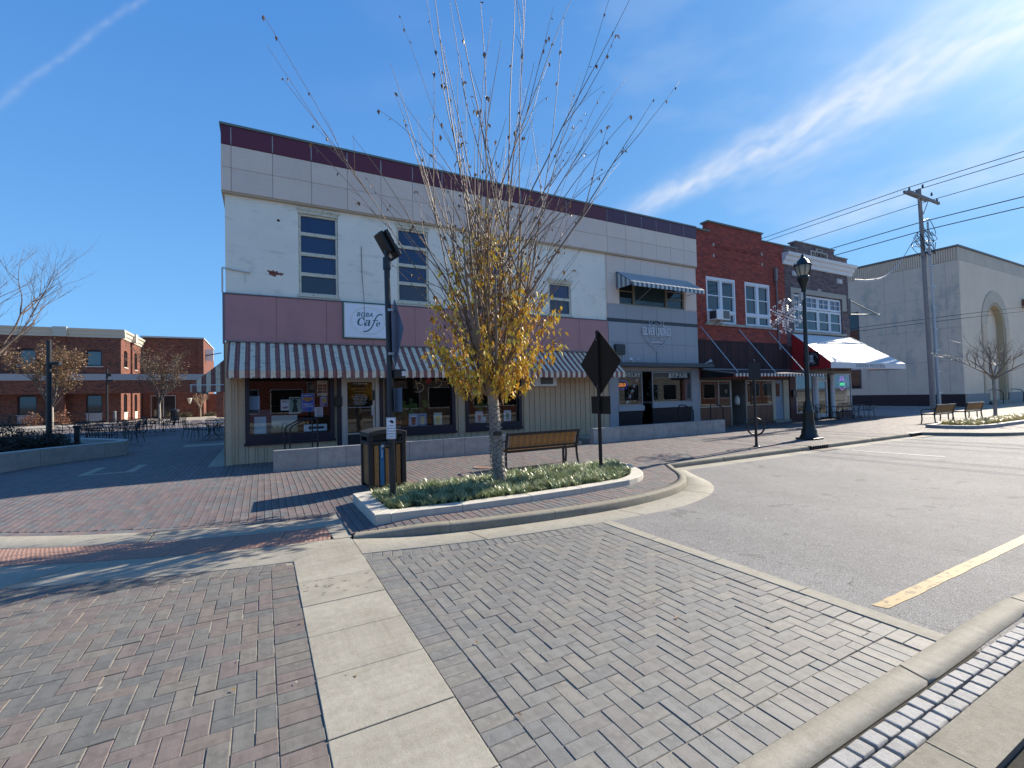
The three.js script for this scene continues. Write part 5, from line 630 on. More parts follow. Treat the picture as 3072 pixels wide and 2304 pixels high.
    const pl = new THREE.PlaneGeometry(0.74, 0.74); pl.rotateY(-Math.PI / 2); pl.translate(25.970, 3.24, 1.0); mesh('logo_print', pl, M(1, 1, 1, 0.6, { map: canvas(256, 256, (k, w, h) => { k.fillStyle = '#141416'; k.fillRect(0, 0, w, h); k.fillStyle = '#c9c9c6'; k.beginPath(); k.ellipse(128, 138, 34, 38, 0, 0, 7); k.fill(); k.fillRect(106, 80, 44, 30); k.beginPath(); k.arc(108, 76, 18, 0, 7); k.arc(128, 68, 20, 0, 7); k.arc(148, 76, 18, 0, 7); k.fill(); k.strokeStyle = '#c9c9c6'; k.lineWidth = 9; k.beginPath(); k.moveTo(72, 200); k.lineTo(184, 160); k.moveTo(184, 200); k.lineTo(72, 160); k.stroke(); k.fillStyle = '#141416'; k.beginPath(); k.arc(116, 134, 8, 0, 7); k.arc(140, 134, 8, 0, 7); k.fill(); k.fillStyle = '#c9c9c6'; k.font = 'bold 24px serif'; k.textAlign = 'center'; k.save(); k.translate(128, 128); const ring = (s, r0, a0, st) => { for (let i = 0; i < s.length; i++) { k.save(); k.rotate(a0 + i * st); k.fillText(s[i], 0, st > 0 ? -r0 : r0 + 18); k.restore(); } }; ring("GREEKS' PIZZERIA", 96, -1.35, 0.18); ring('TAP ROOM', 84, 0.65, -0.19); k.restore(); k.strokeStyle = '#a03030'; k.lineWidth = 3; k.beginPath(); k.arc(128, 128, 124, 0, 7); k.stroke(); }) }), lo, true); }
  // shopfront
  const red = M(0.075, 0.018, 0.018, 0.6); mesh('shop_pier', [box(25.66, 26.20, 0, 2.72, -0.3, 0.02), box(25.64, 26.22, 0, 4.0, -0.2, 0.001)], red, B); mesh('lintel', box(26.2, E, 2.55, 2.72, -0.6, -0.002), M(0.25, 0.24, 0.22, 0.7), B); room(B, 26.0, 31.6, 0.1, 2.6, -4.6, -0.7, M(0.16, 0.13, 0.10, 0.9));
  for (const [a, b] of [[26.24, 27.95], [29.98, 31.86]]) { const w = mesh('shop_window', prism(R4(a, b, 0.38, 2.55), -0.06, 0, [R4(a + 0.05, b - 0.05, 0.43, 2.5).reverse()]), winWhite, B); mesh('pane', box(a + 0.04, b - 0.04, 0.42, 2.51, -0.04, -0.033), glassM, w); mesh('base_panel', box(a, b, 0, 0.375, -0.3, -0.002), red, w); }
  for (const x of [27.98, 29.62]) mesh('column', lathe([[0, 0], [0.16, 0], [0.16, 0.12], [0.12, 0.16], [0.11, 2.3], [0.15, 2.42], [0.15, 2.52], [0, 2.52]], 16, x + 0.12, 0.02, 0.02), winWhite, B);
  { const d = mesh('door', prism(R4(28.26, 29.40, 0.08, 2.2), -0.12, -0.06, [R4(28.38, 29.28, 0.3, 2.1).reverse()]), winWhite, B); mesh('pane', box(28.37, 29.29, 0.29, 2.11, -0.10, -0.092), glassM, d); mesh('handle', bar([28.46, 1.0, -0.03], [28.46, 1.35, -0.03], 0.015), galvM, d); mesh('transom', prism(R4(28.26, 29.40, 2.22, 2.55), -0.12, -0.06, [R4(28.34, 29.32, 2.28, 2.49).reverse()]), winWhite, d); mesh('pane', box(28.33, 29.33, 2.27, 2.50, -0.10, -0.092), glassM, d); mesh('house_number', text('20', sans, 28.7, 28.95, 2.30, 2.47, -0.09, 0.01), whiteM, d); }
  mesh('notice_box', rbox(25.78, 26.14, 1.28, 1.66, 0.021, 0.12, 0.015), blackM, B);
  mesh('flag_bracket', [bar([31.97, 6.95, 0.04], [35.2, 6.32, 0.04], 0.035), bar([31.97, 6.10, 0.04], [35.5, 6.32, 0.04], 0.035), bar([31.99, 5.95, 0.04], [31.99, 7.05, 0.04], 0.04)], M(0.10, 0.13, 0.13, 0.5), B);
}
{ const o = thing('neon_sign', 'green OPEN sign with purple border in the pizzeria window', 'neon sign', 30.75, 1.85, -0.08); mesh('letters', text('OPEN', sans, 0, 0.5, 0, 0.16, 0, 0.012), M(0.05, 0.5, 0.15, 0.5, { emissive: C(0.05, 0.9, 0.2), emissiveIntensity: 0.5 }), o); mesh('border', [tube([[-0.05, 0.24, 0], [0.25, 0.42, 0], [0.55, 0.24, 0]], 0.012, 20, 5), tube([[-0.05, -0.08, 0], [0.25, -0.26, 0], [0.55, -0.08, 0]], 0.012, 20, 5), tube([[0.05, 0.42, 0], [0.25, 0.30, 0], [0.45, 0.42, 0], [0.25, 0.55, 0]], 0.012, 24, 5, true)], M(0.3, 0.05, 0.5, 0.5, { emissive: C(0.55, 0.12, 0.9), emissiveIntensity: 0.5 }), o); }
{ // limestone bank
  const B = thing('limestone_building', 'large pale limestone building with fluted top band and tall arched entrance', 'building'), X = 50.3, Z = -0.7;
  const stainT = tex(1024, 1024, 16, 14, (x, y) => { const f = 1 + 0.07 * fbm2(x * 0.5, y * 0.5, 3) + 0.03 * fbm2(x * 6, y * 6, 3); const st = smooth(0.05, 0.45, fbm2(x * 0.55 + 3, y * 0.16, 3) + 0.55 * fbm2(x * 1.6, y * 0.9 + 4, 4)) * smooth(1, 4, y) * smooth(12.4, 10.5, y); const col = Math.floor(x / 2.1), pan = 1 + 0.05 * Math.sin(col * 12.9 + Math.floor(y / 2.7) * 7.1); const k = f * pan; return [mix(0.76, 0.55, st * 0.75) * k, mix(0.595, 0.47, st * 0.75) * k, mix(0.44, 0.385, st * 0.75) * k]; });
  const sM = M(1, 1, 1, 0.8, { map: stainT }), fM = M(1, 1, 1, 0.8, { map: grain(512, 5, [0.80, 0.63, 0.46], 0.10, 0.5, 0.05, 6, 0.02, 46) }), granite = M(0.022, 0.023, 0.032, 0.35), r = rng(81);
  mesh('core', box(X + 0.3, 100, 0, 12.9, -40, Z - 0.45), fM, B);
  // facing slabs of the side
  const zs = [Z, -1.55, -2.9, -4.33, -5.83, -7.3, -8.8, -10.3, -11.8, -13.3, -15.5, -18, -24, -40], ysl = [0.985, 3.7, 6.4, 9.1, 11.83];
  for (let i = 0; i < zs.length - 1; i++) for (let j = 0; j < 4; j++) mesh('stone_slab', box(X, X + 0.299 - 0.004 * r(), ysl[j] + 0.006, ysl[j + 1] - 0.006, zs[i + 1] + 0.006, zs[i] - (i ? 0.006 : 0)), sM, B);
  mesh('granite_base', [box(X - 0.05, X + 0.29, 0, 0.98, -40, Z + 0.05)], granite, B);
  // front with arch
  const cx = 57.4, arch = (rr, ys, n = 24) => Array.from({ length: n + 1 }, (_, i) => { const a = Math.PI * i / n; return [cx + rr * Math.cos(a), ys + rr * Math.sin(a)]; });
  const ap = (rr, y0, ys) => [[cx + rr, y0], ...arch(rr, ys), [cx - rr, y0]];
  mesh('front_wall', prism([[X + 0.3, 0.0], [cx - 3.12, 0.0], [cx - 3.12, 1.2], ...arch(3.12, 6.75).reverse(), [cx + 3.12, 1.2], [cx + 3.12, 0], [100, 0], [100, 11.83], [X + 0.3, 11.83]], Z - 0.44, Z), fM, B);
  for (let i = 0; i < 1; i++) mesh('front_base', [box(X + 0.3, cx - 2.3, 0, 0.98, Z + 0.001, Z + 0.05), box(cx + 2.3, 100, 0, 0.98, Z + 0.001, Z + 0.05)], M(0.26, 0.25, 0.24, 0.7), B);
  mesh('arch_band', prism([...ap(3.10, 0.98, 6.75), ...ap(2.12, 0.98, 6.75).reverse()], Z - 0.3, Z + 0.06), M(1, 1, 1, 0.8, { map: grain(512, 3, [0.60, 0.49, 0.36], 0.12, 1, 0.05, 8, 0.02, 47) }), B);
  { const reeds = []; for (let k = 0; k < 36; k++) { const y = 1.3 + k * 0.155; for (const s of [-1, 1]) reeds.push(box(cx + s * 2.6 - 0.47, cx + s * 2.6 + 0.47, y, y + 0.09, Z + 0.061, Z + 0.11)); } mesh('arch_reeds', reeds, fM, B); }
  mesh('arch_reveal', prism([...ap(2.115, 0.0, 6.75), ...ap(1.85, 0.0, 6.75).reverse()], Z - 1.3, Z + 0.02), M(0.46, 0.37, 0.235, 0.8), B); mesh('entrance_wall', prism(ap(1.9, 0.0, 6.75), Z - 1.45, Z - 1.31), M(0.36, 0.335, 0.30, 0.8), B);
  { const w = mesh('arched_window', prism([[cx - 1.84, 1.2], [cx - 0.25, 1.2], [cx - 0.25, 6.4], [cx - 0.6, 7.2], [cx - 1.2, 6.9], [cx - 1.84, 5.8]], Z - 1.3, Z - 1.25), M(0.03, 0.035, 0.03, 0.4), B); mesh('pane', prism([[cx - 1.75, 1.3], [cx - 0.35, 1.3], [cx - 0.35, 6.3], [cx - 0.65, 7.0], [cx - 1.15, 6.75], [cx - 1.75, 5.7]], Z - 1.249, Z - 1.24), clearDark, w); mesh('glazing_bars', [box(cx - 1.8, cx - 0.3, 2.6, 2.68, Z - 1.239, Z - 1.22), box(cx - 1.8, cx - 0.3, 4.2, 4.28, Z - 1.239, Z - 1.22)], blackM, w); mesh('door', box(cx - 1.8, cx - 0.2, 0.1, 1.2, Z - 1.3, Z - 1.22), M(0.10, 0.11, 0.12, 0.5), B); mesh('notice_plates', [box(cx - 1.1, cx - 0.3, 1.75, 2.0, Z - 1.2, Z - 1.15), box(cx + 0.9, cx + 1.25, 0.95, 1.15, Z - 1.3, Z - 1.22), box(cx + 1.2, cx + 1.5, 1.9, 2.05, Z - 1.3, Z - 1.22)], blackM, B); }
  mesh('entrance_step', [box(cx - 2.2, cx + 2.2, 0, 0.16, Z - 1.2, Z + 0.5), box(cx - 2.2, cx + 2.2, 0, 0.32, Z - 1.2, Z + 0.15)], concM, B);
  for (const x of [cx - 2.35, cx + 2.35]) mesh('handrail', tube([[x, 0.1, Z + 0.9], [x, 1.1, Z + 0.85], [x, 1.25, Z + 0.5], [x, 1.25, Z + 0.15]], 0.035, 16, 6), blackM, B);
  // fluted attic
  mesh('attic', [box(X + 0.12, 100, 11.84, 12.92, -40, Z - 0.13)], fM, B); const fl = []; for (let z = -14; z < Z - 0.25; z += 0.155) fl.push(box(X + 0.02, X + 0.119, 11.86, 12.9, z, z + 0.085)); mesh('fluting', fl, fM, B); const ff = []; mesh('front_frieze', box(X + 0.05, 100, 11.86, 12.9, Z - 0.129, Z - 0.03), M(1, 1, 1, 0.8, { map: grain(512, 4, [0.60, 0.49, 0.37], 0.14, 0.9, 0.06, 8, 0.02, 48) }), B);
  mesh('roof_edge', box(X - 0.04, 100, 12.925, 13.07, -40, Z + 0.04), M(0.17, 0.155, 0.135, 0.6), B);
  for (const [y0, y1] of [[6.2, 8.75], [1.7, 3.3]]) { const w = mesh('side_window', box(X - 0.02, X - 0.002, y0 - 0.1, y1 + 0.1, -9.6, -7.9), M(0.12, 0.11, 0.10, 0.6), B); mesh('pane', [box(X - 0.03, X - 0.021, y0, y1, -9.5, -8.75), box(X - 0.03, X - 0.021, y0, y1, -8.68, -8.0)], clearDark, w); }
  { const l = mesh('wall_lantern', rbox(64.2, 64.7, 8.9, 9.7, Z + 0.01, Z + 0.5, 0.06), M(0.20, 0.09, 0.05, 0.5), B); mesh('lantern_glass', rbox(64.25, 64.65, 8.75, 9.2, Z + 0.15, Z + 0.6, 0.06), M(0.5, 0.5, 0.52, 0.2), l); }
}
{ // brick library across the plaza
  const A = thing('brick_hall', 'two-storey brick building with heavy cream cornice at the far side of the plaza', 'building'), F = -50, S = -12.77, q = (h) => R4(...h).reverse();
  const seg = (x0, x1, y0, y1, n = 8) => { const w = (x1 - x0) / 2, c = (x0 + x1) / 2, rise = 0.22, p = [[x0, y0], [x1, y0]]; for (let i = 0; i <= n; i++) { const a = i / n; p.push([x1 - a * (x1 - x0), y1 - rise + rise * 4 * a * (1 - a)]); } return p; };
  const ups = [[-15.68, -14.36, 5.95, 7.75], [-20.9, -19.55, 5.95, 7.75], [-26.2, -24.85, 5.95, 7.75]], lows = [[-15.68, -14.34, 0.98, 3.0], [-20.93, -19.5, 0.98, 3.0], [-26.2, -24.8, 0.98, 3.0]];
  mesh('front_wall', prism(R4(-48, S, 0, 9.02), F - 0.3, F, [...ups, ...lows].map((h) => seg(...h).reverse())), plazaBrick, A); mesh('core', box(-48, S - 0.31, 0, 9.4, -75, F - 0.6), roofM, A);
  const sw = [[-52.75, -51.2, 5.95, 7.85], [-57.4, -56.0, 5.95, 7.95], [-52.6, -51.1, 0.9, 3.0], [-57.35, -56.0, 0.9, 3.0]];
  { const g = prismX(R4(-62, F - 0.301, 0, 9.02), S - 0.3, S, sw.map((h) => seg(...h).reverse())); mesh('side_wall', g, plazaBrick, A); }
  for (const h of [...ups, ...lows]) { const w = mesh('window', prism(seg(h[0] + 0.03, h[1] - 0.03, h[2] + 0.03, h[3] - 0.03), F - 0.25, F - 0.15, [R4(h[0] + 0.11, h[1] - 0.11, h[2] + 0.1, h[3] - 0.25).reverse()]), frameDark, A); mesh('pane', box(h[0] + 0.10, h[1] - 0.10, h[2] + 0.09, h[3] - 0.24, F - 0.21, F - 0.2), h[2] > 4 ? M(0.10, 0.17, 0.19, 0.05) : clearDark, w); mesh('sill', box(h[0] - 0.1, h[1] + 0.1, h[2] - 0.1, h[2] - 0.01, F - 0.1, F + 0.08), M(0.45, 0.44, 0.42, 0.8), w); if (h[2] < 4) mesh('panel_below', box(h[0] + 0.02, h[1] - 0.02, 0.05, 0.87, F + 0.001, F + 0.05), M(0.34, 0.34, 0.35, 0.8), w); }
  for (const h of sw) { const w = mesh('window', box(S - 0.2, S - 0.12, h[2], h[3], h[0], h[1]), clearDark, A); mesh('sill', box(S - 0.1, S + 0.07, h[2] - 0.1, h[2] - 0.005, h[0] - 0.08, h[1] + 0.08), M(0.62, 0.58, 0.48, 0.8), w); if (h[2] < 4) mesh('panel_below', box(S + 0.001, S + 0.05, 0.05, 0.79, h[0] + 0.1, h[1] - 0.1), M(0.62, 0.58, 0.48, 0.8), w); }
  for (const x of [-18.1, -28.2]) mesh('pilaster', box(x, x + 0.85, 0, 9.02, F + 0.001, F + 0.14), plazaBrick, A); for (const z of [-54.9, -61.7]) mesh('pilaster', box(S + 0.001, S + 0.18, 0, 9.02, z, z + 0.75), plazaBrick, A);
  const co = M(0.50, 0.465, 0.385, 0.75), pr = (k) => [[k - 0.3, 9.03], [k + 0.10, 9.03], [k + 0.12, 9.3], [k + 0.22, 9.34], [k + 0.24, 9.62], [k + 0.38, 9.74], [k + 0.42, 9.93], [k - 0.3, 9.95]];
  mesh('cornice', [prismX(pr(F), -48, S + 0.40), prism(pr(S).map(([a, b]) => [a, b]), -62.3, F - 0.301)], co, A); for (const z of [-54.9, -61.7]) mesh('cornice_block', box(S + 0.1, S + 0.55, 9.02, 10.02, z - 0.1, z + 0.85), co, A); mesh('cornice_block', box(-18.2, -17.1, 9.02, 10.02, F + 0.1, F + 0.5), co, A);
  const Bk = thing('brick_wing', 'plain flat-roofed brick block with a bracket sign beside the cream-corniced building', 'building');
  mesh('front_wall', box(-12.7, -6.15, 0, 10.3, -75, -60), plazaBrick, Bk); mesh('pilaster', box(-6.85, -6.14, 0, 10.35, -59.999, -59.8), plazaBrick, Bk); mesh('coping', box(-12.9, -6.05, 10.36, 10.55, -75, -59.7), M(0.42, 0.44, 0.45, 0.6), Bk);
  mesh('blade_sign', [box(-6.13, -5.2, 7.6, 9.2, -62.4, -62.1)], M(0.72, 0.72, 0.70, 0.5), Bk); mesh('sign_arm', [bar([-6.15, 8.3, -62], [-4.2, 8.7, -61.6], 0.06)], ironM, Bk); mesh('wall_lamp', lathe([[0, 0], [0.12, 0.1], [0.3, 0.75], [0.32, 0.8], [0, 0.85]], 12, -7.7, 1.6, -59.7), M(0.6, 0.58, 0.5, 0.5), Bk);
  mesh('doorway', [box(-11.8, -9.3, 0.1, 2.75, -59.999, -59.93)], darkGlass, Bk); mesh('door_frame', [box(-11.86, -11.8, 0, 2.8, -59.92, -59.85), box(-9.3, -9.24, 0, 2.8, -59.92, -59.85), box(-10.6, -10.5, 0, 2.8, -59.92, -59.85), box(-11.86, -9.24, 2.76, 2.84, -59.92, -59.85)], galvM, Bk); mesh('low_wing', box(-6.14, -4.4, 0, 3.0, -75, -63), plazaBrick, Bk);
  const W = thing('covered_bridge', 'long brick lintel with pale stone band spanning in front of the plaza buildings', 'bridge'); mesh('beam', box(-48, -3.2, 2.98, 4.38, -49.6, -48.9), plazaBrick, W); mesh('stone_band', box(-48, -3.15, 4.385, 5.05, -49.65, -48.82), M(0.32, 0.33, 0.34, 0.8), W);
  for (const x of [-47.5, -30.0, -17.9, -3.9]) mesh('pier', box(x, x + 0.75, 0, 2.978, -49.58, -48.92), plazaBrick, W);
}
// ---------------------------------------------------------------- street things
function ringPieces(outer, inner, cuts, y0, y1, name, m, parent, bev = 0.008) { // stones of an edging between two lines with equal counts
  for (let c = 0; c < cuts.length - 1; c++) { const a = cuts[c], b = cuts[c + 1], o = outer.slice(a, b + 1), i = inner.slice(a, b + 1).reverse(), sh = (p, q, t) => [mix(p[0], q[0], t), mix(p[1], q[1], t)], e = 0.004; const L = (p, q) => e / Math.max(0.02, Math.hypot(p[0] - q[0], p[1] - q[1]));
    o[0] = sh(o[0], o[1], L(o[0], o[1])); o[o.length - 1] = sh(o[o.length - 1], o[o.length - 2], L(o[o.length - 1], o[o.length - 2])); i[0] = sh(i[0], i[1], L(i[0], i[1])); i[i.length - 1] = sh(i[i.length - 1], i[i.length - 2], L(i[i.length - 1], i[i.length - 2]));
    const g = new THREE.ExtrudeGeometry(shape([...o, ...i].map(([x, z]) => [x, -z])), { depth: y1 - y0 - 2 * bev, bevelEnabled: true, bevelSize: bev, bevelOffset: -bev, bevelThickness: bev, bevelSegments: 2 }); g.rotateX(-Math.PI / 2); g.translate(0, y0 + bev, 0); mesh(name, g, m, parent); }
}
const bladeTuft = (seed, n, h) => { const r = rng(seed), pos = [], col = []; for (let i = 0; i < n; i++) { const a = r() * 6.283, l = h * (0.7 + 0.7 * r()), lean = 0.25 + 0.75 * r(), w = 0.0035 + 0.0025 * r(), dx = Math.cos(a), dz = Math.sin(a), bx = (r() - 0.5) * 0.05, bz = (r() - 0.5) * 0.05; const P = (t) => [bx + dx * l * lean * t * t * 0.95, l * (t - 0.42 * lean * t * t * t), bz + dz * l * lean * t * t * 0.95]; const N = 4; const k = 0.75 + 0.5 * r(), pale = r() > 0.76 ? 1.8 : 1; for (let s = 0; s < N; s++) { const A = P(s / N), B = P((s + 1) / N), w0 = w * (1 - Math.pow(s / N, 2)), w1 = w * (1 - Math.pow((s + 1) / N, 2)) + 0.0004; const q = [[A[0] - dz * w0, A[1], A[2] + dx * w0], [A[0] + dz * w0, A[1], A[2] - dx * w0], [B[0] + dz * w1, B[1], B[2] - dx * w1], [B[0] - dz * w1, B[1], B[2] + dx * w1]]; pos.push(...q[0], ...q[1], ...q[2], ...q[0], ...q[2], ...q[3]); for (let v = 0; v < 6; v++) col.push(0.30 * k * pale, 0.34 * k * pale, 0.17 * k * (pale > 1 ? 1.8 : 1)); } } const g = new THREE.BufferGeometry(); g.setAttribute('position', new THREE.Float32BufferAttribute(pos, 3)); g.setAttribute('color', new THREE.Float32BufferAttribute(col, 3)); g.computeVertexNormals(); return g; };
const bladeM = M(1, 1, 1, 0.28, { vertexColors: true, transmission: 0.25, side: THREE.DoubleSide });
function grassBed(name, label, spots, h, seed, tint = [1, 1, 1]) { const r = rng(seed), G = thing(name, label, 'grass'); stuff(G); for (let v = 0; v < 3; v++) { const g = bladeTuft(seed + v, 26, h), list = spots.filter((_, i) => i % 3 === v), im = own(new THREE.InstancedMesh(g, bladeM, list.length)), m4 = new THREE.Matrix4(), c = new THREE.Color(); im.name = 'blades'; list.forEach(([x, y, z], i) => { const s = 0.75 + 0.5 * r(); m4.makeRotationY(r() * 6.28); m4.scale(new THREE.Vector3(s, s * (0.85 + 0.3 * r()), s)); m4.setPosition(x, y, z); im.setMatrixAt(i, m4); const k = 0.8 + 0.4 * r(); im.setColorAt(i, c.setRGB(k * tint[0], k * tint[1], k * tint[2])); }); G.add(im); } return G; }
const inPoly = (x, z, P) => { let c = false; for (let i = 0, j = P.length - 1; i < P.length; j = i++) if ((P[i][1] > z) !== (P[j][1] > z) && x < (P[j][0] - P[i][0]) * (z - P[i][1]) / (P[j][1] - P[i][1]) + P[i][0]) c = !c; return c; };
{ // corner planter
  const O = [[2.23, 6.42], [2.24, 7.2], [2.25, 8.12], [2.46, 8.17], [3.5, 8.26], [4.67, 8.29], [5.69, 8.27], [6.85, 8.16], [7.15, 8.06], [7.42, 7.90], [7.66, 7.68], [7.86, 7.38], [8.06, 6.98], [8.22, 6.6], [8.27, 6.36], [8.18, 6.16], [7.95, 6.04], [6.6, 6.02], [5.36, 6.06], [4.0, 6.17], [3.0, 6.28], [2.23, 6.42]];
  const I = [[2.49, 6.62], [2.49, 7.2], [2.50, 7.91], [2.62, 7.96], [3.52, 8.04], [4.67, 8.07], [5.67, 8.05], [6.78, 7.95], [7.0, 7.87], [7.23, 7.74], [7.45, 7.54], [7.64, 7.26], [7.84, 6.88], [7.98, 6.55], [8.02, 6.40], [7.98, 6.30], [7.9, 6.26], [6.6, 6.24], [5.36, 6.28], [4.0, 6.39], [3.02, 6.50], [2.49, 6.62]];
  const pl = thing('planter', 'low limestone-edged planter at the street corner', 'planter'); ringPieces(O, I, [0, 2, 3, 4, 5, 6, 7, 11, 15, 17, 18, 19, 21], -0.16, 0.098, 'edging_stone', edgeM, pl); mesh('soil', slab(I.slice(0, -1), -0.1, 0.06), soilM, pl);
  const r = rng(91), spots = []; while (spots.length < 1150) { const x = mix(2.45, 8.05, r()), z = mix(6.2, 8.1, r()); if (!inPoly(x, z, I)) continue; if (Math.hypot(x - 4.77, z - 6.95) < 0.16) continue; spots.push([x, 0.055, z]); }
  grassBed('ornamental_grass', 'arching green and pale grass filling the corner planter', spots, 0.155, 93);
}
// ---- trees
function leafGeo(list, cols, seed, droop = false) { const r = rng(seed), pos = [], col = []; const q = new THREE.Quaternion(), e = new THREE.Euler(), v = new THREE.Vector3(); for (const [x, y, z, s, ci] of list) { if (droop) e.set(0.5 + 1.3 * r(), r() * 6.28, (r() - 0.5) * 1.2, 'YXZ'); else e.set((r() - 0.5) * 2.6, r() * 6.28, (r() - 0.5) * 2.6, 'XYZ'); q.setFromEuler(e); const c = cols[ci ?? Math.floor(r() * cols.length)], k = 0.75 + 0.5 * r(), f = 0.25 * s, cu = (r() - 0.3) * 0.3 * s; const P = [[0, 0, 0], [0.26 * s, f * 0.5, 0.38 * s], [0, 0, 0.45 * s], [-0.26 * s, f * 0.5, 0.38 * s], [0.02 * s, cu, s]].map((p) => v.set(...p).applyQuaternion(q).toArray().map((w, i) => w + [x, y, z][i])); for (const t of [[0, 1, 2], [0, 2, 3], [2, 1, 4], [3, 2, 4]]) for (const i of t) { pos.push(...P[i]); col.push(c[0] * k, c[1] * k, c[2] * k); } } const g = new THREE.BufferGeometry(); g.setAttribute('position', new THREE.Float32BufferAttribute(pos, 3)); g.setAttribute('color', new THREE.Float32BufferAttribute(col, 3)); g.computeVertexNormals(); g.setAttribute('uv', new THREE.Float32BufferAttribute(new Float32Array(pos.length / 3 * 2), 2)); return g; }
const leafM = new THREE.MeshPhysicalMaterial({ vertexColors: true, roughness: 0.55, transmission: 0.4, thickness: 0, side: THREE.DoubleSide });
const barkT = tex(256, 256, 0.5, 0.5, (x, y) => { const k = 1 + 0.5 * tor(x, y * 0.35 % 0.5, 0.5, 16, 4, 6) + 0.3 * tor(x, y, 0.5, 8, 3, 9); return [0.32 * k, 0.285 * k, 0.245 * k]; }), barkM = M(1, 1, 1, 0.85, { map: barkT, bumpMap: relief(256, 0.3, 22, 0.3, 19), bumpScale: 0.012 }), twigM = M(0.17, 0.118, 0.08, 0.55), twigDark = M(0.07, 0.06, 0.055, 0.7);
{ // street tree with the last yellow leaves
  const o = thing('street_tree', 'young street tree with tall bare shoots and yellow autumn leaves in the corner planter', 'tree', 4.77, 0.05, 6.95), r = rng(101), main = [], shoots = [], twigs = [], lv = [];
  main.push(taper([[0.0, -0.1, 0], [0.005, 0.08, 0], [-0.03, 0.5, 0.01], [-0.06, 1.0, 0.0], [-0.09, 1.45, 0.01], [-0.11, 1.78, 0]], 0.125, 0.098, 14)); main.push(taper([[0.0, -0.06, 0], [0, 0.10, 0]], 0.17, 0.12, 14));
  const top = new THREE.Vector3(-0.11, 1.70, 0), leaders = [];
  for (let i = 0; i < 15; i++) { const a = i * 2.399 + 0.4 * r(), sp = 0.30 + 0.75 * r(), h = 1.9 + 1.5 * r(); const p0 = top.clone().add(new THREE.Vector3(0.03 * Math.cos(a), (i % 4) * 0.05 - 0.08, 0.03 * Math.sin(a))), P = []; const dx = Math.cos(a) * sp, dz = Math.sin(a) * sp; for (let k = 0; k <= 7; k++) { const t = k / 7, w = 0.05 * Math.sin(t * 5 + i); P.push(p0.clone().add(new THREE.Vector3(dx * (t * 1.5 - 0.5 * t * t) + w * t, h * (0.12 * t + 0.88 * t * (0.55 + 0.45 * t)), dz * (t * 1.5 - 0.5 * t * t) + 0.04 * Math.cos(t * 6 + i) * t))); } main.push(taper(P, 0.036 + 0.03 * r(), 0.014, 7)); leaders.push(P); }
  leaders.push([top.clone(), new THREE.Vector3(-0.14, 2.4, 0.03), new THREE.Vector3(-0.16, 3.1, 0), new THREE.Vector3(-0.13, 3.9, 0.05), new THREE.Vector3(-0.17, 4.7, 0.02), new THREE.Vector3(-0.14, 5.4, 0)]); main.push(taper(leaders[leaders.length - 1], 0.075, 0.016, 8));
  const brown = [];
  const shoot = (b, d0, len, rad, depth, tip) => { const n = 11, P = [b.clone()], d = d0.clone(), ph = r() * 6, bow = (r() - 0.5) * 0.10; for (let k = 0; k < n; k++) { d.add(new THREE.Vector3((r() - 0.5) * 0.13 + bow * d0.z, k < 5 ? 0.035 : -0.03 * r(), (r() - 0.5) * 0.13 - bow * d0.x)).normalize(); P.push(P[k].clone().addScaledVector(d, len / n)); }
    shoots.push(taper(P, rad, 0.0028, 5)); const forks = depth ? 0 : len > 3 ? 2 + Math.floor(2 * r()) : 1; for (let f = 0; f < forks; f++) { const k = 2 + Math.floor(r() * 6), c = P[k + 1].clone().sub(P[k]).normalize().add(new THREE.Vector3((r() - 0.5) * 0.9, 0.1 * r(), (r() - 0.5) * 0.9)).normalize(); shoot(P[k], c, len * (0.25 + 0.35 * r()), mix(rad, 0.003, k / n) * 0.8, depth + 1, tip); }
    for (let k = 0; k < 2; k++) { const t = 1 + Math.floor(r() * r() * 8), p = P[t], c = P[t + 1].clone().sub(p).normalize().add(new THREE.Vector3((r() - 0.5) * 1.5, 0.2 * r(), (r() - 0.5) * 1.5)).normalize(), l = 0.2 + 0.45 * r(); twigs.push(taper([p, p.clone().addScaledVector(c, l * 0.5).add(new THREE.Vector3(0, 0.02, 0)), p.clone().addScaledVector(c, l)], 0.004, 0.002, 4)); if (r() > 0.6) { const q = p.clone().addScaledVector(c, l * (0.6 + 0.4 * r())); for (let z = 0; z < 1 + 2 * r(); z++) brown.push([q.x + 0.03 * (r() - 0.5), q.y, q.z + 0.03 * (r() - 0.5), 0.06 + 0.04 * r()]); } }
    if (r() > 0.45) for (let k = 0; k < 1 + 4 * r(); k++) { const p = P[n - Math.floor(r() * r() * 7)]; brown.push([p.x, p.y, p.z, 0.06 + 0.045 * r()]); } };
  for (let i = 0; i < 78; i++) { const L = leaders[Math.floor(r() * leaders.length)], b = L[Math.floor(r() * (L.length - 1)) + (i > 40 ? 1 : 0)], lo = i >= 46, phi = lo ? 0.65 + 0.6 * r() : 0.05 + 0.78 * Math.pow(r(), 0.65), a = i < 46 ? (i % 2 ? 0 : Math.PI) + (r() - 0.5) * 2.4 : r() * 6.283, len = lo ? 1.0 + 1.6 * r() : (i < 30 ? 4.4 + 2.4 * r() : 2.6 + 2.0 * r()) * (1 - 0.18 * phi); shoot(b, new THREE.Vector3(Math.sin(phi) * Math.cos(a), Math.cos(phi), Math.sin(phi) * Math.sin(a)), len, lo ? 0.007 + 0.005 * r() : 0.012 + 0.009 * r(), lo ? 1 : 0); }
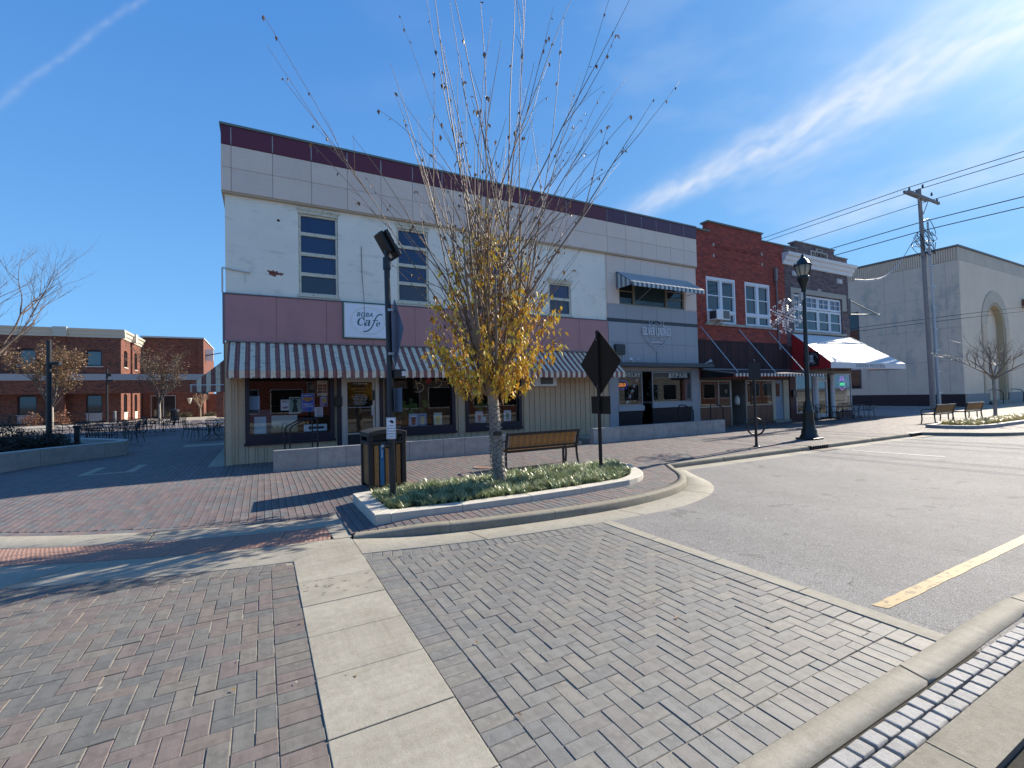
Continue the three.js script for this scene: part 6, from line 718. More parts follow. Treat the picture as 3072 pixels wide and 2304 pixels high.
  for (let i = 0; i < 460; i++) { const a = r() * 6.283, y = 1.98 + 3.4 * Math.pow(r(), 1.25), R = (1.3 + 0.25 * r()) * (y < 2.9 ? 0.55 + 0.45 * smooth(1.95, 2.8, y) : 1 - 0.68 * smooth(2.9, 5.2, y)), rr = R * Math.pow(r(), 0.55), c = new THREE.Vector3(-0.11 + rr * Math.cos(a), y, rr * Math.sin(a)), s = new THREE.Vector3(-0.11 + rr * Math.cos(a) * 0.72, y - 0.25 - 0.2 * r(), rr * Math.sin(a) * 0.72), m = s.clone().lerp(c, 0.5).add(new THREE.Vector3((r() - 0.5) * 0.1, 0.05, (r() - 0.5) * 0.1)); twigs.push(taper([s, m, c], 0.006, 0.0025, 4)); const n = Math.max(1, Math.floor((7 + 10 * r()) * (1 - 0.93 * smooth(2.5, 5.3, y)))); for (let k = 0; k < n; k++) { const p = s.clone().lerp(c, 0.3 + 0.8 * r()); lv.push([p.x + (r() - 0.5) * 0.12, p.y - 0.02 - 0.10 * r(), p.z + (r() - 0.5) * 0.12, 0.085 + 0.05 * r()]); } }
  mesh('trunk', main.slice(0, 2), barkM, o); mesh('limbs', main.slice(2), M(0.22, 0.165, 0.12, 0.7), o); mesh('shoots', shoots, twigM, o); mesh('twigs', twigs, twigM, o);
  const yl = [[0.82, 0.54, 0.045], [0.86, 0.62, 0.07], [0.78, 0.47, 0.03], [0.66, 0.36, 0.025], [0.86, 0.68, 0.11], [0.50, 0.26, 0.03], [0.62, 0.54, 0.07], [0.38, 0.19, 0.04]];
  stuff(mesh('crown', leafGeo(lv, yl, 103, true), leafM, o, true)); stuff(mesh('brown_leaves', leafGeo(brown, [[0.16, 0.085, 0.04], [0.10, 0.055, 0.03], [0.22, 0.13, 0.06]], 104, true), leafM, o, true));
}
{ // lights wound round the trunk
  const o = thing('string_lights', 'dark string of small white bulbs wound round the yellow tree trunk', 'string lights', 4.77, 0.05, 6.95), r = rng(111), pts = [], bulbs = []; for (let i = 0; i <= 360; i++) { const t = i / 360, y = 0.10 + 1.40 * t, a = t * 6.283 * 21 + 0.4 * Math.sin(t * 40), R = mix(0.128, 0.108, t) + 0.006, cx = -0.01 - 0.085 * t, yy = y + 0.03 * Math.sin(i * 1.7) + 0.02 * Math.sin(i * 0.33); pts.push([cx + R * Math.cos(a), yy, R * Math.sin(a)]); if (i % 3 === 0) { const d = new THREE.Vector3(Math.cos(a), 0.5 * (r() - 0.5), Math.sin(a)).normalize(); bulbs.push(bar([cx + R * Math.cos(a), yy, R * Math.sin(a)], [cx + (R + 0.035) * d.x, yy + 0.035 * d.y, (R + 0.035) * d.z], 0.006, 0.004, 5)); } }
  mesh('wire', tube(pts, 0.0045, 1000, 4), blackM, o); stuff(mesh('bulbs', bulbs, M(0.75, 0.75, 0.75, 0.15, { transmission: 0.4 }), o)); mesh('controller', rbox(-0.17, 0.0, 0.93, 1.0, 0.11, 0.16, 0.015), blackM, o);
}
// ---- bench
function bench(label, x, z, len) {
  const b = thing('bench', label, 'bench', x, 0.0, z, 0, 'slatted street benches'), m = blackM, h = len / 2, n = Math.round((len - 0.16) / 0.0535);
  const back = mesh('backrest', [flat([-h, 0.83, 0.10], [h, 0.83, 0.10], 0.045, 0.06, [0, 1, 0]), flat([-h, 0.50, 0.0], [h, 0.50, 0.0], 0.04, 0.055)], m, b);
  for (const s of [-1, 1]) { mesh('end_frame', [flat([s * (h - 0.02), 0.44, -0.01], [s * (h - 0.02), 0.85, 0.105], 0.05, 0.05, [1, 0, 0]), tube([[s * (h - 0.02), 0.68, 0.05], [s * (h - 0.02), 0.66, -0.10], [s * (h - 0.02), 0.64, -0.35], [s * (h - 0.02), 0.58, -0.46], [s * (h - 0.02), 0.44, -0.47]], 0.022, 20, 6), flat([s * (h - 0.02), 0.44, -0.47], [s * (h - 0.02), 0.43, 0.02], 0.05, 0.05)], m, b); mesh('leg', taper([[s * (h - 0.02), 0.46, 0.0], [s * (h - 0.02), 0.3, 0.0], [s * (h - 0.01), 0.12, 0.02], [s * (h + 0.0), 0.0, 0.06]], 0.030, 0.026, 8), m, b); mesh('leg', taper([[s * (h - 0.02), 0.45, -0.46], [s * (h - 0.02), 0.2, -0.45], [s * (h - 0.02), 0.0, -0.48]], 0.028, 0.026, 8), m, b); }
  mesh('leg', [flat([h * 0.62, 0.0, -0.05], [h * 0.62, 0.43, -0.05], 0.05, 0.035, [0, 0, 1]), flat([h * 0.62 - 0.06, 0.006, -0.05], [h * 0.62 + 0.06, 0.006, -0.05], 0.08, 0.012)], m, b);
  mesh('seat_frame', [flat([-h, 0.425, -0.45], [h, 0.425, -0.45], 0.04, 0.05), flat([-h, 0.425, -0.02], [h, 0.425, -0.02], 0.04, 0.05)], m, b);
  const wm = [woodM, M(0.8, 0.8, 0.85, 0.6, { map: woodM.map }), M(1.15, 1.1, 1.0, 0.6, { map: woodM.map })], sg = new RoundedBoxGeometry(0.042, 0.31, 0.022, 1, 0.004); boxUV(sg); const sg2 = new RoundedBoxGeometry(0.042, 0.022, 0.42, 1, 0.004);
  for (let i = 0; i < n; i++) { const sx = -h + 0.08 + (i + 0.5) * (len - 0.16) / n; const s = mesh('back_slat', sg.clone(), wm[(i * 7) % 3], b); s.position.set(sx, 0.665, 0.052); s.rotation.x = 0.30; const t = mesh('seat_slat', sg2.clone(), wm[(i * 5) % 3], b); t.position.set(sx, 0.452, -0.235); }
  return b;
}
bench('wooden-slatted black bench seen from behind next to the yellow tree', 6.70, 5.40, 2.0);
{ const b2 = bench('nearer of two slatted benches beside the far planter on the right', 28.2, 5.45, 1.95); bench('farther of two slatted benches beside the far planter on the right', 31.5, 5.45, 1.95); }
{ // litter bin
  const b = thing('litter_bin', 'black litter bin with wooden slats and one blue slat beside the planter', 'litter bin', 2.98, 0, 5.42, 0.04), pm = M(0.010, 0.010, 0.011, 0.5), W = 0.315, D = 0.30;
  mesh('frame', [box(-W + 0.02, W - 0.02, 0.02, 0.08, -D + 0.02, D - 0.02), box(-W + 0.03, W - 0.03, 0.08, 0.83, -D + 0.04, D - 0.04)], pm, b);
  for (const sx of [-1, 1]) for (const sz of [-1, 1]) mesh('corner_post', rbox(sx * W - 0.045, sx * W + 0.045, 0.0, 0.84, sz * D - 0.045, sz * D + 0.045, 0.02, 3), pm, b);
  const wm = [M(1, 1, 1, 0.6, { map: woodM.map }), M(0.75, 0.7, 0.65, 0.6, { map: woodM.map }), M(0.9, 0.85, 0.8, 0.6, { map: woodM.map })], blue = M(0.015, 0.13, 0.27, 0.5);
  for (let k = 0; k < 5; k++) { const x = -0.21 + k * 0.105; const s = mesh('slat', rbox(x - 0.042, x + 0.042, 0.06, 0.82, D - 0.02, D + 0.012, 0.005), k === 1 ? blue : wm[k % 3], b); if (k === 1) { mesh('recycling_mark', panel(x - 0.03, x + 0.03, 0.50, 0.80, D + 0.014), M(1, 1, 1, 0.6, { map: canvas(64, 320, (c, w, h) => { c.fillStyle = '#1c5d92'; c.fillRect(0, 0, w, h); c.strokeStyle = '#dfe9ee'; c.lineWidth = 6; for (let i = 0; i < 3; i++) { c.save(); c.translate(32, 36); c.rotate(i * 2.094); c.beginPath(); c.moveTo(-8, -18); c.lineTo(8, -18); c.lineTo(14, -6); c.stroke(); c.restore(); } c.fillStyle = '#dfe9ee'; c.translate(22, 74); c.rotate(Math.PI / 2); c.font = 'bold 34px sans-serif'; c.fillText('Recycling', 0, 0, 190); }) }), s, true); } mesh('slat', rbox(-W - 0.012, -W + 0.02, 0.06, 0.82, x - 0.042, x + 0.042, 0.005), wm[(k + 1) % 3], b); mesh('slat', rbox(W - 0.02, W + 0.012, 0.06, 0.82, x - 0.042, x + 0.042, 0.005), wm[k % 3], b); }
  const hood = mesh('hood', [rbox(-W - 0.05, W + 0.05, 0.83, 0.90, -D - 0.05, D + 0.05, 0.02, 3), ...[-1, 1].flatMap((sx) => [-1, 1].map((sz) => rbox(sx * (W + 0.005) - 0.05, sx * (W + 0.005) + 0.05, 0.89, 1.06, sz * (D + 0.0) - 0.05, sz * (D + 0.0) + 0.05, 0.02, 2)))], pm, b);
  const roof = []; for (let i = 0; i <= 14; i++) { const t = i / 14 * 2 - 1; roof.push([t * (W + 0.05), 1.115 - 0.055 * t * t]); } mesh('lid', prism([...roof, ...roof.slice().reverse().map(([x, y]) => [x, y - 0.065])], -D - 0.05, D + 0.05, [], 0.01), M(0.035, 0.034, 0.034, 0.55), hood); mesh('inner_wall', box(-W + 0.04, W - 0.04, 0.88, 1.05, -D + 0.05, D - 0.08), pm, hood);
}
{ // solar beacon pole
  const o = thing('beacon_pole', 'tall dark pole with solar panel, crossing beacon and push button in the planter', 'signal pole', 2.69, 0, 7.28), pm = M(0.014, 0.017, 0.022, 0.4);
  mesh('pole', [bar([0.02, -0.1, 0], [0.0, 2.1, 0], 0.052, 0.052, 16), bar([0.0, 2.1, 0], [-0.02, 3.85, 0], 0.047, 0.047, 16), bar([-0.02, 3.78, 0], [-0.02, 3.97, 0], 0.062, 0.062, 16), bar([-0.02, 3.97, 0], [-0.02, 4.12, 0], 0.035, 0.035, 10)], pm, o);
  const g = rbox(-0.22, 0.22, -0.03, 0.03, -0.2, 0.2, 0.008), p = mesh('solar_panel', g, M(0.008, 0.009, 0.011, 0.35), o); p.position.set(0.02, 4.17, 0.0); { const n = SUN.clone(), h = new THREE.Vector3(0, 1, 0).cross(n).normalize(), s = n.clone().cross(h).multiplyScalar(1); p.quaternion.setFromRotationMatrix(new THREE.Matrix4().makeBasis(s.clone(), n, s.clone().cross(n))); } mesh('cells', box(-0.2, 0.2, 0.031, 0.034, -0.18, 0.18), M(0.01, 0.015, 0.04, 0.1), p); mesh('rating_label', box(-0.18, -0.08, -0.034, -0.031, 0.02, 0.12), whiteM, p); const bt = mesh('battery_box', rbox(-0.10, 0.24, -0.10, -0.031, -0.13, 0.13, 0.01), M(0.008, 0.009, 0.011, 0.35), p);
  const dia = (hw, hh, r) => { const s = new THREE.Shape(); s.moveTo(r, hh - r); s.lineTo(hw - r, r); s.quadraticCurveTo(hw, 0, hw - r, -r); s.lineTo(r, -hh + r); s.quadraticCurveTo(0, -hh, -r, -hh + r); s.lineTo(-hw + r, -r); s.quadraticCurveTo(-hw, 0, -hw + r, r); s.lineTo(-r, hh - r); s.quadraticCurveTo(0, hh, r, hh - r); return s; };
  const dg = new THREE.ExtrudeGeometry(dia(0.53, 0.555, 0.03), { depth: 0.004, bevelEnabled: false }); dg.rotateY(Math.PI / 2); const ds = mesh('diamond_sign', dg, M(0.10, 0.13, 0.19, 0.4, { metalness: 0.6 }), o); ds.position.set(0.085, 2.76, 0.02); ds.rotation.y = 0.0; o.userData.dia = undefined; delete o.userData.dia;
  mesh('sign_clamps', [box(-0.03, 0.06, 3.1, 3.14, -0.06, 0.06), box(-0.03, 0.06, 2.4, 2.44, -0.06, 0.06)], galvM, o);
  const bc = mesh('beacon', rbox(0.05, 0.24, 2.03, 2.17, -0.06, 0.08, 0.015), blackM, o); mesh('lamp', rbox(0.17, 0.235, 2.06, 2.14, 0.081, 0.092, 0.005), M(0.6, 0.6, 0.62, 0.15), bc);
  const pl = mesh('arrow_plate', rbox(-0.002, 0.002, -0.19, 0.19, -0.27, 0.27, 0.0015), M(0.12, 0.15, 0.21, 0.4, { metalness: 0.5 }), o); pl.position.set(0.08, 1.68, 0.02); pl.rotation.y = 0.12;
  const bs = mesh('button_sign', rbox(-0.075, 0.075, -0.17, 0.17, -0.003, 0.003, 0.002), whiteM, o); bs.position.set(-0.015, 1.235, 0.085); bs.rotation.y = -0.45;
  mesh('sign_print', panel(-0.073, 0.073, -0.168, 0.168, 0.0045), M(1, 1, 1, 0.5, { map: canvas(146, 336, (c, w, h) => { c.fillStyle = '#dfe3ea'; c.fillRect(0, 0, w, h); c.strokeStyle = '#17202c'; c.lineWidth = 5; c.strokeRect(8, 8, w - 16, h - 16); c.fillStyle = '#17202c'; c.beginPath(); c.moveTo(50, 60); c.lineTo(72, 34); c.lineTo(112, 52); c.lineTo(118, 84); c.lineTo(92, 96); c.lineTo(66, 80); c.fill(); c.fillRect(26, 50, 30, 9); c.textAlign = 'center'; c.font = 'bold 31px sans-serif'; ['PUSH', 'BUTTON TO', 'TURN ON', 'WARNING', 'LIGHTS'].forEach((s, i) => c.fillText(s, w / 2, 140 + i * 42, w - 30)); }) }), bs, true);
  const pb = mesh('push_button', bar([-0.04, 0.96, 0.03], [-0.145, 0.965, 0.10], 0.040, 0.045, 16), blackM, o); mesh('button', bar([-0.145, 0.965, 0.10], [-0.165, 0.966, 0.113], 0.026, 0.022, 14), galvM, pb);
}
{ // back of a diamond warning sign
  const o = thing('diamond_sign', 'black back of a large diamond road sign on a perforated post in the planter', 'road sign', 7.09, 0, 7.05), m = M(0.006, 0.006, 0.006, 0.75);
  const post = []; mesh('post', rbox(-0.028, 0.028, -0.1, 3.03, -0.028, 0.028, 0.004), m, o); for (let i = 0; i < 46; i++) post.push(box(-0.030, -0.0285, 0.12 + i * 0.063, 0.134 + i * 0.063, -0.006, 0.006)); stuff(mesh('post_holes', post, M(0.05, 0.05, 0.05, 0.9), o));
  const s = new THREE.Shape(), hw = 0.67, r = 0.045; s.moveTo(r, hw - r); s.lineTo(hw - r, r); s.quadraticCurveTo(hw, 0, hw - r, -r); s.lineTo(r, -hw + r); s.quadraticCurveTo(0, -hw, -r, -hw + r); s.lineTo(-hw + r, -r); s.quadraticCurveTo(-hw, 0, -hw + r, r); s.lineTo(-r, hw - r); s.quadraticCurveTo(0, hw, r, hw - r);
  const g = new THREE.ExtrudeGeometry(s, { depth: 0.004, bevelEnabled: false }); g.rotateY(Math.PI / 2); g.translate(0.034, 2.35, 0.02); mesh('sign_plate', g, m, o); const g2 = rbox(0.033, 0.037, 1.28, 1.65, -0.30, 0.32, 0.0018); mesh('sign_plate', g2, m, o); mesh('bolt', [[2.83, 0.04], [1.86, 0.04]].map(([y]) => bar([-0.03, y, 0], [-0.04, y, 0], 0.012, 0.01, 8)), galvM, o);
}
{ // low walls in front of the shops
  const wallRun = (label, xs, z0, z1, h) => { const w = thing('low_wall', label, 'wall', 0, 0, 0, 0, 'low limestone walls along the shopfronts'), r = rng(xs.length * 7); const ms = [0, 1, 2].map((k) => M(1 - 0.06 * k, 1 - 0.06 * k, 1 - 0.05 * k, 0.75, { map: T.lime, bumpMap: T.fine, bumpScale: 0.001 })); for (let i = 0; i < xs.length - 1; i++) mesh('stone_block', rbox(xs[i] + 0.003, xs[i + 1] - 0.003, -0.1, h - 0.003 * r(), z0, z1 - 0.003 * r(), 0.008, 2), ms[Math.floor(r() * 3)], w); return w; };
  wallRun('low limestone wall in front of the cafe behind the litter bin', [1.10, 2.09, 2.76, 3.75, 4.41, 5.39, 6.04, 7.02, 7.68, 8.66, 9.32, 10.08], 1.98, 2.20, 0.52); wallRun('low limestone wall in front of the jewelry shop', [10.82, 12.01, 12.68, 13.64, 14.30, 15.27, 15.94, 16.91, 17.60], 1.86, 2.10, 0.52);
  struct(mesh('entrance_ramp', [slab([[1.6, 1.97], [2.4, 1.97], [2.4, 0.26], [1.6, 0.26]], -0.1, 0.06), slab([[2.4, 1.97], [10.4, 1.97], [10.4, 0.26], [2.4, 0.26]], -0.1, 0.11), slab([[10.9, 1.85], [17.5, 1.85], [17.5, 0.13], [10.9, 0.13]], -0.1, 0.13)], concM));
  const rail = (label, x0, z, s) => { const o = thing('handrail', label, 'handrail', x0, 0, z, 0, 'black entrance handrails'); for (const d of [0, 0.12]) mesh('rail', tube([[d, 0.0, 0], [d, 0.9 * s, 0], [d + 0.02, 1.0 * s, 0], [d + 0.33, 1.18 * s, 0], [d + 0.36, 1.2 * s, 0], [d + 0.64, 1.2 * s, 0], [d + 0.66, 1.17 * s, 0], [d + 0.66, 0.0, 0]].map(([x, y, zz]) => [x, y, zz + d * 0.9]), 0.021, 60, 6), blackM, o); return o; };
  rail('black handrail before the corner cafe window', 1.40, 1.0, 1.0);
  for (const [l, x, z] of [['black handrail before the jewelry window', 16.3, 0.9], ['black handrail before the red brick shop window', 18.5, 0.7]]) { const o = thing('handrail', l, 'handrail', x, 0, z, 0, 'black entrance handrails'); mesh('rail', tube([[0, 0, 0], [0, 1.05, 0], [0.03, 1.13, 0], [0.35, 1.13, 0], [0.42, 1.1, 0], [0.8, 0.93, 0], [0.83, 0.88, 0], [0.83, 0, 0]], 0.028, 60, 6), blackM, o); }
}
{ // cover, inlets
  const c = thing('utility_cover', 'small round rusty utility cover in the brick pavement behind the tree', 'cover', 5.5, 0.004, 4.6); mesh('lid', new THREE.CylinderGeometry(0.20, 0.20, 0.02, 28), M(0.20, 0.12, 0.085, 0.8), c); mesh('ring', new THREE.TorusGeometry(0.21, 0.012, 6, 32).rotateX(Math.PI / 2).translate(0, 0.008, 0), M(0.24, 0.20, 0.17, 0.8), c);
  const inlet = (label, x) => { const o = thing('storm_drain', label, 'drain', x, -0.115, 6.80, 0, 'iron kerb inlets'); mesh('throat', rbox(-0.46, 0.46, 0.0, 0.125, -0.17, 0.012, 0.01), M(0.006, 0.006, 0.006, 0.9), o); mesh('hood', rbox(-0.48, 0.48, 0.11, 0.126, -0.19, 0.02, 0.006), ironM, o); for (let i = 0; i < 8; i++) mesh('bar', rbox(-0.44 + i * 0.118, -0.385 + i * 0.118, 0.0, 0.112, 0.0, 0.03, 0.008), ironM, o); mesh('grate', box(-0.46, 0.46, 0.004, 0.010, 0.032, 0.34), M(0.05, 0.03, 0.025, 0.7), o); return o; };
  inlet('iron kerb inlet in the gutter below the lamp post', 15.6); inlet('iron kerb inlet in the gutter near the far planter', 21.9);
}
{ // round-ringed bollard post
  const o = thing('parking_sign', 'black post with a bicycle ring and a small sign seen from behind', 'sign post', 13.92, 0, 5.92, -0.55); mesh('post', [bar([0, 0, 0], [0, 2.55, 0], 0.038, 0.036, 12), new THREE.SphereGeometry(0.05, 12, 8).translate(0, 2.58, 0)], blackM, o); mesh('sign_plate', rbox(-0.18, 0.18, 2.03, 2.52, 0.04, 0.046, 0.002), blackM, o); mesh('ring', new THREE.TorusGeometry(0.25, 0.026, 10, 36).translate(0, 0.60, 0), blackM, o); mesh('base_plate', lathe([[0, 0], [0.10, 0], [0.09, 0.02], [0.045, 0.04], [0.04, 0.12]], 14), blackM, o);
}
{ // lamp post
  const o = thing('lamp_post', 'ornate black lamp post with acorn lantern at the kerb', 'lamp post', 17.15, 0.0, 5.66), m = M(0.010, 0.014, 0.013, 0.35);
  mesh('base', [rbox(-0.30, 0.30, 0, 0.06, -0.30, 0.30, 0.015), lathe([[0.29, 0.06], [0.27, 0.12], [0.24, 0.16], [0.23, 0.30], [0.19, 0.36], [0.17, 0.55], [0.15, 0.85], [0.17, 0.90], [0.17, 0.96], [0.12, 1.02], [0.13, 1.10], [0.10, 1.16], [0.105, 1.24], [0.075, 1.34]], 20)], m, o);
  { const fl = []; for (let k = 0; k < 12; k++) { const a = k / 12 * 6.283; fl.push(bar([0.175 * Math.cos(a), 0.34, 0.175 * Math.sin(a)], [0.135 * Math.cos(a), 0.88, 0.135 * Math.sin(a)], 0.018, 0.014, 5)); } mesh('base_flutes', fl, m, o); }
  mesh('shaft', bar([0, 1.3, 0], [0.02, 5.05, 0], 0.072, 0.058, 16), m, o); mesh('capital', lathe([[0.058, 5.0], [0.08, 5.05], [0.07, 5.1], [0.10, 5.2], [0.16, 5.38], [0.19, 5.46], [0.19, 5.52], [0.15, 5.56]], 18, 0.02, 0, 0), m, o);
  const lan = mesh('lantern', [...Array.from({ length: 8 }, (_, i) => { const a = i / 8 * 6.283; return tube([[0.02 + 0.15 * Math.cos(a), 5.54, 0.15 * Math.sin(a)], [0.02 + 0.22 * Math.cos(a), 5.72, 0.22 * Math.sin(a)], [0.02 + 0.245 * Math.cos(a), 5.90, 0.245 * Math.sin(a)]], 0.012, 8, 5); })], m, o);
  mesh('glass', lathe([[0.135, 5.55], [0.205, 5.72], [0.23, 5.90], [0.22, 5.92]], 16, 0.02), M(0.62, 0.58, 0.48, 0.35, { transmission: 0.5 }), lan); mesh('lantern_roof', [lathe([[0.27, 5.90], [0.27, 5.94], [0.20, 5.99], [0.16, 6.08], [0.08, 6.17], [0.045, 6.22], [0.05, 6.25], [0.02, 6.30], [0.0, 6.38]], 16, 0.02), ...Array.from({ length: 8 }, (_, i) => { const a = i / 8 * 6.283; return new THREE.ConeGeometry(0.04, 0.10, 5).translate(0.02 + 0.25 * Math.cos(a), 5.98, 0.25 * Math.sin(a)); })], m, lan);
  mesh('socket_box', rbox(-0.06, 0.06, 4.72, 4.98, 0.055, 0.14, 0.01).rotateY(-2.0), M(0.55, 0.5, 0.45, 0.5), o);
}
{ // snowflake decoration
  const o = thing('snowflake_ornament', 'silver snowflake ornament hung on the lamp post', 'ornament', 17.15, 4.29, 5.0), g = [], b = [], P = (a, r, off = 0) => [0, r * Math.sin(a) + off * Math.cos(a), r * Math.cos(a) - off * Math.sin(a)];
  const cone = (p, q) => bar(p, q, 0.012, 0.034, 6);
  for (let k = 0; k < 6; k++) { const a = Math.PI / 2 + k * Math.PI / 3; g.push(bar([0, 0, 0], P(a, 0.56), 0.009, 0.009, 5)); b.push(cone(P(a, 0.54), P(a, 0.62))); for (const r0 of [0.12, 0.20, 0.28, 0.37, 0.46]) { const l = r0 < 0.3 ? 0.055 : r0 < 0.4 ? 0.16 : 0.11; for (const s of [-1, 1]) { const e = P(a, r0 + l * 0.72, s * l); g.push(bar(P(a, r0), e, 0.007, 0.007, 4)); const d = v3(e).clone().sub(v3(P(a, r0))).normalize(); b.push(cone(e, v3(e).clone().addScaledVector(d, 0.055))); } b.push(bar([-0.02, ...P(a, r0).slice(1)], [-0.06, ...P(a, r0).slice(1)], 0.012, 0.03, 6)); } }
  mesh('frame', g, M(0.45, 0.45, 0.46, 0.4, { metalness: 0.4 }), o); stuff(mesh('bulbs', b, M(0.75, 0.75, 0.76, 0.25), o)); mesh('bracket', [bar([0, 0.25, 0.45], [0, 0.25, 0.62], 0.012), bar([0, -0.25, 0.45], [0, -0.25, 0.62], 0.012), bar([0, -0.35, 0.47], [0, 0.35, 0.47], 0.009)], whiteM, o);
}
{ // utility pole and wires
  const o = thing('utility_pole', 'weathered wooden utility pole with two crossarms and conduits', 'utility pole', 41.2, 0, 0.5), wd = M(1, 1, 1, 0.9, { map: tex(128, 256, 0.5, 2, (x, y) => { const k = 1 + 0.5 * tor(x, y * 0.25, 0.5, 24, 4, 4); return [0.25 * k, 0.235 * k, 0.22 * k]; }) }), tx = -0.62;
  mesh('pole', bar([0, -0.3, 0], [tx, 15.2, 0], 0.16, 0.11, 14), wd, o); mesh('crossarm', box(-2.85, 1.75, 14.45, 14.62, 0.16, 0.28), wd, o); mesh('crossarm', box(-2.2, 1.0, 14.72, 14.89, -0.30, -0.18), wd, o);
  mesh('brace', [flat([-1.35, 14.45, 0.2], [-0.6, 13.4, 0.16], 0.05, 0.02), flat([0.15, 14.45, 0.2], [-0.6, 13.4, 0.16], 0.05, 0.02)], galvM, o); for (const [x, y] of [[-2.6, 14.62], [-1.6, 14.62], [1.5, 14.62], [-0.62, 15.2], [0.7, 14.89]]) mesh('insulator', lathe([[0, 0], [0.05, 0], [0.07, 0.1], [0.04, 0.16], [0.06, 0.22], [0, 0.25]], 10, x, y, 0.2), M(0.05, 0.06, 0.07, 0.3), o);
  mesh('conduit', bar([0.38, 0, 0.18], [-0.06, 11.2, 0.18], 0.085, 0.085, 10), M(0.36, 0.38, 0.40, 0.5), o); mesh('conduit', bar([0.68, 0, 0.15], [0.02, 13.0, 0.15], 0.06, 0.06, 10), galvM, o); mesh('conduit_straps', Array.from({ length: 8 }, (_, i) => box(0.2 - i * 0.055, 0.75 - i * 0.055, 1.2 + i * 1.45, 1.26 + i * 1.45, 0.1, 0.26)), galvM, o);
  const r = rng(121), tg = []; for (let i = 0; i < 11; i++) { const y = 11.6 + 1.5 * r(), x = -0.5 + 0.9 * r(), s = r() > 0.5 ? 1 : -1; tg.push(tube([[-0.45, y, 0.1], [x + s * 0.6, y + 0.3 - r(), 0.4 - 1.2 * r()], [x + s * 1.0 * r(), y - 0.6 - r(), 0.3], [x + s * 0.9, y - 0.2 + 0.5 * r(), 0.2 - r()]], 0.022, 20, 4)); } mesh('service_loops', tg, blackM, o);
  const wire = (label, x, y, z1, sag, rad, x2 = x, y2 = y) => { const w = mesh('power_line', [tube([[x, y, 0.5], [mix(x, x2, 0.5), y - sag, 0.5 - 30], [x2, y2, -59]], rad, 24, 4), tube([[x, y, 0.5], [x, y - sag * 0.6, 17], [x, y + 0.1, 34]], rad, 24, 4)], blackM); tag(w, label, 'cable', 'overhead lines'); };
  wire('topmost overhead line, left of three on the crossarm', 38.6, 14.86, 0, 0.5, 0.022); wire('thin overhead line at the middle of the crossarm', 39.6, 14.86, 0, 0.5, 0.022); wire('overhead line at the right end of the crossarm', 42.7, 14.86, 0, 0.5, 0.022);
  wire('thick black cable, upper of two below the crossarm', 40.75, 12.95, 0, 0.7, 0.03); wire('thick black cable, lower of two below the crossarm', 40.8, 12.35, 0, 0.7, 0.03); wire('upper of two thin lines crossing in front of the limestone wall', 47, 7.0, 0, 0.1, 0.018); wire('lower of two thin lines crossing in front of the limestone wall', 47, 6.7, 0, 0.1, 0.018);
  { const pts = [[32.0, 8.15, 0.35], [33.6, 8.28, 0.4], [35.5, 8.7, 0.4], [37.8, 10.0, 0.4], [39.4, 11.4, 0.45], [40.6, 12.5, 0.5]], cv = new THREE.CatmullRomCurve3(pts.map(v3)), ic = []; const q = rng(4); for (let i = 0; i < 70; i++) { const p = cv.getPoint(i / 70 * 0.62); ic.push(bar([p.x, p.y, p.z], [p.x + 0.06 * (q() - 0.5), p.y - 0.06 - 0.06 * q(), p.z], 0.022, 0.012, 4)); } const c = thing('light_garland', 'sagging string of white lights from the brown brick corner to the utility pole', 'string lights'); mesh('wire', tube(pts, 0.025, 40, 4), M(0.3, 0.3, 0.3, 0.6), c); stuff(mesh('bulbs', ic, whiteM, c)); }
}
// ---- generic bare tree
function bareTree(name, label, x, y, z, H, spread, trunkR, seed, o = {}) {
  const t = thing(name, label, 'tree', x, y, z), r = rng(seed), br = [], tips = [], fork = (o.fork ?? 0.3) * H;
  const limb = (p, d, len, rad, lvl) => { const P = [p.clone()], dir = d.clone(); const n = 5; for (let k = 0; k < n; k++) { dir.add(new THREE.Vector3((r() - 0.5) * 0.35, (o.up ?? 0.10) * (r() + 0.2), (r() - 0.5) * 0.35)).normalize(); P.push(P[P.length - 1].clone().addScaledVector(dir, len / n)); } br.push(taper(P, rad, rad * 0.45, lvl < 1 ? 7 : lvl < 2 ? 5 : 4)); tips.push(...P.slice(lvl > 1 ? 1 : 3)); if (lvl >= (o.levels ?? 3)) return; const kids = lvl === 0 ? 4 : 3 + Math.floor(2 * r()); for (let i = 0; i < kids; i++) { const q = P[2 + Math.floor(r() * (n - 1))], nd = dir.clone().add(new THREE.Vector3((r() - 0.5) * 1.7, 0.4 * (r() - 0.3), (r() - 0.5) * 1.7)).normalize(); limb(q, nd, len * (0.5 + 0.25 * r()), rad * 0.45, lvl + 1); } };
  const tr = [taper([[0, -0.1, 0], [0.02, fork * 0.5, 0.01], [0, fork, 0], [0.02, fork + 0.3, 0]], trunkR, trunkR * 0.75, 10)]; const nl = o.limbs ?? 6; for (let i = 0; i < nl; i++) { const a = i * 2.399 + r(), s = spread * (0.5 + 0.5 * r()); limb(new THREE.Vector3(0, fork + (r() - 0.3) * 0.3, 0), new THREE.Vector3(Math.cos(a) * s, 1, Math.sin(a) * s).normalize(), (H - fork) * (0.5 + 0.12 * r()), trunkR * 0.55, 0); }
  mesh('trunk', tr, o.bark ?? barkM, t); mesh('branches', br, o.twig ?? twigDark, t);
  if (o.leaves) { const lv = []; for (let i = 0; i < o.leaves; i++) { const p = tips[Math.floor(r() * tips.length)], j = o.jit ?? 0.3; lv.push([p.x + (r() - 0.5) * j, p.y + (r() - 0.5) * j, p.z + (r() - 0.5) * j, (o.ls ?? 0.12) * (0.7 + 0.6 * r())]); } stuff(mesh('crown', leafGeo(lv, o.cols, seed + 1), leafM, t, true)); }
  return t;
}
